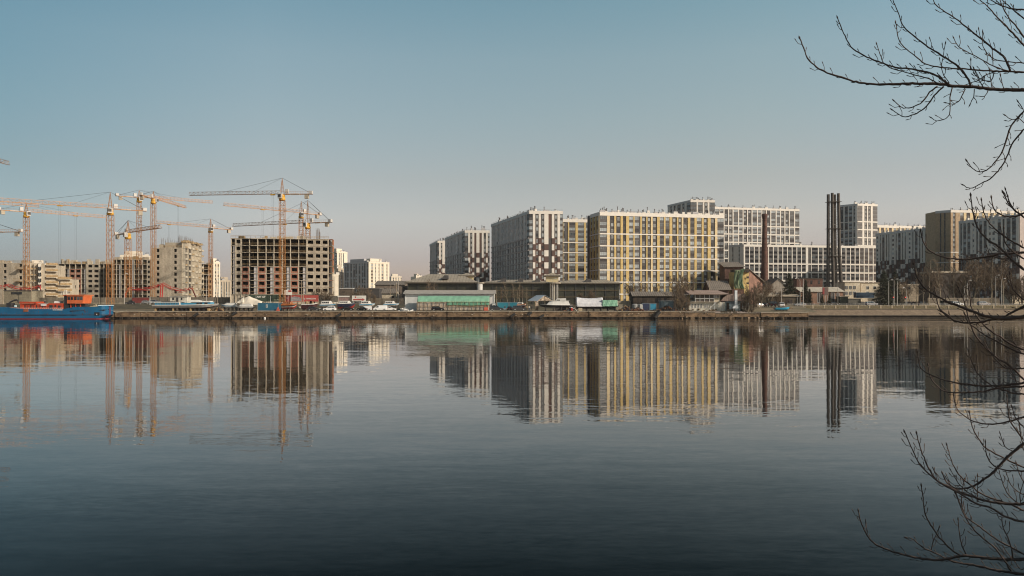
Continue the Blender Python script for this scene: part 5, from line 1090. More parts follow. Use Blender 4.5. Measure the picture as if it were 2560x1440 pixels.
bw = [(0.18, hdark), (0.55, hgrey), (0.75, hwhite), (0.9, hblue), (1.0, hwhite)]; G_ = 'small blue and white launches stored on the quay'
boat('blue and white launch on blocks just left of the white tent', 574, 303, 42, 777, 770, 762, 757.5, [(0.2, navyh), (0.5, hwhite), (0.75, hblue), (1, hwhite)], hwhite, rz=R(180), group=G_)
boat('white motor boat with windscreen inside the torn white tent', 612, 299, 46, 777, 771, 766, 760, [(0.3, hdark), (1, hwhite)], hwhite, rz=R(180))
boat('orange wooden boat with bright red bottom behind the person on the quay', 723, 297, 38, 776.5, 772, 760.5, 754.5, [(0.35, hred), (0.45, hwhite), (0.75, hdark), (0.8, horange), (1, horange)], horange)
boat('dark maroon boat with white rail and cluttered deck next to the orange one', 774, 300, 38, 777, 774, 760, 752, [(0.2, maroon), (0.85, maroon), (1, hwhite)], maroon, 'open')
boat('blue striped white launch directly behind the brightest white hatchback', 820, 303, 39, 777, 768, 761, 752.5, [(0.3, hgrey), (0.6, hwhite), (0.9, hblue), (1, hwhite)], hwhite, group=G_)
boat('navy and white cabin boat with a red keel behind the black saloon', 866, 301, 42, 777, 771.5, 759, 752.5, [(0.35, hred), (0.45, navyh), (0.95, navyh), (1, hwhite)], hwhite)
boat('blue striped white launch behind the white van with its cab hidden', 918, 304, 37, 776, 767, 760, 753, [(0.3, hgrey), (0.6, hwhite), (0.9, hblue), (1, hwhite)], hwhite, group=G_)
boat('blue striped white launch on tall props beside the hangar', 978, 305, 38, 776, 766, 760, 753, [(0.3, hgrey), (0.6, hwhite), (0.9, hblue), (1, hwhite)], hwhite, group=G_)
boat('white cabin boat with black hull on a trailer in front of the grey tent', 1390, 296, 82, 777, 769, 762.5, 752, [(0.3, hdark), (0.9, hdark), (1.0, hwhite)], hwhite, rz=R(180), Bm=4)
boat('blue rowing boat lying on the rubble bank near the parked cars', 1955, 294, 35, 776.5, 775.5, 769.5, 768, [(0.3, hblue), (0.9, M('bright_rowing_blue', (0.02, 0.30, 0.48), 0.4)), (1, hblue)], hblue, 'none', Bm=2.0, name='rowing_boat')
boat('small orange and white boat top behind the dark off-roader', 1303, 306, 22, 776, 769, 761, 756, [(0.4, hred), (0.7, hwhite), (1, horange)], hwhite)
# covered boats right of centre
root = thing('covered_boat', (W(1490, 298), 298, 2.7), 'long boat shrouded in white plastic with a green tarpaulin over its right end', 'covered boat'); d = 298
mb = MB(); Lh = (1548-1442)*d/F; m2 = MB(); hull(m2, Lh, 4.2, 0.9, 1.9, [(0.4, hdark), (0.9, hdark), (1, hgrey)]); mb = m2
mb.v = [(x+W(1495, d), y+d+2.5, z+2.55) for x, y, z in mb.v]; mb.build('hull', root)
cloth('plastic_cover', root, lambda u, v: (W(1442+u*66, d), d+0.2+(1.2*(1-v) if v < .5 else .6*(1-v)), Z(767-(1-v)*(21-3*abs(math.sin(u*3))), d)), 30, 10, M('white_plastic_cover', (0.62, 0.62, 0.64), 0.4, var=0.1), 0.06, 21)
cloth('cover_top', root, lambda u, v: (W(1442+u*66, d), d+1.4+3.4*v, Z(746+3*abs(math.sin(u*3)), d)+0.5*math.sin(v*math.pi)), 26, 6, M('white_plastic_cover'), 0.06, 22)
cloth('side_cover', root, lambda u, v: (W(1507, d), d+0.3+4*u, Z(766-17*v, d)), 6, 6, M('white_plastic_cover'), 0.08, 24)
cloth('side_cover', root, lambda u, v: (W(1442.5, d), d+0.3+4*u, Z(766-17*v, d)), 6, 6, M('white_plastic_cover'), 0.08, 25)
cloth('tarpaulin', root, lambda u, v: (W(1506+u*38, d), d+0.1+0.5*(1-v), Z(766-(1-v)*15.5, d)), 20, 10, green, 0.12, 23)
cloth('tarpaulin_top', root, lambda u, v: (W(1506+u*38, d), d+0.6+3*v, Z(750.5, d)), 14, 5, green, 0.08, 26)
mb = MB()
for i in range(6): x = W(1450+i*18, d); mb.box(x-0.2, x+0.2, d+0.6, d+4.4, 2.5, 3.5, cradle_shade)
mb.build('cradle', root)
root = thing('white_cabin_top', (W(1400, 302), 302, 2.7), 'white curved van like cabin on the bank behind the black hulled boat', 'cabin'); d = 303; mb = MB()
mb.xprism([(W(1388, d), Z(757, d)), (W(1390, d), Z(749, d)), (W(1394, d), Z(746, d)), (W(1415, d), Z(745.5, d)), (W(1416, d), Z(757, d))], d, d+2.4, hwhite); mb.build('body', root)
mb = MB(); mb.box(W(1388.5, d), W(1415, d), d+.2, d+2.2, 2.6, Z(757, d)-.01, cradle_shade); mb.build('stand', root); holes(root, 'window', [(1392, 1400, 749, 752)], d, glC)
# white torn tent and grey pitched tent
tent_w = M('white_tent_canvas', (0.66, 0.60, 0.50), 0.6, var=0.12)
root = thing('boat_tent', (W(618, 301), 301, 2.7), 'torn white canvas tent draped over a motor boat left of the blue container', 'tent'); d = 300
cloth('canvas', root, lambda u, v: (W(598+u*52+3*v, d), d+0.6+0.9*v, Z(762-v*(22-abs(u-0.35)*22), d)), 13, 6, tent_w, 0.16, 41, 0.05)
cloth('canvas_back', root, lambda u, v: (W(592+u*60, d), d+1.6+5*v, Z(738+abs(u-0.35)*24+12*v*v, d)), 10, 5, tent_w, 0.14, 42, 0.05)
cloth('canvas_flap', root, lambda u, v: (W(590+u*18, d), d+0.5+0.6*v, Z(757-(14*u)*v-2*v, d)), 10, 6, tent_w, 0.12, 43, 0.05)
mb = MB()
for px, t in ((592, 758), (614, 741), (634, 748), (650, 760)): mb.bar((W(px, d), d+1.6, 2.6), (W(px, d), d+1.6, Z(t, d)-0.15), 0.07, timber)
mb.build('pole', root)
root = thing('boat_tent', (W(1347, 297), 297, 2.7), 'grey pitched tent of plastic sheet with an open patched gable facing right', 'tent'); d = 297; tg = M('grey_tarpaulin', (0.24, 0.29, 0.34), 0.5, var=0.1)
e0, e1, rg0, rg1 = W(1319, d), W(1337, d), W(1341, d+5), W(1363, d+1.5)
mb = MB(); mb.face([(e0, d+1, Z(751.5, d)), (e1+0.8, d-0.5, Z(752.5, d)), (rg1, d+2.2, Z(737.5, d)), (rg0, d+5, Z(737.5, d))], tg); mb.face([(rg0, d+5, Z(737.5, d)), (rg1, d+2.2, Z(737.5, d)), (W(1386, d), d+5.5, Z(750, d)), (W(1362, d), d+9, Z(750, d))], tg)
o = mb.build('roof', root, fix=False); md = o.modifiers.new('t', 'SOLIDIFY'); md.thickness = 0.06
sil = stained('shiny_patched_sheet', (0.42, 0.34, 0.26), (0.12, 0.09, 0.07), 1.2, 0.8, 0.25)
cloth('gable', root, lambda u, v: (W(1338+u*46, d), d-0.4+5.8*u, Z(752.5-v*(15*(1-abs(u-0.52)*2.1))-0.0, d)), 14, 6, sil, 0.15, 51)
cloth('side_sheet', root, lambda u, v: (W(1319.3+u*18, d), d+0.95-1.4*u, Z(752+v*2, d)-0.05), 8, 3, sil, 0.05, 52)
cloth('front_sheet', root, lambda u, v: (W(1338+u*8, d), d-0.4+u, Z(753+v*23, d)), 5, 10, sil, 0.12, 53)
mb = MB()
for x, y, t in ((1319.5, d+1, 752), (1338, d-.4, 753), (1386, d+5.4, 751), (1363, d+2.3, 738)): mb.bar((W(x, d), y, 2.6), (W(x, d), y, Z(t, d)), 0.08, timber)
mb.build('pole', root)
# long river ship on blocks
d = 297; root = thing('river_ship', (W(455, d), d, 2.7), 'long low blue and white passenger ship on blocks on the quay, grey hull tapering right', 'ship'); s_ = d/F
mb = MB(); L = (537-379)*s_; hull(mb, L, 5.2, Z(771.5, d), Z(762.3, d), [(0.25, M('boat_brown_bottom', (0.12, 0.05, 0.04), 0.7)), (0.85, hgrey), (1.0, hwhite)], bow=0.22, sheer=0.5); mb.v = [(x+W(458, d), y+d+2.6, z) for x, y, z in mb.v]; mb.build('hull', root)
mb = MB(); y0 = d+0.7; mb.box(W(385, d), W(446, d), y0, d+4.6, Z(762.5, d), Z(756.5, d), hblue); mb.box(W(449, d), W(487, d), y0+.1, d+4.5, Z(762.5, d), Z(757, d), hblue); mb.box(W(487, d)+.01, W(524, d), y0+.1, d+4.5, Z(762.5, d), Z(755.6, d), hblue); mb.build('superstructure', root)
mb = MB(); mb.box(W(383, d), W(447, d), y0-.2, d+4.8, Z(756.4, d), Z(755, d), hwhite); mb.box(W(446, d), W(449, d), y0-.1, d+4.5, Z(762.5, d), Z(754.5, d), hwhite); mb.box(W(449.2, d), W(524, d), y0-.1, d+4.8, Z(755.4, d), Z(754.4, d), hwhite); mb.build('roof', root)
mb = MB(); mb.xprism([(W(470, d), Z(754.3, d)), (W(474, d), Z(749.8, d)), (W(486, d), Z(749.5, d)), (W(494, d), Z(752, d)), (W(496, d), Z(754.3, d))], y0+.3, d+4.2, hwhite); mb.build('wheelhouse', root)
mb = MB(); mb.box(W(502, d), W(522, d), y0+.2, d+4, Z(754.3, d), Z(752.5, d), hwhite); mb.bar((W(503, d), y0+1, Z(754, d)), (W(503, d), y0+1, Z(748.5, d)), .06, frame_w); mb.build('bridge_wing', root)
mb = MB(); mb.box(W(401, d), W(430, d), y0+.6, d+3, Z(755, d), Z(753.2, d), dgrey); mb.build('roof_gear', root)
for a, e in ((489, 496), (497, 503.5), (509, 517)): mb = MB(); mb.box(W(a, d), W(e, d), y0+.04, y0+.095, Z(762, d), Z(756.5, d), glC); mb.build('window', root)
for k in range(9): mb = MB(); mb.box(W(388+k*6.3, d), W(391.5+k*6.3, d), y0-.05, y0-.003, Z(761, d), Z(758.5, d), glB); mb.build('window', root)
mb = MB()
for k in range(13):
    x = W(384+k*11, d); mb.box(x, x+0.5, d+0.8, d+4.2, 2.6, Z(771.3, d), hdark if k % 4 else timber)  # near-black blocks carry the shade under the ship in their colour
mb.build('cradle', root)
# the blue work ship afloat with orange deckhouses
shipblue = M('ship_blue_paint', (0.004, 0.10, 0.215), 0.4, var=0.12, scale=0.4); shipor2 = M('wheelhouse_orange_lit', (0.58, 0.13, 0.04), 0.5, var=0.12)  # brighter wheelhouse orange has sunlight put into its colour
shiporange = M('ship_orange_shaded', (0.46, 0.055, 0.016), 0.45, var=0.15, scale=0.8); sdark = M('ship_dark_steel', (0.03, 0.028, 0.03), 0.6, var=0.2); boot = M('ship_boot_red', (0.16, 0.015, 0.025), 0.5, var=0.1)  # redder orange is the same paint with shade put into its colour
d = 278.5; root = thing('work_ship', (W(120, d), d+4, 0), 'long blue hulled work ship with orange deckhouse and wheelhouse moored at the quay, left', 'ship')
def XX(px): return W(px, d)
def ZZ(py): return Z(py, d)+0.05
mb = MB(); st = [(-60, 0), (10, 0), (60, 0), (120, 0), (160, 0), (185, 0), (215, 0.1), (240, 0.25), (254, 0.5), (263, 1.1), (269, 2.1), (273.5, 3.6)]; rings_ = []
for px, inn in st:
    dk = 768.5 if px < 15 else (773 if px < 160 else 773-(px-160)/25*5.5 if px < 185 else 767.5)
    if px > 240: dk = 764.5 if px > 246 else 766
    x = W(px, d+inn); xb = W(px if px < 240 else px-(px-240)*0.42, d+inn)
    zt = ZZ(dk); r = []
    for s, yc in ((-1, d), (1, d+8)):
        y = yc - s*(-inn) if False else (d+inn if s == -1 else d+8-inn)
        col = [(xb, y+(0.5 if s == -1 else -0.5)*min(1, inn), -1.5), (xb, y+(0.3 if s == -1 else -0.3)*min(1, inn), 0.28), (x, y, 1.3), (x, y, 1.55), (x, y, zt)]
        r += col if s == -1 else col[::-1]
    rings_.append(r)
mb.rings(rings_, [boot, shipblue, sdark, shipblue, shipblue, shipblue, sdark, shipblue, boot, boot], closed=True)
# deck recess filled dark is not needed: superstructure stands on the closed deck
mb.build('hull', root)
mb = MB()
for a, e, z in ((-60, 192, 1.42),): mb.box(XX(a), XX(e), d-0.16, d-0.003, z-0.1, z+0.14, rubber)
mb.bar((XX(176), d-0.05, ZZ(778)), (XX(258), d+0.6, ZZ(775.5)), 0.16, rubber, 6); mb.bar((XX(258), d+0.6, ZZ(775.5)), (W(272, d+3.0), d+3.0, ZZ(774)), 0.16, rubber, 6); mb.build('rubbing_strake', root)
mb = MB(); mb.box(XX(45), XX(52), d+1.2, d+7, ZZ(774), ZZ(760), shiporange); mb.box(XX(46), XX(113), d+1.5, d+6.5, ZZ(774), ZZ(760.5), shiporange); mb.box(XX(44), XX(86), d+1.0, d+7, ZZ(759.3), ZZ(754.5), shiporange); mb.box(XX(75), XX(115), d+2, d+6.5, ZZ(760.4), ZZ(758.8), steel); mb.build('deckhouse', root)
mb = MB(); mb.box(XX(115), XX(152), d+1.4, d+6.6, ZZ(774), ZZ(758.5), shiporange)
for q in ((118, 126, 763, 772), (131, 135, 762, 768), (140, 146, 764, 771)): mb.box(XX(q[0]), XX(q[1]), d+1.33, d+1.398, ZZ(q[3]), ZZ(q[2]), sdark)
mb.build('machinery_house', root)
mb = MB(); mb.bar((XX(125), d+3, ZZ(757)), (XX(140), d+3, ZZ(757)), 0.55, hwhite, 12); mb.build('tank', root)
mb = MB(); mb.box(XX(154), XX(163), d+1.5, d+6.5, ZZ(773), ZZ(738.5), sdark); mb.box(XX(153), XX(165), d+1.2, d+6.8, ZZ(739.5), ZZ(737.6), shiporange)
for k in range(6): mb.box(XX(163.5+k*6), XX(165+k*6), d+1.6, d+2, ZZ(773), ZZ(759.5), shiporange if k % 2 else sdark); mb.box(XX(163.5+k*6), XX(165+k*6), d+5.8, d+6.2, ZZ(773), ZZ(759.5), sdark)
mb.box(XX(165), XX(200), d+3.5, d+5.5, ZZ(773), ZZ(759.5), sdark); mb.build('wheelhouse_support', root)
wh = MB(); wh.hexa([(XX(163.2), d+1.1, ZZ(759)), (XX(202), d+1.1, ZZ(759)), (XX(202), d+6.9, ZZ(759)), (XX(163.2), d+6.9, ZZ(759)), (XX(163.2), d+1.1, ZZ(739)), (XX(205), d+1.1, ZZ(739)), (XX(205), d+6.9, ZZ(739)), (XX(163.2), d+6.9, ZZ(739))], shipor2); who = wh.build('wheelhouse', root)
mb = MB(); mb.box(XX(162), XX(207), d+0.7, d+7.3, ZZ(738.98), ZZ(737), M('ship_pale_orange', (0.66, 0.2, 0.08), 0.5)); mb.build('roof', who)
for a, e in ((165, 171), (173, 178.5), (181.5, 187), (188.5, 195), (196.5, 202.5)): mb = MB(); mb.box(XX(a), XX(e), d+1.02, d+1.09, ZZ(750), ZZ(742.5), glB if a > 188 else glC); mb.build('window', who)
mb = MB(); mb.bar((XX(159), d+2, ZZ(738)), (XX(152), d+2, ZZ(753)), 0.25, sdark); mb.bar((XX(159), d+2, ZZ(738)), (XX(157), d+2, ZZ(758)), 0.2, sdark); mb.build('derrick', root)
mb = MB(); mb.box(XX(97), XX(110), d+1.2, d+1.45, ZZ(765), ZZ(760.5), wsheet); mb.build('white_locker', root)
mb = MB(); mb.box(XX(59), XX(71), d-0.1, d-0.004, ZZ(779.5), ZZ(773.5), M('rust_patch', (0.30, 0.09, 0.035), 0.8, var=0.3)); mb.build('rust_patch', root)
mb = MB(); mb.path([(XX(p), d+2.5, ZZ(q)) for p, q in ((8, 762), (14, 756), (22, 752), (30, 750), (34, 752), (35, 757))], [0.3]*6, sdark, 6); mb.box(XX(9), XX(20), d+1.5, d+4, ZZ(768), ZZ(758), sdark); mb.build('deck_crane', root)
mb = MB(); mb.box(XX(20), XX(42), d+1, d+5, ZZ(772), ZZ(768.5), M('ship_brown_gear', (0.2, 0.07, 0.05), 0.8)); mb.box(XX(31), XX(34.5), d+1, d+1.8, ZZ(768), ZZ(763), M('pale_blue_drum', (0.45, 0.6, 0.65), 0.5)); mb.build('deck_gear', root)
mb = MB(); mb.hexa([(XX(243), d+0.2, ZZ(764.6)), (XX(264), d+2.0, ZZ(764.6)), (XX(264), d+6, ZZ(764.6)), (XX(243), d+7.8, ZZ(764.6)), (XX(244), d+0.5, ZZ(763)), (XX(263), d+2.2, ZZ(763)), (XX(263), d+5.8, ZZ(763)), (XX(244), d+7.5, ZZ(763))], M('ship_pale_bulwark', (0.45, 0.58, 0.68), 0.4)); mb.build('bulwark', root)
mb = MB(); mb.box(XX(219), XX(243), d+1.5, d+6, ZZ(768), ZZ(765), M('coiled_rope', (0.36, 0.3, 0.2), 0.9)); mb.bar((XX(224), d+2.5, ZZ(767)), (XX(232), d+2.5, ZZ(763.5)), 0.35, M('coiled_rope'), 8); mb.build('rope_winch', root)
mb = MB(); mb.box(XX(235), XX(248), d+0.18, d+0.36, ZZ(789), ZZ(781), sdark); mb.bar((XX(241), d+0.1, ZZ(785)), (XX(241), d+0.1, ZZ(787.5)), 0.2, steel, 8); mb.build('anchor_pocket', root)
mb = MB()   # guard rails along the deck edge
for k in range(40):
    px = -40+k*5; 
    if 40 < px < 60 or px > 158: continue
    mb.bar((XX(px), d+.15, ZZ(773)), (XX(px), d+.15, ZZ(769.8)), .03, hwhite, 3)
for z in (771.4, 769.9): mb.bar((XX(-40), d+.15, ZZ(z)), (XX(158), d+.15, ZZ(z)), .025, hwhite, 3)
mb.build('guard_rail', root)
rst = M('rust_streak', (0.16, 0.06, 0.03), 0.9, var=0.3, scale=2); rr_ = random.Random(4); mb = MB()
for k in range(46):
    px = rr_.uniform(0, 235); x = XX(px); t = rr_.uniform(1.75, 2.9) if px < 160 else rr_.uniform(1.9, 3.5); h_ = rr_.uniform(.25, 1.0); w_ = rr_.uniform(.02, .07); mb.face([(x-w_, d-.004, t), (x+w_, d-.004, t), (x+w_*.3, d-.004, t-h_), (x-w_*.3, d-.004, t-h_)], rst)
o = mb.build('rust_streaks', root, fix=False); o['kind'] = 'stuff'
mb = MB(); mb.bar((XX(158), d+3, ZZ(737.5)), (XX(158), d+3, ZZ(729)), .07, hwhite, 5); mb.bar((XX(155), d+3, ZZ(732)), (XX(161), d+3, ZZ(732)), .04, hwhite, 4); mb.bar((XX(196), d+3, ZZ(737)), (XX(196), d+3, ZZ(732)), .05, hwhite, 5); mb.build('mast', root)
mb = MB()
for q in range(9): px = 48+q*7.3; mb.box(XX(px), XX(px+2.2), d+1.42, d+1.49, ZZ(770), ZZ(763), sdark if q % 2 else M('ship_deep_red', (0.3, 0.03, 0.015), 0.6))
mb.build('deckhouse_frames', root)
for px in (104, 147): mb = MB(); mb.bar((XX(px), d+2.2, ZZ(757.5)), (XX(px), d+2.2, ZZ(753)), .35, sdark, 10); mb.build('funnel', root)
mb = MB(); mb.path([(W(262, d+2), d+2, ZZ(766)), (W(290, d+7), d+7, 2.1), (W(318, 289.5), 289.5, 2.75)], [.05]*3, M('pale_rope', (0.4, 0.35, 0.26), 0.9), 4); mb.build('mooring_rope', root)
text_mesh('name_lettering', 'ИВАН СИНЯКИН', 0.42, txt_w, (XX(132), d-0.03, ZZ(776.2)), 0, root, bold=0.01)
for k in range(22): mb = MB(); mb.box(XX(-50+k*10.4), XX(-49.3+k*10.4), d-0.03, d-0.003, ZZ(777.5), ZZ(777), sdark); mb.build('scupper', root)
# ================================================================ cars
def car_proto(label, kind, paint):
    root = thing('parked_car' if kind != 'van' else 'parked_van', (0, 0, 0), label, 'car' if kind != 'van' else 'van')
    P_ = {'suv': dict(L=4.7, w=1.86, body=[(-2.33, .42), (-2.35, .85), (-2.28, 1.08), (0.95, 1.06), (2.05, 0.95), (2.3, 0.72), (2.33, .40)], cab=[(-2.25, 1.06), (-2.05, 1.66), (0.25, 1.70), (1.15, 1.05)], r=.37, wx=1.42, gl=[[(-1.98, 1.12), (-1.85, 1.55), (-1.05, 1.57), (-1.05, 1.12)], [(-.95, 1.12), (-.95, 1.58), (0.2, 1.58), (0.92, 1.12)]]),
          'hatch': dict(L=4.25, w=1.78, body=[(-2.08, .38), (-2.12, .78), (-2.0, .98), (0.85, .97), (1.85, .82), (2.1, .62), (2.12, .36)], cab=[(-2.0, .96), (-1.5, 1.46), (-.1, 1.5), (1.0, .96)], r=.33, wx=1.3, gl=[[(-1.62, 1.02), (-1.38, 1.38), (-.7, 1.40), (-.7, 1.02)], [(-.6, 1.02), (-.6, 1.40), (-.12, 1.40), (0.75, 1.02)]]),
          'saloon': dict(L=4.6, w=1.8, body=[(-2.28, .38), (-2.32, .80), (-2.2, .98), (-1.5, 1.0), (0.9, .96), (2.0, .82), (2.28, .60), (2.3, .36)], cab=[(-1.85, .97), (-1.15, 1.40), (0.0, 1.43), (1.05, .95)], r=.33, wx=1.38, gl=[[(-1.4, 1.02), (-1.05, 1.34), (-.5, 1.35), (-.5, 1.02)], [(-.4, 1.02), (-.4, 1.35), (-.02, 1.35), (0.8, 1.02)]]),
          'van': dict(L=5.1, w=1.95, body=[(-2.5, .42), (-2.52, 1.0), (1.0, 1.0), (2.15, 1.02), (2.48, .8), (2.52, .42)], cab=[(-2.5, .98), (-2.42, 1.93), (0.7, 1.95), (1.45, 1.55), (2.12, 1.0)], r=.34, wx=1.6, gl=[[(0.55, 1.15), (0.55, 1.68), (1.15, 1.62), (1.75, 1.12)]])}[kind]
    w = P_['w']/2; mb = MB()
    def sec(prof, y, s=1.0): return [(x, y, z) for x, z in prof]
    b = P_['body']; zlow = .25; bb = b+[(b[-1][0]-0.05, zlow), (b[0][0]+0.05, zlow)]
    def shr(pr, k, lift=0): cx_ = 0; return [(x*(1-k), z) for x, z in pr]
    mb.rings([sec(shr(bb, .03), -w), sec(bb, -w+.12), sec(bb, w-.12), sec(shr(bb, .03), w)], paint, closed=True)
    c = P_['cab']; mb.rings([[(x*0.985, -w*(.93 if z < 1.2 else .80), z) for x, z in c], [(x*0.985, w*(.93 if z < 1.2 else .80), z) for x, z in c]], paint, closed=True)
    mb.build('body', root, bevel=0.03)
    zc = c[1][1]; zb_ = c[0][1]
    for g in P_['gl']:
        for s in (-1, 1):
            mb = MB(); pts = []
            for x, z in g: t = (z-zb_)/(zc-zb_); wy = w*(.93+(.80-.93)*(t if kind != 'x' else 0)); pts.append((x, s*(wy+0.012), z))
            mb.rings([pts, [(x, y-s*0.03, z) for x, y, z in pts]], glC, closed=True); mb.build('window', root)
    for k, (xa, za, xb_, zb2) in enumerate(((c[-1][0], c[-1][1], c[-2][0], c[-2][1]), (c[0][0], c[0][1], c[1][0], c[1][1]))):
        if kind == 'van' and k == 1: continue
        mb = MB(); e = .02 if k == 0 else -.02; xa, xb_ = xa*.985, xb_*.985
        x1, z1, x2, z2 = xa+(xb_-xa)*.1, za+(zb2-za)*.1, xa+(xb_-xa)*.9, za+(zb2-za)*.9
        mb.rings([[(x1+e, -w*.85, z1+.02), (x2+e, -w*.74, z2+.02), (x2+e, w*.74, z2+.02), (x1+e, w*.85, z1+.02)], [(x1-e, -w*.85, z1-.02), (x2-e, -w*.74, z2-.02), (x2-e, w*.74, z2-.02), (x1-e, w*.85, z1-.02)]], glC, closed=True); mb.build('windscreen' if k == 0 else 'rear_window', root)
    for sx in (-1, 1):
        for s in (-1, 1):
            mb = MB(); r = P_['r']; x = sx*P_['wx']; mb.bar((x, s*(w-.22), r), (x, s*(w+.01), r), r, rubber, 16); wo_ = mb.build('wheel', root)
            mb = MB(); mb.bar((x, s*(w-.02), r), (x, s*(w+.03), r), r*.62, M('alloy_rim', (0.42, 0.42, 0.42), 0.35, metal=0.6, var=0), 12); mb.build('rim', wo_)
        y = w*.72
        for s in (-1, 1):
            mb = MB(); x = (b[-2][0] if sx > 0 else b[0][0]-.03); mb.box(x-.12, x+.03, s*y-.2, s*y+.2, .68, .82, M('headlight_glass', (0.6, 0.6, 0.6), 0.2, var=0) if sx > 0 else M('tail_light_red', (0.35, 0.01, 0.01), 0.3, var=0)); mb.build('headlight' if sx > 0 else 'tail_light', root)
    mb = MB(); mb.box(b[0][0]-.06, b[0][0]+.05, -.26, .26, .5, .62, txt_w); mb.build('number_plate', root)
    return root
def paint(nm, c, m=0.3): return M('car_paint_'+nm, c, 0.25, metal=m, var=0)
cw, cb_, cg, cs = paint('white', (0.78, 0.77, 0.75), 0), paint('black', (0.012, 0.012, 0.014)), paint('graphite', (0.055, 0.055, 0.058)), paint('silver', (0.42, 0.43, 0.44), .5)
protos = {}; used = set()
def car(kind, pn, px, py, d, rz, label, group='cars parked on the quay', sc=1.0):
    k = (kind, pn.name)
    if k not in protos: protos[k] = car_proto('x', kind, pn)
    z = Z(py, d) if py else 2.62
    place(protos[k], used, (W(px, d), d, z), R(rz), label, sc, group)
car('hatch', cg, 785, 777, 292.5, -3, 'dark grey hatchback in front of the maroon boat', sc=1.08)
car('suv', cw, 824, 777, 292.5, 180, 'brilliant white hatchback in front of the blue striped launch, sun glaring on its tail')
car('saloon', cb_, 869, 776.5, 293, 4, 'black saloon in front of the navy boat with red keel')
car('van', cw, 915, 776.5, 296, 183, 'white van partly hidden by its neighbour, left of the long white van', 'white vans on the quay', 0.85)
car('van', cw, 951, 776.5, 292.5, 180, 'long white panel van, the nearest and clearest of the vans', 'white vans on the quay')
car('hatch', cw, 976, 776.5, 295, 0, 'white hatchback nose sticking out behind the long white van')
car('suv', cb_, 1095, 777, 293, 0, 'black off-roader standing alone before the grey plastic sheeting')
car('suv', cg, 1241, 776.5, 293, 0, 'dark brownish estate car beside the red barrier box', sc=1.08)
car('hatch', cb_, 1274, 776, 296, 90, 'black hatchback seen squarely from behind between two dark cars')
car('suv', cg, 1298, 776.5, 292.5, 2, 'dark grey off-roader with bright headlamps, right of the black hatchback', sc=1.1)
car('saloon', cb_, 905, 776, 294.5, 170, 'very low black car bonnet between the black saloon and the left white van', sc=0.85)
G2 = 'cars on the quayside road behind'
car('saloon', cg, 326, 761, 338, 180, 'grey saloon in the shade on the upper road right of the ship')
car('hatch', cs, 368, 759.5, 338, 0, 'silver hatchback parked left on the upper road above the long ship', G2); car('suv', cs, 388, 759.5, 338.5, 0, 'silver estate car parked right on the upper road above the long ship', G2)
car('suv', cg, 214, 760, 337.5, 0, 'dark car on the upper road just right of the orange wheelhouse', G2)
G3 = 'cars at the embankment'
car('saloon', cs, 1902, 767.5, 306, 20, 'pale sunlit car at the left end of the row behind the big bare bush', G3); car('hatch', cg, 1914, 767, 307, 60, 'dark hatchback squeezed next to the pale sunlit car', G3); car('hatch', cb_, 1933, 767, 307, 75, 'black hatchback facing the river with a dark van behind', G3); car('suv', cw, 1953, 767, 307, 80, 'white off-roader seen from behind above the blue rowing boat', G3)
car('suv', cb_, 1936, 763.5, 325, 0, 'black off-roader behind the black hatchback', G3)
G4 = 'cars driving on the embankment road'
car('saloon', cs, 2000, 765, 326.5, 180, 'silver saloon driving past the two lamp posts at the end of the quay', G4); car('suv', cs, 2179, 764, 328, 0, 'silver estate car on the road below the dark blue container', G4)
car('suv', cw, 2393, 764, 328, 0, 'white car passing the dark kiosk behind the branches', G4); car('suv', cs, 2459, 763.5, 327, 0, 'silver off-roader in front of the four dark tree trunks', G4); car('saloon', cb_, 2084, 763, 338, 5, 'dark car parked by the pale railing at the orange walled building', G4)
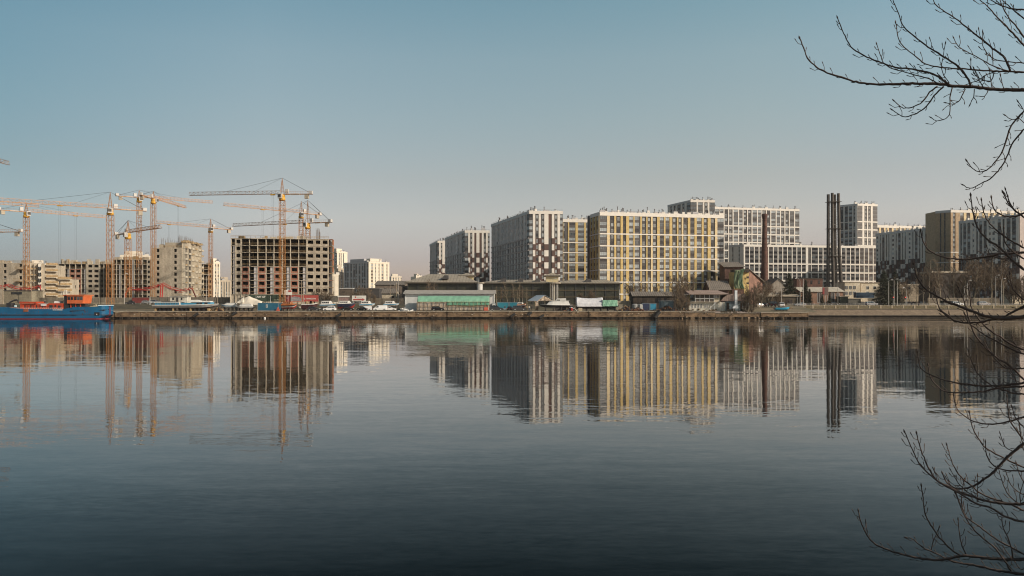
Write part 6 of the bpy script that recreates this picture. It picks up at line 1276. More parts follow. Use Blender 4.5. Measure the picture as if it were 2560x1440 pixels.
# ================================================================ people
def person(label, px, py, d, top, legs, lean=0.0, rz=0.0):
    s_ = MB(); skin = M('skin', (0.45, 0.28, 0.2), 0.6, var=0); root = thing('person', (W(px, d), d, Z(py, d)), label, 'person', rz=rz)
    me = bpy.data.meshes.new('body'); b = bmesh.new()
    J = {'pel': (0, 0, .95), 'ch': (lean*.3, 0, 1.32), 'nk': (lean*.5, 0, 1.5), 'hd': (lean*.6, -.02, 1.63), 'ht': (lean*.6, 0, 1.74)}
    for s in (-1, 1): J.update({('sh', s): (lean*.4+s*.19, 0, 1.42), ('el', s): (s*.26+lean*.4, .03, 1.13), ('wr', s): (s*.24+lean*.4, -.12, .88), ('hn', s): (s*.23+lean*.4, -.15, .78), ('hp', s): (s*.1, 0, .9), ('kn', s): (s*.12, -.03*s, .5), ('an', s): (s*.13, .03, .09), ('to', s): (s*.14, -.14, .04)})
    Rr = {'pel': .15, 'ch': .17, 'nk': .06, 'hd': .095, 'ht': .07}; rs = {'sh': .075, 'el': .05, 'wr': .036, 'hn': .04, 'hp': .1, 'kn': .065, 'an': .045, 'to': .045}
    V = {k: b.verts.new(p) for k, p in J.items()}; E = [('pel', 'ch'), ('ch', 'nk'), ('nk', 'hd'), ('hd', 'ht')]
    for s in (-1, 1): E += [('ch', ('sh', s)), (('sh', s), ('el', s)), (('el', s), ('wr', s)), (('wr', s), ('hn', s)), ('pel', ('hp', s)), (('hp', s), ('kn', s)), (('kn', s), ('an', s)), (('an', s), ('to', s))]
    for e in E: b.edges.new((V[e[0]], V[e[1]]))
    b.to_mesh(me); keys = list(J.keys()); b.free(); o = bpy.data.objects.new('body_tmp', me); COL.objects.link(o); md = o.modifiers.new('s', 'SKIN')
    for i, k in enumerate(keys): r = Rr[k] if isinstance(k, str) else rs[k[0]]; me.skin_vertices[0].data[i].radius = (r*(1.15 if k in ('ch', 'pel') else 1), r*(.8 if k in ('ch', 'pel') else 1)); me.skin_vertices[0].data[i].use_root = (k == 'pel')
    md2 = o.modifiers.new('u', 'SUBSURF'); md2.levels = 1; md2.render_levels = 1
    dg = bpy.context.evaluated_depsgraph_get(); m2 = bpy.data.meshes.new_from_object(o.evaluated_get(dg)); bpy.data.objects.remove(o); m2.name = 'body'; m2.materials.clear()
    for mt in (skin, top, legs, M('dark_shoes', (0.02, 0.02, 0.02), 0.7, var=0), M('dark_hair', (0.03, 0.02, 0.015), 0.8, var=0)): m2.materials.append(mt)
    for p in m2.polygons:
        z = p.center.z; x = abs(p.center.x-lean*.4); p.use_smooth = True
        p.material_index = 3 if z < .1 else 2 if z < .96 and x < .2 else 0 if (z < .84) else 1 if z < 1.5 else (4 if z > 1.66 or (p.center.y > 0.03) else 0)
    ob = bpy.data.objects.new('body', m2); COL.objects.link(ob); ob.parent = root
jd, jl, jt, jb = M('black_jacket', (0.02, 0.02, 0.024), 0.9, var=0), M('pale_grey_jacket', (0.5, 0.46, 0.4), 0.9, var=0), M('tan_jacket', (0.3, 0.2, 0.12), 0.9, var=0), M('blue_jeans', (0.04, 0.06, 0.12), 0.9, var=0)
person('person in pale jacket and dark trousers standing at the right of the orange boat', 749.5, 776.5, 292, jl, jd)
person('person all in black leaning slightly beside the orange boat', 745, 776.5, 292.6, jd, jd, .2)
person('person in tan jacket standing behind the bonnet of the dark grey off-roader', 1317, 776, 291.6, jt, jd)
person('person in pale top and jeans near the mouth of the grey tent', 1323, 776, 292, jl, jb)
person('person in black near the pole of the grey tent', 1329, 776, 292.4, jd, jd, .1)
person('person in blue jeans between the dark estate car and the black hatchback', 1262, 776, 293.4, jd, M('pale_jeans', (0.3, 0.4, 0.55), 0.9, var=0))
person('dark clothed person standing between the two white vans', 903, 776.5, 291.6, jd, jd)
person('person walking along the embankment among the stone posts, dressed in black', 2296.5, 768, 320, jd, jd, .1)
person('person in dark coat on the embankment road left of the walking one', 2279, 765, 326, jd, jb)
# ================================================================ poles and lights
gal = M('lamp_post_steel', (0.40, 0.37, 0.33), 0.6, var=0.1); polew = M('old_pole_timber', (0.30, 0.24, 0.17), 0.9, var=0.15)
def pole(px, pyb, pyt, d, label, kind='lamp', mat=gal, lean=0, arm=1.6, r=.11, name=None):
    z0, z1 = Z(pyb, d)-0.3, Z(pyt, d); x = W(px, d); nm = name or ('street_lamp' if kind in ('lamp', 'arc') else 'utility_pole'); root = thing(nm, (x, d, z0), label, 'street lamp' if kind in ('lamp', 'arc') else 'pole')
    mb = MB(); mb.bar((x, d, z0), (x+lean, d, z1), r*1.3, mat, 8, r2=r*.7); mb.build('pole', root)
    if kind == 'lamp':
        mb = MB(); mb.bar((x+lean, d, z1-.05), (x+lean+arm*.5, d-.3, z1+.35), .045, mat, 5); mb.build('arm', root)
        mb = MB(); mb.hexa([(x+lean+arm*.5+a, d-.3+b_, z1+.3+c) for c in (0, .16) for a, b_ in ((-.1, -.15), (.75, -.15), (.75, .15), (-.1, .15))], wsheet); mb.build('lamp_head', root)
    elif kind == 'arc':
        mb = MB(); pts = [(x+lean-arm*math.sin(t*.3), d, z1+arm*.8*(1-math.cos(t*.35))) for t in range(6)]; pts = [(x+lean-arm*t/5, d, z1+1.3*math.sin(t/5*1.9)) for t in range(6)]; mb.path(pts, [.06]*6, mat, 5); mb.build('arm', root)
        mb = MB(); mb.bar(pts[-1], (pts[-1][0]-.7, d, pts[-1][2]-.1), .14, wsheet, 6); mb.build('lamp_head', root)
    elif kind == 'wood':
        mb = MB(); mb.box(x+lean-.9, x+lean+.9, d-.06, d+.06, z1-.9, z1-.78, mat); mb.build('crossarm', root)
        for a in (-.75, .75, 0): mb = MB(); mb.bar((x+lean+a, d, z1-.78 if a else z1-.02), (x+lean+a, d, z1-.55 if a else z1+.2), .07, wsheet, 6); mb.build('insulator', root)
    return root
pole(7, 758, 698, 335, 'grey lamp post at the far left edge by the site office', mat=polew, r=.14); pole(79, 758, 702, 334, 'pole at the right end of the site office', 'wood', polew)
pole(311, 758, 686, 336, 'slender lamp post in front of the red boom, left of the white cars'); pole(544.5, 760, 700, 333, 'weathered leaning timber pole right of the long ship', 'wood', polew, lean=-.5)
pole(516, 760, 690, 338, 'grey lamp post with low lantern at the foot of the slim tower crane'); pole(375, 762, 740, 331, 'short white pole left of the long ship', 'plain', frame_w, r=.1)
pole(676.5, 757, 740, 331.5, 'short steel pole in front of the green hoarding', 'plain', frame_w, r=.07); pole(640, 757, 737, 331.5, 'thin mast behind the white tent ridge', 'plain', frame_w, r=.07)
pole(754, 762, 703, 322, 'left pole of a close pair between the orange and maroon boats', 'wood', polew, r=.14); pole(758.5, 762, 706, 321, 'right pole of the close pair between the orange and maroon boats', 'plain', polew, r=.12)
pole(991, 768, 708, 312, 'left pole of the pair beside the hangar', 'wood', polew, r=.13); pole(995.5, 768, 703, 312, 'right pole of the pair beside the hangar', 'plain', gal, r=.12); pole(975.5, 760, 712, 340, 'thin dark mast left of the pole pair by the hangar', 'plain', polew, r=.1)
pole(1196.5, 760, 697, 330, 'lamp post with round white lantern at the white stair cylinder of the warehouse'); pole(1377, 762, 706, 325, 'dark timber pole left of the pair at the warehouse corner', 'plain', polew, r=.14); pole(1382, 762, 698, 325, 'tall lamp post at the warehouse corner above the white cabin')
pole(1558.5, 752, 702, 330, 'white lamp post at the right end of the warehouse'); pole(1621.5, 758, 699, 330, 'white lamp post rising behind the dark timber shed'); pole(1773, 735, 695, 330, 'lamp post behind the riverside house roof', mat=polew)
pole(1953.5, 766, 712, 320, 'thin grey lamp post left of the big spruce'); pole(2000, 767, 703, 321, 'lamp post with curved arm right of the spruce', 'arc', arm=1.3); pole(2008, 766, 697, 318, 'thick pale pole beside the curved arm lamp', 'plain', r=.15); pole(1994, 762, 742, 322, 'short thin post left of the curved arm lamp', 'plain', frame_w, r=.05)
pole(2094.5, 762, 690, 345, 'slim metal mast in front of the flue stack', 'plain', r=.09)
for px, t, lab in ((2221.5, 702, 'slim lamp post in front of the left spruce, first of three'), (2235, 700, 'tallest pale lamp post of the three before the spruces'), (2243, 702, 'slim lamp post, right of the three before the spruces'), (2411.5, 715, 'lamp post with drooping head left of the thicker pole behind the branches'), (2418, 703, 'thick plain lamp post between the kiosk and the four trunks'), (2489, 690, 'dark lamp post right of the four trunks'), (2503.5, 699, 'pale lamp post at the right, before the dark striped block')):
    pole(px, 766, t, 320, lab, r=.12)
for px, lab in ((2233, 'traffic light showing red on its post between the lamp posts'), (2263, 'traffic light showing red beside the arc shaped street lamp')):
    d = 322; x = W(px, d); z0 = Z(766, d); root = thing('traffic_light', (x, d, z0), lab, 'traffic light', 'traffic lights on the embankment road'); mb = MB(); mb.bar((x, d, z0-.3), (x, d, Z(741, d)), .07, gal, 6); mb.build('pole', root)
    mb = MB(); mb.box(x-.2, x+.2, d-.2, d+.1, Z(748, d), Z(742, d), sdark); mb.build('housing', root); mb = MB(); mb.bar((x, d-.201, Z(743.4, d)), (x, d-.26, Z(743.4, d)), .14, M('red_signal_lamp', (0.8, 0.02, 0.02), 0.4, var=0, emit=((1, 0.03, 0.02), 4.0)), 12); mb.build('red_lamp', root)
pole(2266.5, 766, 727, 321, 'arc shaped street lamp beside the right traffic light', 'arc', arm=.9)
# bits and pieces on the quay
def heap(label, px, py, d, w, h, n_, mats, seed, name='scrap_heap', cat='scrap heap'):
    rnd = random.Random(seed); root = thing(name, (W(px, d), d, Z(py, d)), label, cat); root['kind'] = 'stuff'; mb = MB(); x0 = W(px, d); z0 = Z(py, d)
    for i in range(n_):
        u = rnd.gauss(0, .38); hh = h*max(0.08, (1-min(1, abs(u)*1.2)))*rnd.uniform(.3, 1); c = Vector((x0+u*w, d+rnd.uniform(-.6, 1.4), z0+hh)); v = Vector((rnd.uniform(-1, 1), rnd.uniform(-.6, .6), rnd.uniform(-.6, .6))).normalized()*rnd.uniform(.2, .9)
        mb.bar(c-v, c+v, rnd.uniform(.05, .3), rnd.choice(mats), rnd.choice((3, 4, 6)))
        mb.box(c.x-.25, c.x+.25, c.y-.2, c.y+.2, z0-.1, c.z, rnd.choice(mats))
    o = mb.build('scrap', root); o['kind'] = 'stuff'
rust = M('rusty_scrap', (0.14, 0.065, 0.035), 0.9, var=0.3, scale=2)
heap('heap of dark scrap and tangled branches left of the riverside house', 1668, 777, 293, 5.5, 1.6, 90, [rubber, hdark, rust], 1); heap('rusty scrap pile in front of the grey boxes and navy container', 1592, 777, 292, 4.0, 1.0, 70, [rust, rust, hdark], 2)
heap('brown and black machine scrap right of the green covered boat', 1563, 777, 294, 3.0, 2.0, 70, [rust, hdark, timber], 3); heap('white rubbish pile at the left end of the hangar', 1009, 777, 293, 2.4, .8, 50, [hwhite, hgrey, wsheet], 4, 'rubbish_pile', 'rubbish pile')
heap('pile of planks and dark gear between the two boats left of the white tent', 545, 777, 296, 2.6, 1.2, 50, [hdark, timber, rust], 5); heap('dark jumble under the black hulled boat near the red barrels', 1428, 777, 293, 2.0, 1.2, 50, [hdark, hgrey, rust, hwhite], 6)
for px, py, lab, mt, w, h in ((1429, 776.5, 'small red oil drum at the right end of the black hulled boat', hred, .32, 1.0), (1215, 776.5, 'red barrier box beside the dark estate car', M('faded_red_plastic', (0.45, 0.09, 0.05), 0.6), .0, 0)):
    d = 292
    if w: mb = MB(); mb.rings([circ(W(px, d), d, Z(py, d)+z, r, 14) for z, r in ((0, w), (.3, w), (.33, w*1.06), (.36, w), (.64, w), (.67, w*1.06), (.7, w), (h, w))], mt, closed=True); o = mb.build('oil_drum'); tag(o, lab, 'drum')
    else: mb = MB(); x = W(px, d); z = Z(py, d); mb.hexa([(x-.85, d, z), (x+.85, d, z), (x+.85, d+.6, z), (x-.85, d+.6, z), (x-.7, d+.1, z+1.2), (x+.7, d+.1, z+1.2), (x+.7, d+.4, z+1.2), (x-.7, d+.4, z+1.2)], mt); o = mb.build('barrier_box'); tag(o, lab, 'barrier')
mb = MB(); d = 292; x = W(1451, d); mb.box(x-.7, x+.7, d, d+1, 2.65, 3.75, M('pale_crate', (0.5, 0.43, 0.3), 0.8)); [mb.box(x-.72, x+.72, d-.02, d+1.02, z, z+.1, timber) for z in (2.8, 3.2, 3.6)]; tag(mb.build('crate'), 'pale wooden crate at the left end of the white shrouded boat', 'crate')
mb = MB(); mb.hexa([(W(560, 296), 296, 2.6)]*0 or [(W(690, 292), 292, 2.62), (W(699, 292), 292, 2.62), (W(699, 292), 292.6, 2.62), (W(690, 292), 292.6, 2.62), (W(694.3, 292), 292.2, 4.2), (W(695, 292), 292.2, 4.2), (W(695, 292), 292.4, 4.2), (W(694.3, 292), 292.4, 4.2)], M('faded_red_plastic')); tag(mb.build('fire_stand'), 'faded red triangular stand leaning at the right corner of the blue container', 'stand')
for px, w, h, lab in ((1588, 1.1, 2.6, 'tall ribbed grey water tank left of the navy container'), (1600, 1.2, 2.5, 'grey square tank box beside the ribbed grey tank')):
    d = 298; mb = MB(); x = W(px, d); r_ = [(0, 1), (.5, 1), (.55, .93), (.6, 1), (1.1, 1), (1.15, .93), (1.2, 1), (1.7, 1), (1.75, .93), (1.8, 1), (h-.3, 1), (h, .6)]
    mb.rings([circ(x, d+1, 2.65+z, w*k, 14 if px == 1588 else 4) for z, k in r_], M('grey_tank_plastic', (0.26, 0.26, 0.25), 0.6), closed=True); tag(mb.build('water_tank'), lab, 'tank')
# ================================================================ trees
bark_p = M('pale_birch_bark', (0.30, 0.25, 0.18), 0.9, var=0.3, scale=2); bark_d = M('dark_wet_bark', (0.085, 0.065, 0.048), 0.9, var=0.2); twig_m = M('brown_twigs', (0.16, 0.115, 0.075), 0.9, var=0.2); twig_d = M('dark_twigs', (0.115, 0.085, 0.062), 0.9, var=0.2)
def bare_tree(label, H, seed, bark, twig, spread=0.25, dens=1.0, stems=1, twr=0.045, name='bare_tree', first=0.25):
    rnd = random.Random(seed); root = thing(name, (0, 0, 0), label, 'tree' if name != 'bare_shrub' else 'shrub'); tk = MB(); cr = MB()
    def limb(mb, p, v, L, r, seg, mat, n=4, curl=.12, up=.06):
        pts = [p]; rad = [r]; d_ = v.normalized()
        for i in range(seg):
            d_ = (d_+Vector((rnd.gauss(0, curl), rnd.gauss(0, curl), rnd.gauss(0, curl*.6)+up))).normalized(); pts.append(pts[-1]+d_*(L/seg)); rad.append(r*(1-(i+1)/seg*.85))
        mb.path(pts, rad, mat, n); return pts, rad
    for s in range(stems):
        a0 = rnd.uniform(0, 6.3); v = Vector((math.cos(a0)*.18*(stems > 1), math.sin(a0)*.18*(stems > 1), 1)); h = H*rnd.uniform(.85, 1)
        tp, tr = limb(tk, Vector((math.cos(a0)*.3*(stems > 1), math.sin(a0)*.3*(stems > 1), -.3)), v, h, H*.011+.05, 12, bark, 6, .035, .03)
        nb = int(22*dens)
        for i in range(nb):
            f = first+(.97-first)*i/nb; k = f*12; j = min(11, int(k)); p = tp[j].lerp(tp[j+1], k-j); a = rnd.uniform(0, 6.3); el_ = rnd.uniform(.5, 1.1); L = H*spread*(1.15-f)*rnd.uniform(.6, 1.2)+.5
            bp, br = limb(cr, p, Vector((math.cos(a), math.sin(a), el_)), L, max(.04, tr[j]*.45), 5, twig if L < 2.5 else bark, 3, .16, .1)
            for q in range(int(7*dens)):
                kk = rnd.uniform(.2, 1)*5; jj = min(4, int(kk)); p2 = bp[jj].lerp(bp[jj+1], kk-jj); a2 = rnd.uniform(0, 6.3)
                tp2, _ = limb(cr, p2, (bp[jj+1]-bp[jj]).normalized()+Vector((math.cos(a2), math.sin(a2), rnd.uniform(-.1, .8)))*.8, L*rnd.uniform(.25, .5), .042, 3, twig, 3, .2, .05)
                for w in range(int(5*dens)):
                    c = tp2[rnd.randint(0, 3)]; e = c+Vector((rnd.uniform(-1, 1), rnd.uniform(-1, 1), rnd.uniform(-.3, 1.1)))*L*.16
                    cr.bar(c, e, twr, twig, 3, r2=.008, cap=False)
    tk.build('trunk', root, fix=False); cr.build('crown', root, fix=False); return root
def conifer(label, H, seed, Rb=.22):
    rnd = random.Random(seed); root = thing('spruce_tree', (0, 0, 0), label, 'tree'); mb = MB(); mb.bar((0, 0, -.3), (0, 0, H*.97), H*.014+.06, bark_d, 7, r2=.03); mb.build('trunk', root)
    nm = [M('spruce_needles', (0.022, 0.030, 0.016), 0.9, var=0.2), M('spruce_needles_light', (0.045, 0.052, 0.024), 0.9, var=0.2)]; mb = MB(); z = H*.06
    while z < H*.99:
        f = z/H; Rr = H*Rb*(1-f)**.85*rnd.uniform(.75, 1.15)+.15; n_ = 7 if f < .8 else 5
        for k in range(n_):
            a = rnd.uniform(0, 6.3); L = Rr*rnd.uniform(.65, 1.1); dx, dy = math.cos(a), math.sin(a)
            mb.bar((0, 0, z), (dx*L, dy*L, z-L*.22), .04, bark_d, 3, cap=False)
            for q in range(int(5+L*5)):
                t = rnd.uniform(.15, 1); c = Vector((dx*L*t+rnd.gauss(0, .22), dy*L*t+rnd.gauss(0, .22), z-L*.22*t-rnd.uniform(0, .35))); w = rnd.uniform(.18, .42); b_ = rnd.uniform(0, 6.3); u = Vector((math.cos(b_), math.sin(b_), rnd.uniform(-.5, .3)))*w; v = Vector((rnd.uniform(-.3, .3), rnd.uniform(-.3, .3), -1))*w*.8
                mb.face([c-u*.6, c+u*.7+v*.2, c+v], nm[rnd.random() < .35])
        z += H*.022
    mb.build('crown', root, fix=False); return root
T = {}; tused = set()
T['b1'] = bare_tree('x', 16, 1, bark_p, twig_m, .22, 1.0); T['b2'] = bare_tree('x', 16, 2, bark_p, twig_m, .26, 1.1); T['d1'] = bare_tree('x', 15, 3, bark_d, twig_d, .3, 1.1); T['d2'] = bare_tree('x', 15, 4, bark_d, twig_m, .34, 1.15, stems=2)
T['m1'] = bare_tree('x', 10, 5, bark_d, twig_m, .34, .9, stems=4, first=.12); T['m2'] = bare_tree('x', 8, 6, bark_d, twig_m, .36, .8, stems=5, name='bare_shrub', first=.1); T['c1'] = conifer('x', 13, 1, .40); T['c2'] = conifer('x', 13, 2, .27); T['s1'] = bare_tree('x', 9, 8, bark_p, twig_m, .4, .8, stems=3, first=.2)
HT = {'b1': 16, 'b2': 16, 'd1': 15, 'd2': 15, 'm1': 10, 'm2': 8, 'c1': 13, 'c2': 13, 's1': 9}
rt = random.Random(9)
def tree(k, px, pyb, pyt, d, label, group=None):
    h = (pyb-pyt)*d/F; s = h/HT[k]; place(T[k], tused, (W(px, d), d, Z(pyb, d)-.1), rt.uniform(0, 6.3), label, s, group)
BG = 'bare birches along the embankment'
tree('s1', 1079, 757, 698, 330, 'fan shaped bare tree rising behind the hangar roof left of its middle'); 
for px, t, lab in ((1241, 712, 'slim bare birch just right of the hangar corner'), (1252, 716, 'second slim birch from the hangar corner'), (1268, 701, 'tallest pale birch left of the middle of the birch row at the warehouse'), (1286, 706, 'pale birch in the middle of the warehouse birch row'), (1292, 714, 'thin birch close to its taller neighbour in the warehouse row'), (1299, 702, 'straight bright birch right of the middle of the warehouse row'), (1306, 712, 'leaning birch near the right end of the warehouse row'), (1317, 716, 'last small birch of the warehouse row beside the dark doorway')):
    tree('b1' if px % 2 else 'b2', px, 760, t, 326+(px % 5), lab, 'birches before the glazed warehouse')
tree('m2', 1480, 757, 722, 330, 'bare shrub behind the ridge of the white shrouded boat'); tree('m2', 1450, 757, 730, 331, 'small bare shrub left behind the white shrouded boat'); tree('m1', 1181, 757, 725, 331, 'small dark bush at the foot of the white stair cylinder')
tree('d1', 1572, 758, 684, 333, 'dark bare tree at the right end of the warehouse, left of the timber shed'); tree('s1', 1607, 758, 702, 336, 'wide hazy bare tree behind the dark timber shed'); tree('s1', 1640, 758, 706, 338, 'faint bare tree behind the right of the timber shed'); tree('d2', 1578, 758, 700, 337, 'second dark tree beside the warehouse end')
tree('d2', 1697, 776, 672, 301, 'big bare tree with dark trunk between the timber shed and riverside house'); tree('s1', 1712, 776, 684, 305, 'bushy bare tree touching the left end of the riverside house roof'); tree('m1', 1700, 777, 722, 293, 'low dark thicket in front of the big bare tree'); tree('m1', 1716, 777, 735, 294, 'dark bush against the left wall of the riverside house'); tree('b2', 1735, 740, 676, 340, 'pale bare tree rising behind the riverside house roof')
tree('m1', 1884, 777, 705, 294, 'large brown bush right of the riverside house'); tree('m2', 1866, 778, 722, 293, 'bare shrub leaning over the brown annex roof'); tree('s1', 1897, 772, 695, 300, 'bare fuzzy tree behind the large brown bush'); tree('s1', 1925, 762, 700, 345, 'bare tree behind the market canopy'); tree('m2', 1945, 765, 725, 340, 'small bare tree left of the big spruce'); tree('m2', 1880, 784, 760, 289.5, 'scrubby twigs growing on the quay edge below the brown bush')
tree('c1', 1972, 757, 680, 352, 'dark spruce with spreading tip in front of the grey gabled house'); tree('c2', 2014, 763, 698, 345, 'dark dense spruce at the left corner of the orange walled building'); tree('c2', 2055, 765, 733, 338, 'little spruce left of the narrow advertising panel'); tree('c2', 2074, 765, 732, 338, 'little spruce right of the narrow advertising panel'); tree('c2', 2024, 763, 720, 343, 'stout low spruce overlapping the dense one')
tree('c1', 2210, 764, 674, 338, 'biggest spruce, left of the pair before the dark striped block'); tree('c2', 2238, 764, 676, 345, 'narrower spruce, right of the big pair'); tree('c1', 2226, 764, 695, 350, 'spruce hidden between the big pair')
tree('d2', 2196, 763, 715, 345, 'bare tree before the cream office wing', BG)
rows_ = [(2252, 690, 'm1'), (2274, 688, 'd1'), (2292, 668, 'b1'), (2308, 660, 'b2'), (2322, 646, 'b1'), (2338, 654, 'd2'), (2352, 640, 'b2'), (2372, 636, 'b1'), (2386, 655, 'b1'), (2398, 676, 'm1'), (2428, 640, 's1'), (2441, 632, 'd1'), (2457, 628, 'd2'), (2478, 630, 'b1'), (2490, 626, 'd2'), (2508, 640, 'b2'), (2530, 676, 'm1'), (2552, 680, 'm1')]
ords = ['first', 'second', 'third', 'fourth', 'fifth', 'sixth', 'seventh', 'eighth', 'ninth', 'tenth', 'eleventh', 'twelfth', 'thirteenth', 'fourteenth', 'fifteenth', 'sixteenth', 'seventeenth', 'last']
for i, (px, t, k) in enumerate(rows_): tree(k, px, 763, t, 345+(i*7 % 13), ords[i]+' bare tree from the spruces in the row along the embankment road', BG)
for px, t, k, lab in ((800, 716, 's1', 'bare tree before the sunlit end of the biggest concrete frame'), (812, 722, 'm1', 'bushy bare tree right of the big concrete frame'), (826, 725, 'm1', 'bare bush before the windowless white block'), (905, 712, 's1', 'bare tree behind the arrow signboard'), (920, 716, 's1', 'bare tree right of the arrow signboard'), (888, 722, 'm1', 'thin bare tree left of the arrow signboard'), (786, 726, 'm2', 'thin bare tree behind the maroon boat'), (935, 735, 'm2', 'low bare bush right of the arrow signboard')):
    tree(k, px, 757, t, 336+px % 7, lab, 'bare trees behind the boatyard')
tree('m2', 443, 779, 769, 290.5, 'tuft of bare twigs on the quay edge under the long ship')
# far tree belt
mb = MB(); rnd = random.Random(77)
for i in range(2600):
    px = rnd.uniform(2180, 2640); d = rnd.uniform(378, 392); h = 5+2.5*math.sin(px*.05)+2*math.sin(px*.13); z = G0+rnd.uniform(0, 1)**1.3*h; x = W(px, d); v = Vector((rnd.uniform(-.7, .7), rnd.uniform(-.5, .5), rnd.uniform(-.2, 1.2)))
    mb.bar((x, d, z), Vector((x, d, z))+v, .035, twig_d, 3, r2=.01, cap=False)
o = mb.build('undergrowth', fix=False); tag(o, 'tangled dark undergrowth and saplings behind the birches at the right', 'undergrowth', kind='stuff')
mb = MB()
for i in range(2600):
    px = rnd.uniform(790, 1010) if i % 2 else rnd.uniform(1400, 1730); d = rnd.uniform(336, 341) if i % 2 else rnd.uniform(325, 333); z = (G0 if i % 2 else 4)+rnd.uniform(0, 1)**1.5*(2.6+1.5*math.sin(px*.1)); x = W(px, d); v = Vector((rnd.uniform(-.6, .6), rnd.uniform(-.4, .4), rnd.uniform(-.1, 1.1)))
    mb.bar((x, d, z), Vector((x, d, z))+v, .03, twig_m, 3, r2=.01, cap=False)
o = mb.build('undergrowth', fix=False); tag(o, 'low brown brushwood behind the boatyard fences', 'undergrowth', kind='stuff')
# dry grass tufts on the embankment
mb = MB(); gm = M('dry_grass', (0.19, 0.15, 0.075), 0.95, var=0.3, scale=1)
for i in range(9000):
    px = rnd.uniform(2015, 2600); d = rnd.uniform(309.5, 323); z = gprofile(200)[0][1]; pr = gprofile(200)
    for (ya, za), (yb, zb) in zip(pr, pr[1:]):
        if ya <= d <= yb: z = za+(zb-za)*(d-ya)/(yb-ya)
    x = W(px, d); w = rnd.uniform(.04, .1); h = rnd.uniform(.08, .3); mb.face([(x-w, d, z-.02), (x+w, d, z-.02), (x+rnd.uniform(-.1, .1), d+rnd.uniform(-.1, .1), z+h)], gm)
o = mb.build('dry_grass', fix=False); tag(o, 'short dry grass on the embankment strip around the stone posts', 'grass', kind='stuff')
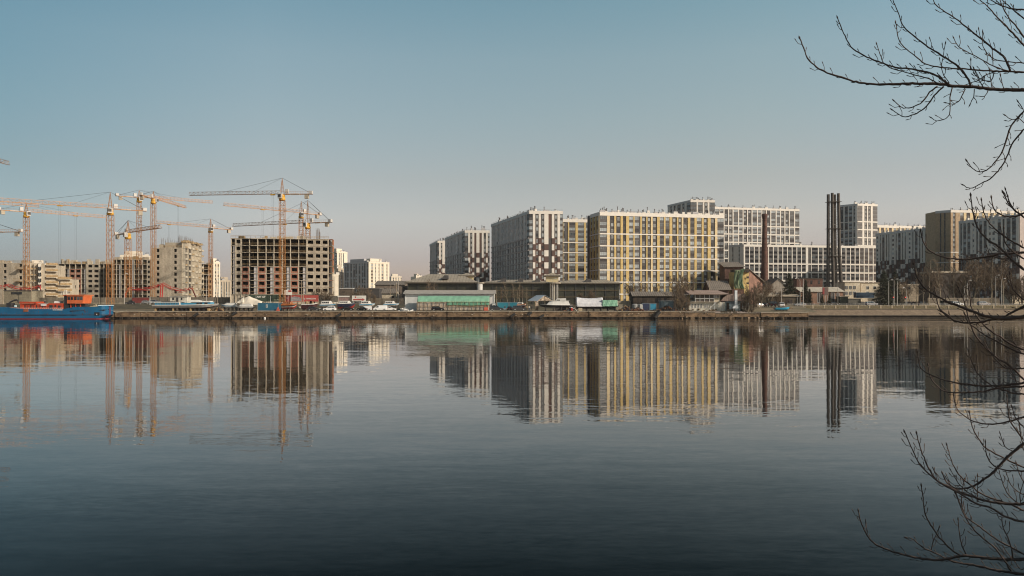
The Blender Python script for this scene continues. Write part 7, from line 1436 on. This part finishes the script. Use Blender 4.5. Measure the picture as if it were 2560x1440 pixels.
# ================================================================ the near tree whose bare branches reach in from the right
nb_m = M('near_branch_bark', (0.075, 0.050, 0.040), 0.85, var=0.25, scale=30)
SR = (1960, 0, 2.88); SM = (2200, 440, 4.0); S3 = (2240, 740, 4.234); S4 = (2120, 1020, 3.43)
BR = [(SR, 1.3, 4.6, (115,280),(150,370),(185,440),(290,515),(410,555),(520,590),(620,605),(760,607),(900,602),(1050,603),(1150,608),(1230,622),(1340,625),(1440,635),(1560,645),(1728,648)),
(SR,1.0,2.6,(388,135),(430,240),(480,335),(540,380),(620,420),(700,450),(800,485),(900,495),(985,510),(1090,540),(1150,580),(1190,615)),
(SR,.9,1.6,(670,325),(705,430),(740,475),(850,515),(985,550),(1050,570),(1120,610)),(SR,.9,2.4,(805,170),(820,260),(850,325),(940,400),(1020,460),(1150,488),(1300,497),(1500,512),(1620,515),(1728,520)),
(SR,.9,2.6,(785,0),(830,110),(865,195),(1000,310),(1110,385),(1200,440),(1270,495),(1330,575),(1345,630)),(SR,1.0,2.6,(1075,0),(1110,50),(1250,145),(1400,265),(1530,370),(1590,420),(1628,510)),
(SR,.8,1.7,(1225,280),(1260,340),(1360,395),(1480,460),(1540,490),(1620,512)),(SR,.8,1.6,(1430,240),(1435,340),(1500,415),(1580,440),(1728,455)),(SR,1.0,2.4,(1410,0),(1480,60),(1530,120),(1620,210),(1728,330)),
(SR,1.0,2.2,(1555,0),(1600,100),(1680,200),(1728,270)),(SR,1.0,2.0,(1490,0),(1560,40),(1650,65),(1728,70)),(SR,.9,1.8,(1570,0),(1650,70),(1728,135)),
(SR,.9,2.0,(797,730),(860,780),(940,765),(1000,730),(1050,665),(1105,620)),(SR,.9,2.0,(785,795),(850,837),(920,830),(1010,780),(1080,690),(1150,622)),(SR,.8,1.4,(1068,852),(1100,870),(1165,855),(1195,800),(1195,700),(1212,630)),
(SR,.8,1.3,(1175,742),(1220,750),(1270,715),(1305,640)),(SR,.9,1.2,(1343,745),(1365,700),(1370,640)),(SR,.7,1.2,(1400,692),(1445,695),(1470,650)),(SR,.9,1.4,(1310,610),(1400,575),(1460,535),(1530,515)),(SR,.8,1.4,(1350,495),(1380,545),(1430,575),(1490,585),(1510,530)),
(SR,.8,1.1,(1345,440),(1345,500)),(SR,.8,1.1,(1500,365),(1505,460)),(SR,.8,1.1,(1160,322),(1140,430),(1135,490),(1150,540),(1190,600)),(SR,.8,1.2,(1370,500),(1400,570),(1435,630)),(SR,.8,1.2,(1480,510),(1490,590),(1502,640)),(SR,.8,1.1,(1560,550),(1570,600),(1585,640)),
(SR,1.0,2.2,(1320,1165),(1360,1215),(1410,1240),(1480,1210),(1560,1110),(1600,1010),(1640,900),(1728,800)),(SR,1.0,2.0,(1297,1335),(1340,1355),(1420,1320),(1500,1275),(1590,1160),(1640,1040),(1728,930)),(SR,.8,1.2,(1690,740),(1728,800)),(SR,.8,1.2,(1600,835),(1640,860),(1690,850),(1728,800)),(SR,.8,1.2,(1690,850),(1728,885)),
(SM,1.3,3.0,(908,205),(925,340),(960,480),(1010,570),(1080,640),(1200,720),(1300,820),(1440,940)),(SM,1.1,2.2,(1016,250),(1040,370),(1100,480),(1200,570),(1300,640),(1440,720)),(SM,1.1,2.4,(1115,225),(1135,320),(1190,375),(1270,405),(1360,400),(1440,370)),(SM,1.2,2.6,(1235,175),(1280,270),(1350,350),(1440,415)),(SM,1.0,1.8,(1258,145),(1290,250),(1340,335)),
(SM,1.2,3.0,(408,555),(430,650),(480,735),(560,780),(650,815),(800,835),(950,825),(1100,800),(1250,775),(1440,765)),(SM,1.4,4.2,(338,890),(360,980),(400,1060),(480,1150),(600,1215),(680,1260),(800,1305),(930,1355),(1050,1400),(1180,1425),(1300,1425),(1440,1405)),
(SM,1.0,2.0,(1240,530),(1245,640),(1300,730),(1380,790),(1440,830)),(SM,.9,1.6,(1070,710),(1090,770),(1140,810),(1250,830),(1330,800)),(SM,1.0,2.0,(1298,990),(1310,1080),(1350,1160),(1440,1240)),(SM,1.5,3.6,(1180,1425),(1255,1400),(1350,1350),(1440,1305)),(SM,.9,1.8,(550,1130),(570,1250),(600,1330),(660,1380),(740,1440)),
(S3,1.8,2.6,(490,170),(560,230),(650,270),(760,285),(900,275),(1050,240),(1200,235)),(S3,1.1,2.8,(660,-85),(700,0),(740,130),(770,230),(790,300),(820,380),(880,470),(970,560),(1060,650),(1180,720),(1260,790),(1355,890)),(S3,1.0,2.6,(765,-130),(785,0),(800,130),(860,220),(920,300),(1000,370),(1100,430),(1200,500),(1355,570)),
(S3,1.0,2.4,(730,200),(760,280),(830,330),(910,395),(1030,460),(1150,525),(1260,580),(1355,615)),(S3,1.2,2.8,(228,600),(245,720),(290,790),(380,840),(520,890),(640,920),(780,940),(930,950),(1100,950),(1250,930),(1355,915)),(S3,1.1,2.6,(340,740),(365,860),(430,950),(520,1010),(620,1022),(780,1020),(920,1010),(1050,980),(1200,965),(1355,955)),
(S3,1.0,2.0,(770,590),(800,690),(860,810),(940,900),(1040,960),(1150,1000),(1250,1030),(1355,1040)),(S3,.9,1.9,(940,500),(1000,600),(1080,700),(1180,765),(1355,765)),(S3,1.0,2.2,(612,1060),(640,1190),(710,1260),(800,1315),(920,1350),(1050,1355),(1200,1325),(1355,1280)),(S3,.8,1.2,(1210,780),(1260,870),(1275,920)),
(S4,1.3,4.2,(90,890),(120,1000),(190,1130),(290,1195),(430,1245),(580,1280),(740,1303),(850,1295),(960,1268),(1080,1272),(1250,1292),(1509,1298)),(S4,1.2,3.8,(510,1115),(560,1130),(650,1200),(760,1250),(850,1295),(960,1330),(1100,1350),(1250,1385),(1400,1410),(1509,1425)),
(S4,1.1,2.2,(630,675),(645,800),(670,930),(740,1050),(820,1150),(900,1225),(960,1262)),(S4,.8,1.2,(780,1030),(735,1130),(715,1215)),(S4,.9,1.6,(945,965),(960,1100),(985,1200),(1015,1262)),
(S4,1.1,2.8,(490,215),(540,330),(590,440),(630,505),(700,570),(780,635),(860,680),(980,745),(1100,820),(1210,850),(1320,915),(1430,960),(1509,975)),(S4,1.2,3.4,(590,225),(620,340),(660,450),(710,550),(760,620),(850,670),(950,715),(1080,765),(1200,798),(1350,820),(1509,822)),
(S4,1.0,2.4,(850,325),(880,430),(930,540),(990,610),(1050,660),(1150,740),(1280,790),(1400,830),(1509,880)),(S4,.8,1.5,(885,540),(930,620),(985,690),(1070,750),(1180,800)),(S4,1.3,3.8,(815,570),(850,640),(920,685),(1000,690),(1080,665),(1160,615),(1240,555),(1330,460),(1400,390),(1470,335),(1509,305)),
(S4,1.1,2.2,(1042,45),(1065,160),(1110,250),(1180,340),(1290,405),(1400,460),(1509,510)),(S4,1.0,2.0,(1178,300),(1190,400),(1230,480),(1330,530),(1430,540),(1509,540)),(S4,1.1,2.4,(925,740),(960,830),(1000,920),(1070,1030),(1150,1110),(1250,1190),(1320,1280),(1400,1400)),
(S4,1.0,2.4,(1000,620),(975,740),(980,850),(1020,940),(1120,1010),(1250,1110),(1370,1180),(1509,1255)),(S4,.9,1.8,(1320,920),(1330,1020),(1370,1110),(1400,1200),(1415,1290)),(S4,.8,1.5,(1290,520),(1320,620),(1360,720),(1420,790),(1480,830)),(S4,.8,1.4,(1365,580),(1410,680),(1500,740)),(S4,.8,1.3,(1308,230),(1345,330),(1410,370)),
(S4,.8,1.2,(1110,590),(1110,760),(1105,810)),(S4,1.0,2.2,(1362,-90),(1370,0),(1390,110),(1450,200),(1509,280)),(S4,.9,1.8,(1408,0),(1440,90),(1509,170)),(S4,.8,1.4,(1470,160),(1490,290),(1509,370)),(S4,.8,1.4,(1445,480),(1480,590),(1509,640)),(S4,.8,1.3,(1500,650),(1475,740),(1480,820)),(S4,.8,1.3,(1340,1200),(1400,1290)),(S4,.8,1.2,(1440,1330),(1480,1390)),(S4,.8,1.2,(1290,1180),(1340,1250),(1380,1290))]
TX, TY = 5.7, 4.2
root = thing('bare_tree', (TX, TY, 4.4), 'bare near tree, out of frame, whose dark twiggy branches hang in from the right edge', 'tree')
mb = MB(); mb.path([(TX, TY, 4.2), (TX+.05, TY, 5.5), (TX, TY+.05, 7.5), (TX+.1, TY+.1, 9.5), (TX+.1, TY, 11.5)], [.2, .17, .15, .12, .08], nb_m, 12); mb.build('trunk', root, smooth=True)
rn = random.Random(5)
def dep(px, k): return 6.3-(px-1990)/570*.7+(.28 if k % 3 == 0 else -.22 if k % 3 == 1 else 0)
for k, br in enumerate(BR):
    (ox, oy, sc), r0, r1 = br[:3]; pts2 = [(ox+x/sc, oy+y/sc) for x, y in br[3:]]
    # smooth resampling (Catmull-Rom) with a little knobbliness
    P3 = []; n_ = len(pts2)
    off = rn.uniform(-.12, .12)
    for i in range(n_-1):
        p0_, p1_, p2_, p3_ = pts2[max(i-1, 0)], pts2[i], pts2[i+1], pts2[min(i+2, n_-1)]; L = math.hypot(p2_[0]-p1_[0], p2_[1]-p1_[1]); m_ = max(2, int(L/7))
        for j in range(m_):
            t = j/m_; q = [0.5*((2*p1_[a])+(-p0_[a]+p2_[a])*t+(2*p0_[a]-5*p1_[a]+4*p2_[a]-p3_[a])*t*t+(-p0_[a]+3*p1_[a]-3*p2_[a]+p3_[a])*t**3) for a in (0, 1)]; P3.append(q)
    P3.append(list(pts2[-1])); N = len(P3); V = []; Rd = []
    for i, (x, y) in enumerate(P3):
        d_ = dep(x, k)+off; jx, jy = (rn.gauss(0, .5), rn.gauss(0, .5)) if 0 < i < N-1 else (0, 0)
        V.append(Vector((W(x+jx, d_), d_, Z(y+jy, d_)))); f = i/(N-1); Rd.append((r0+(r1-r0)*f**.9)*0.98*rn.uniform(.9, 1.15)*d_/F)
    if P3[-1][0] > 2548:      # carry on out of the frame to the trunk
        e = V[-1]; tz = 6.6+(e.z-6.0)*.55; tgt = Vector((TX, TY, max(5.0, min(11.3, tz)))); m1_ = e.lerp(tgt, .35)+Vector((0, .25, 0)); m2_ = e.lerp(tgt, .7)+Vector((0, .15, 0))
        V += [m1_, m2_, tgt]; Rd += [Rd[-1]*1.5, Rd[-1]*2.2, Rd[-1]*3]
    mb = MB(); mb.path(V, Rd, nb_m, 6)
    # spur shoots with buds
    tipd = (V[0]-V[2]).normalized(); mb.path([V[0]-tipd*.002, V[0]+tipd*.012, V[0]+tipd*.03], [Rd[0], Rd[0]*2.0, Rd[0]*.3], nb_m, 5)
    i = 2; side = 1
    while i < N-1:
        c = V[i]; a = (V[max(i-1, 0)]-V[min(i+1, N-1)]).normalized(); L = rn.choice([.026, .032, .04, .055, .075])*(1 if r0 < 1.2 else .9); per = Vector((-a.z, 0, a.x))*side; per = (per+Vector((0, rn.uniform(-.6, .6), 0))).normalized(); b1 = c+(a*.55+per*.8)*L*.5; b2 = b1+(a*.7+per*.35+Vector((0, 0, .35)))*L*.6; rb = .0026
        mb.path([c, b1, b1.lerp(b2, .6), b2, b2+(b2-b1).normalized()*.012], [rb*1.1, rb*.75, rb*.8, rb*1.35, rb*.25], nb_m, 4)
        i += rn.choice([1, 2, 2, 3]); side = -side if rn.random() < .8 else side
    mb.build('branch', root, smooth=True, fix=False)
# ================================================================ air
hz = MB(); hz.box(-1500, 1500, -60, 1500, -4, 92, M('haze_air', (1, 1, 1), var=0)); ho = hz.build('haze'); tag(ho, kind='stuff')
m = MATS['haze_air']; n = m.node_tree; n.nodes.clear(); out = n.nodes.new('ShaderNodeOutputMaterial'); pv = n.nodes.new('ShaderNodeVolumePrincipled'); pv.inputs['Density'].default_value = 0.00007; pv.inputs['Color'].default_value = (0.86, 0.80, 0.76, 1); pv.inputs['Anisotropy'].default_value = 0.0; n.links.new(pv.outputs[0], out.inputs['Volume'])
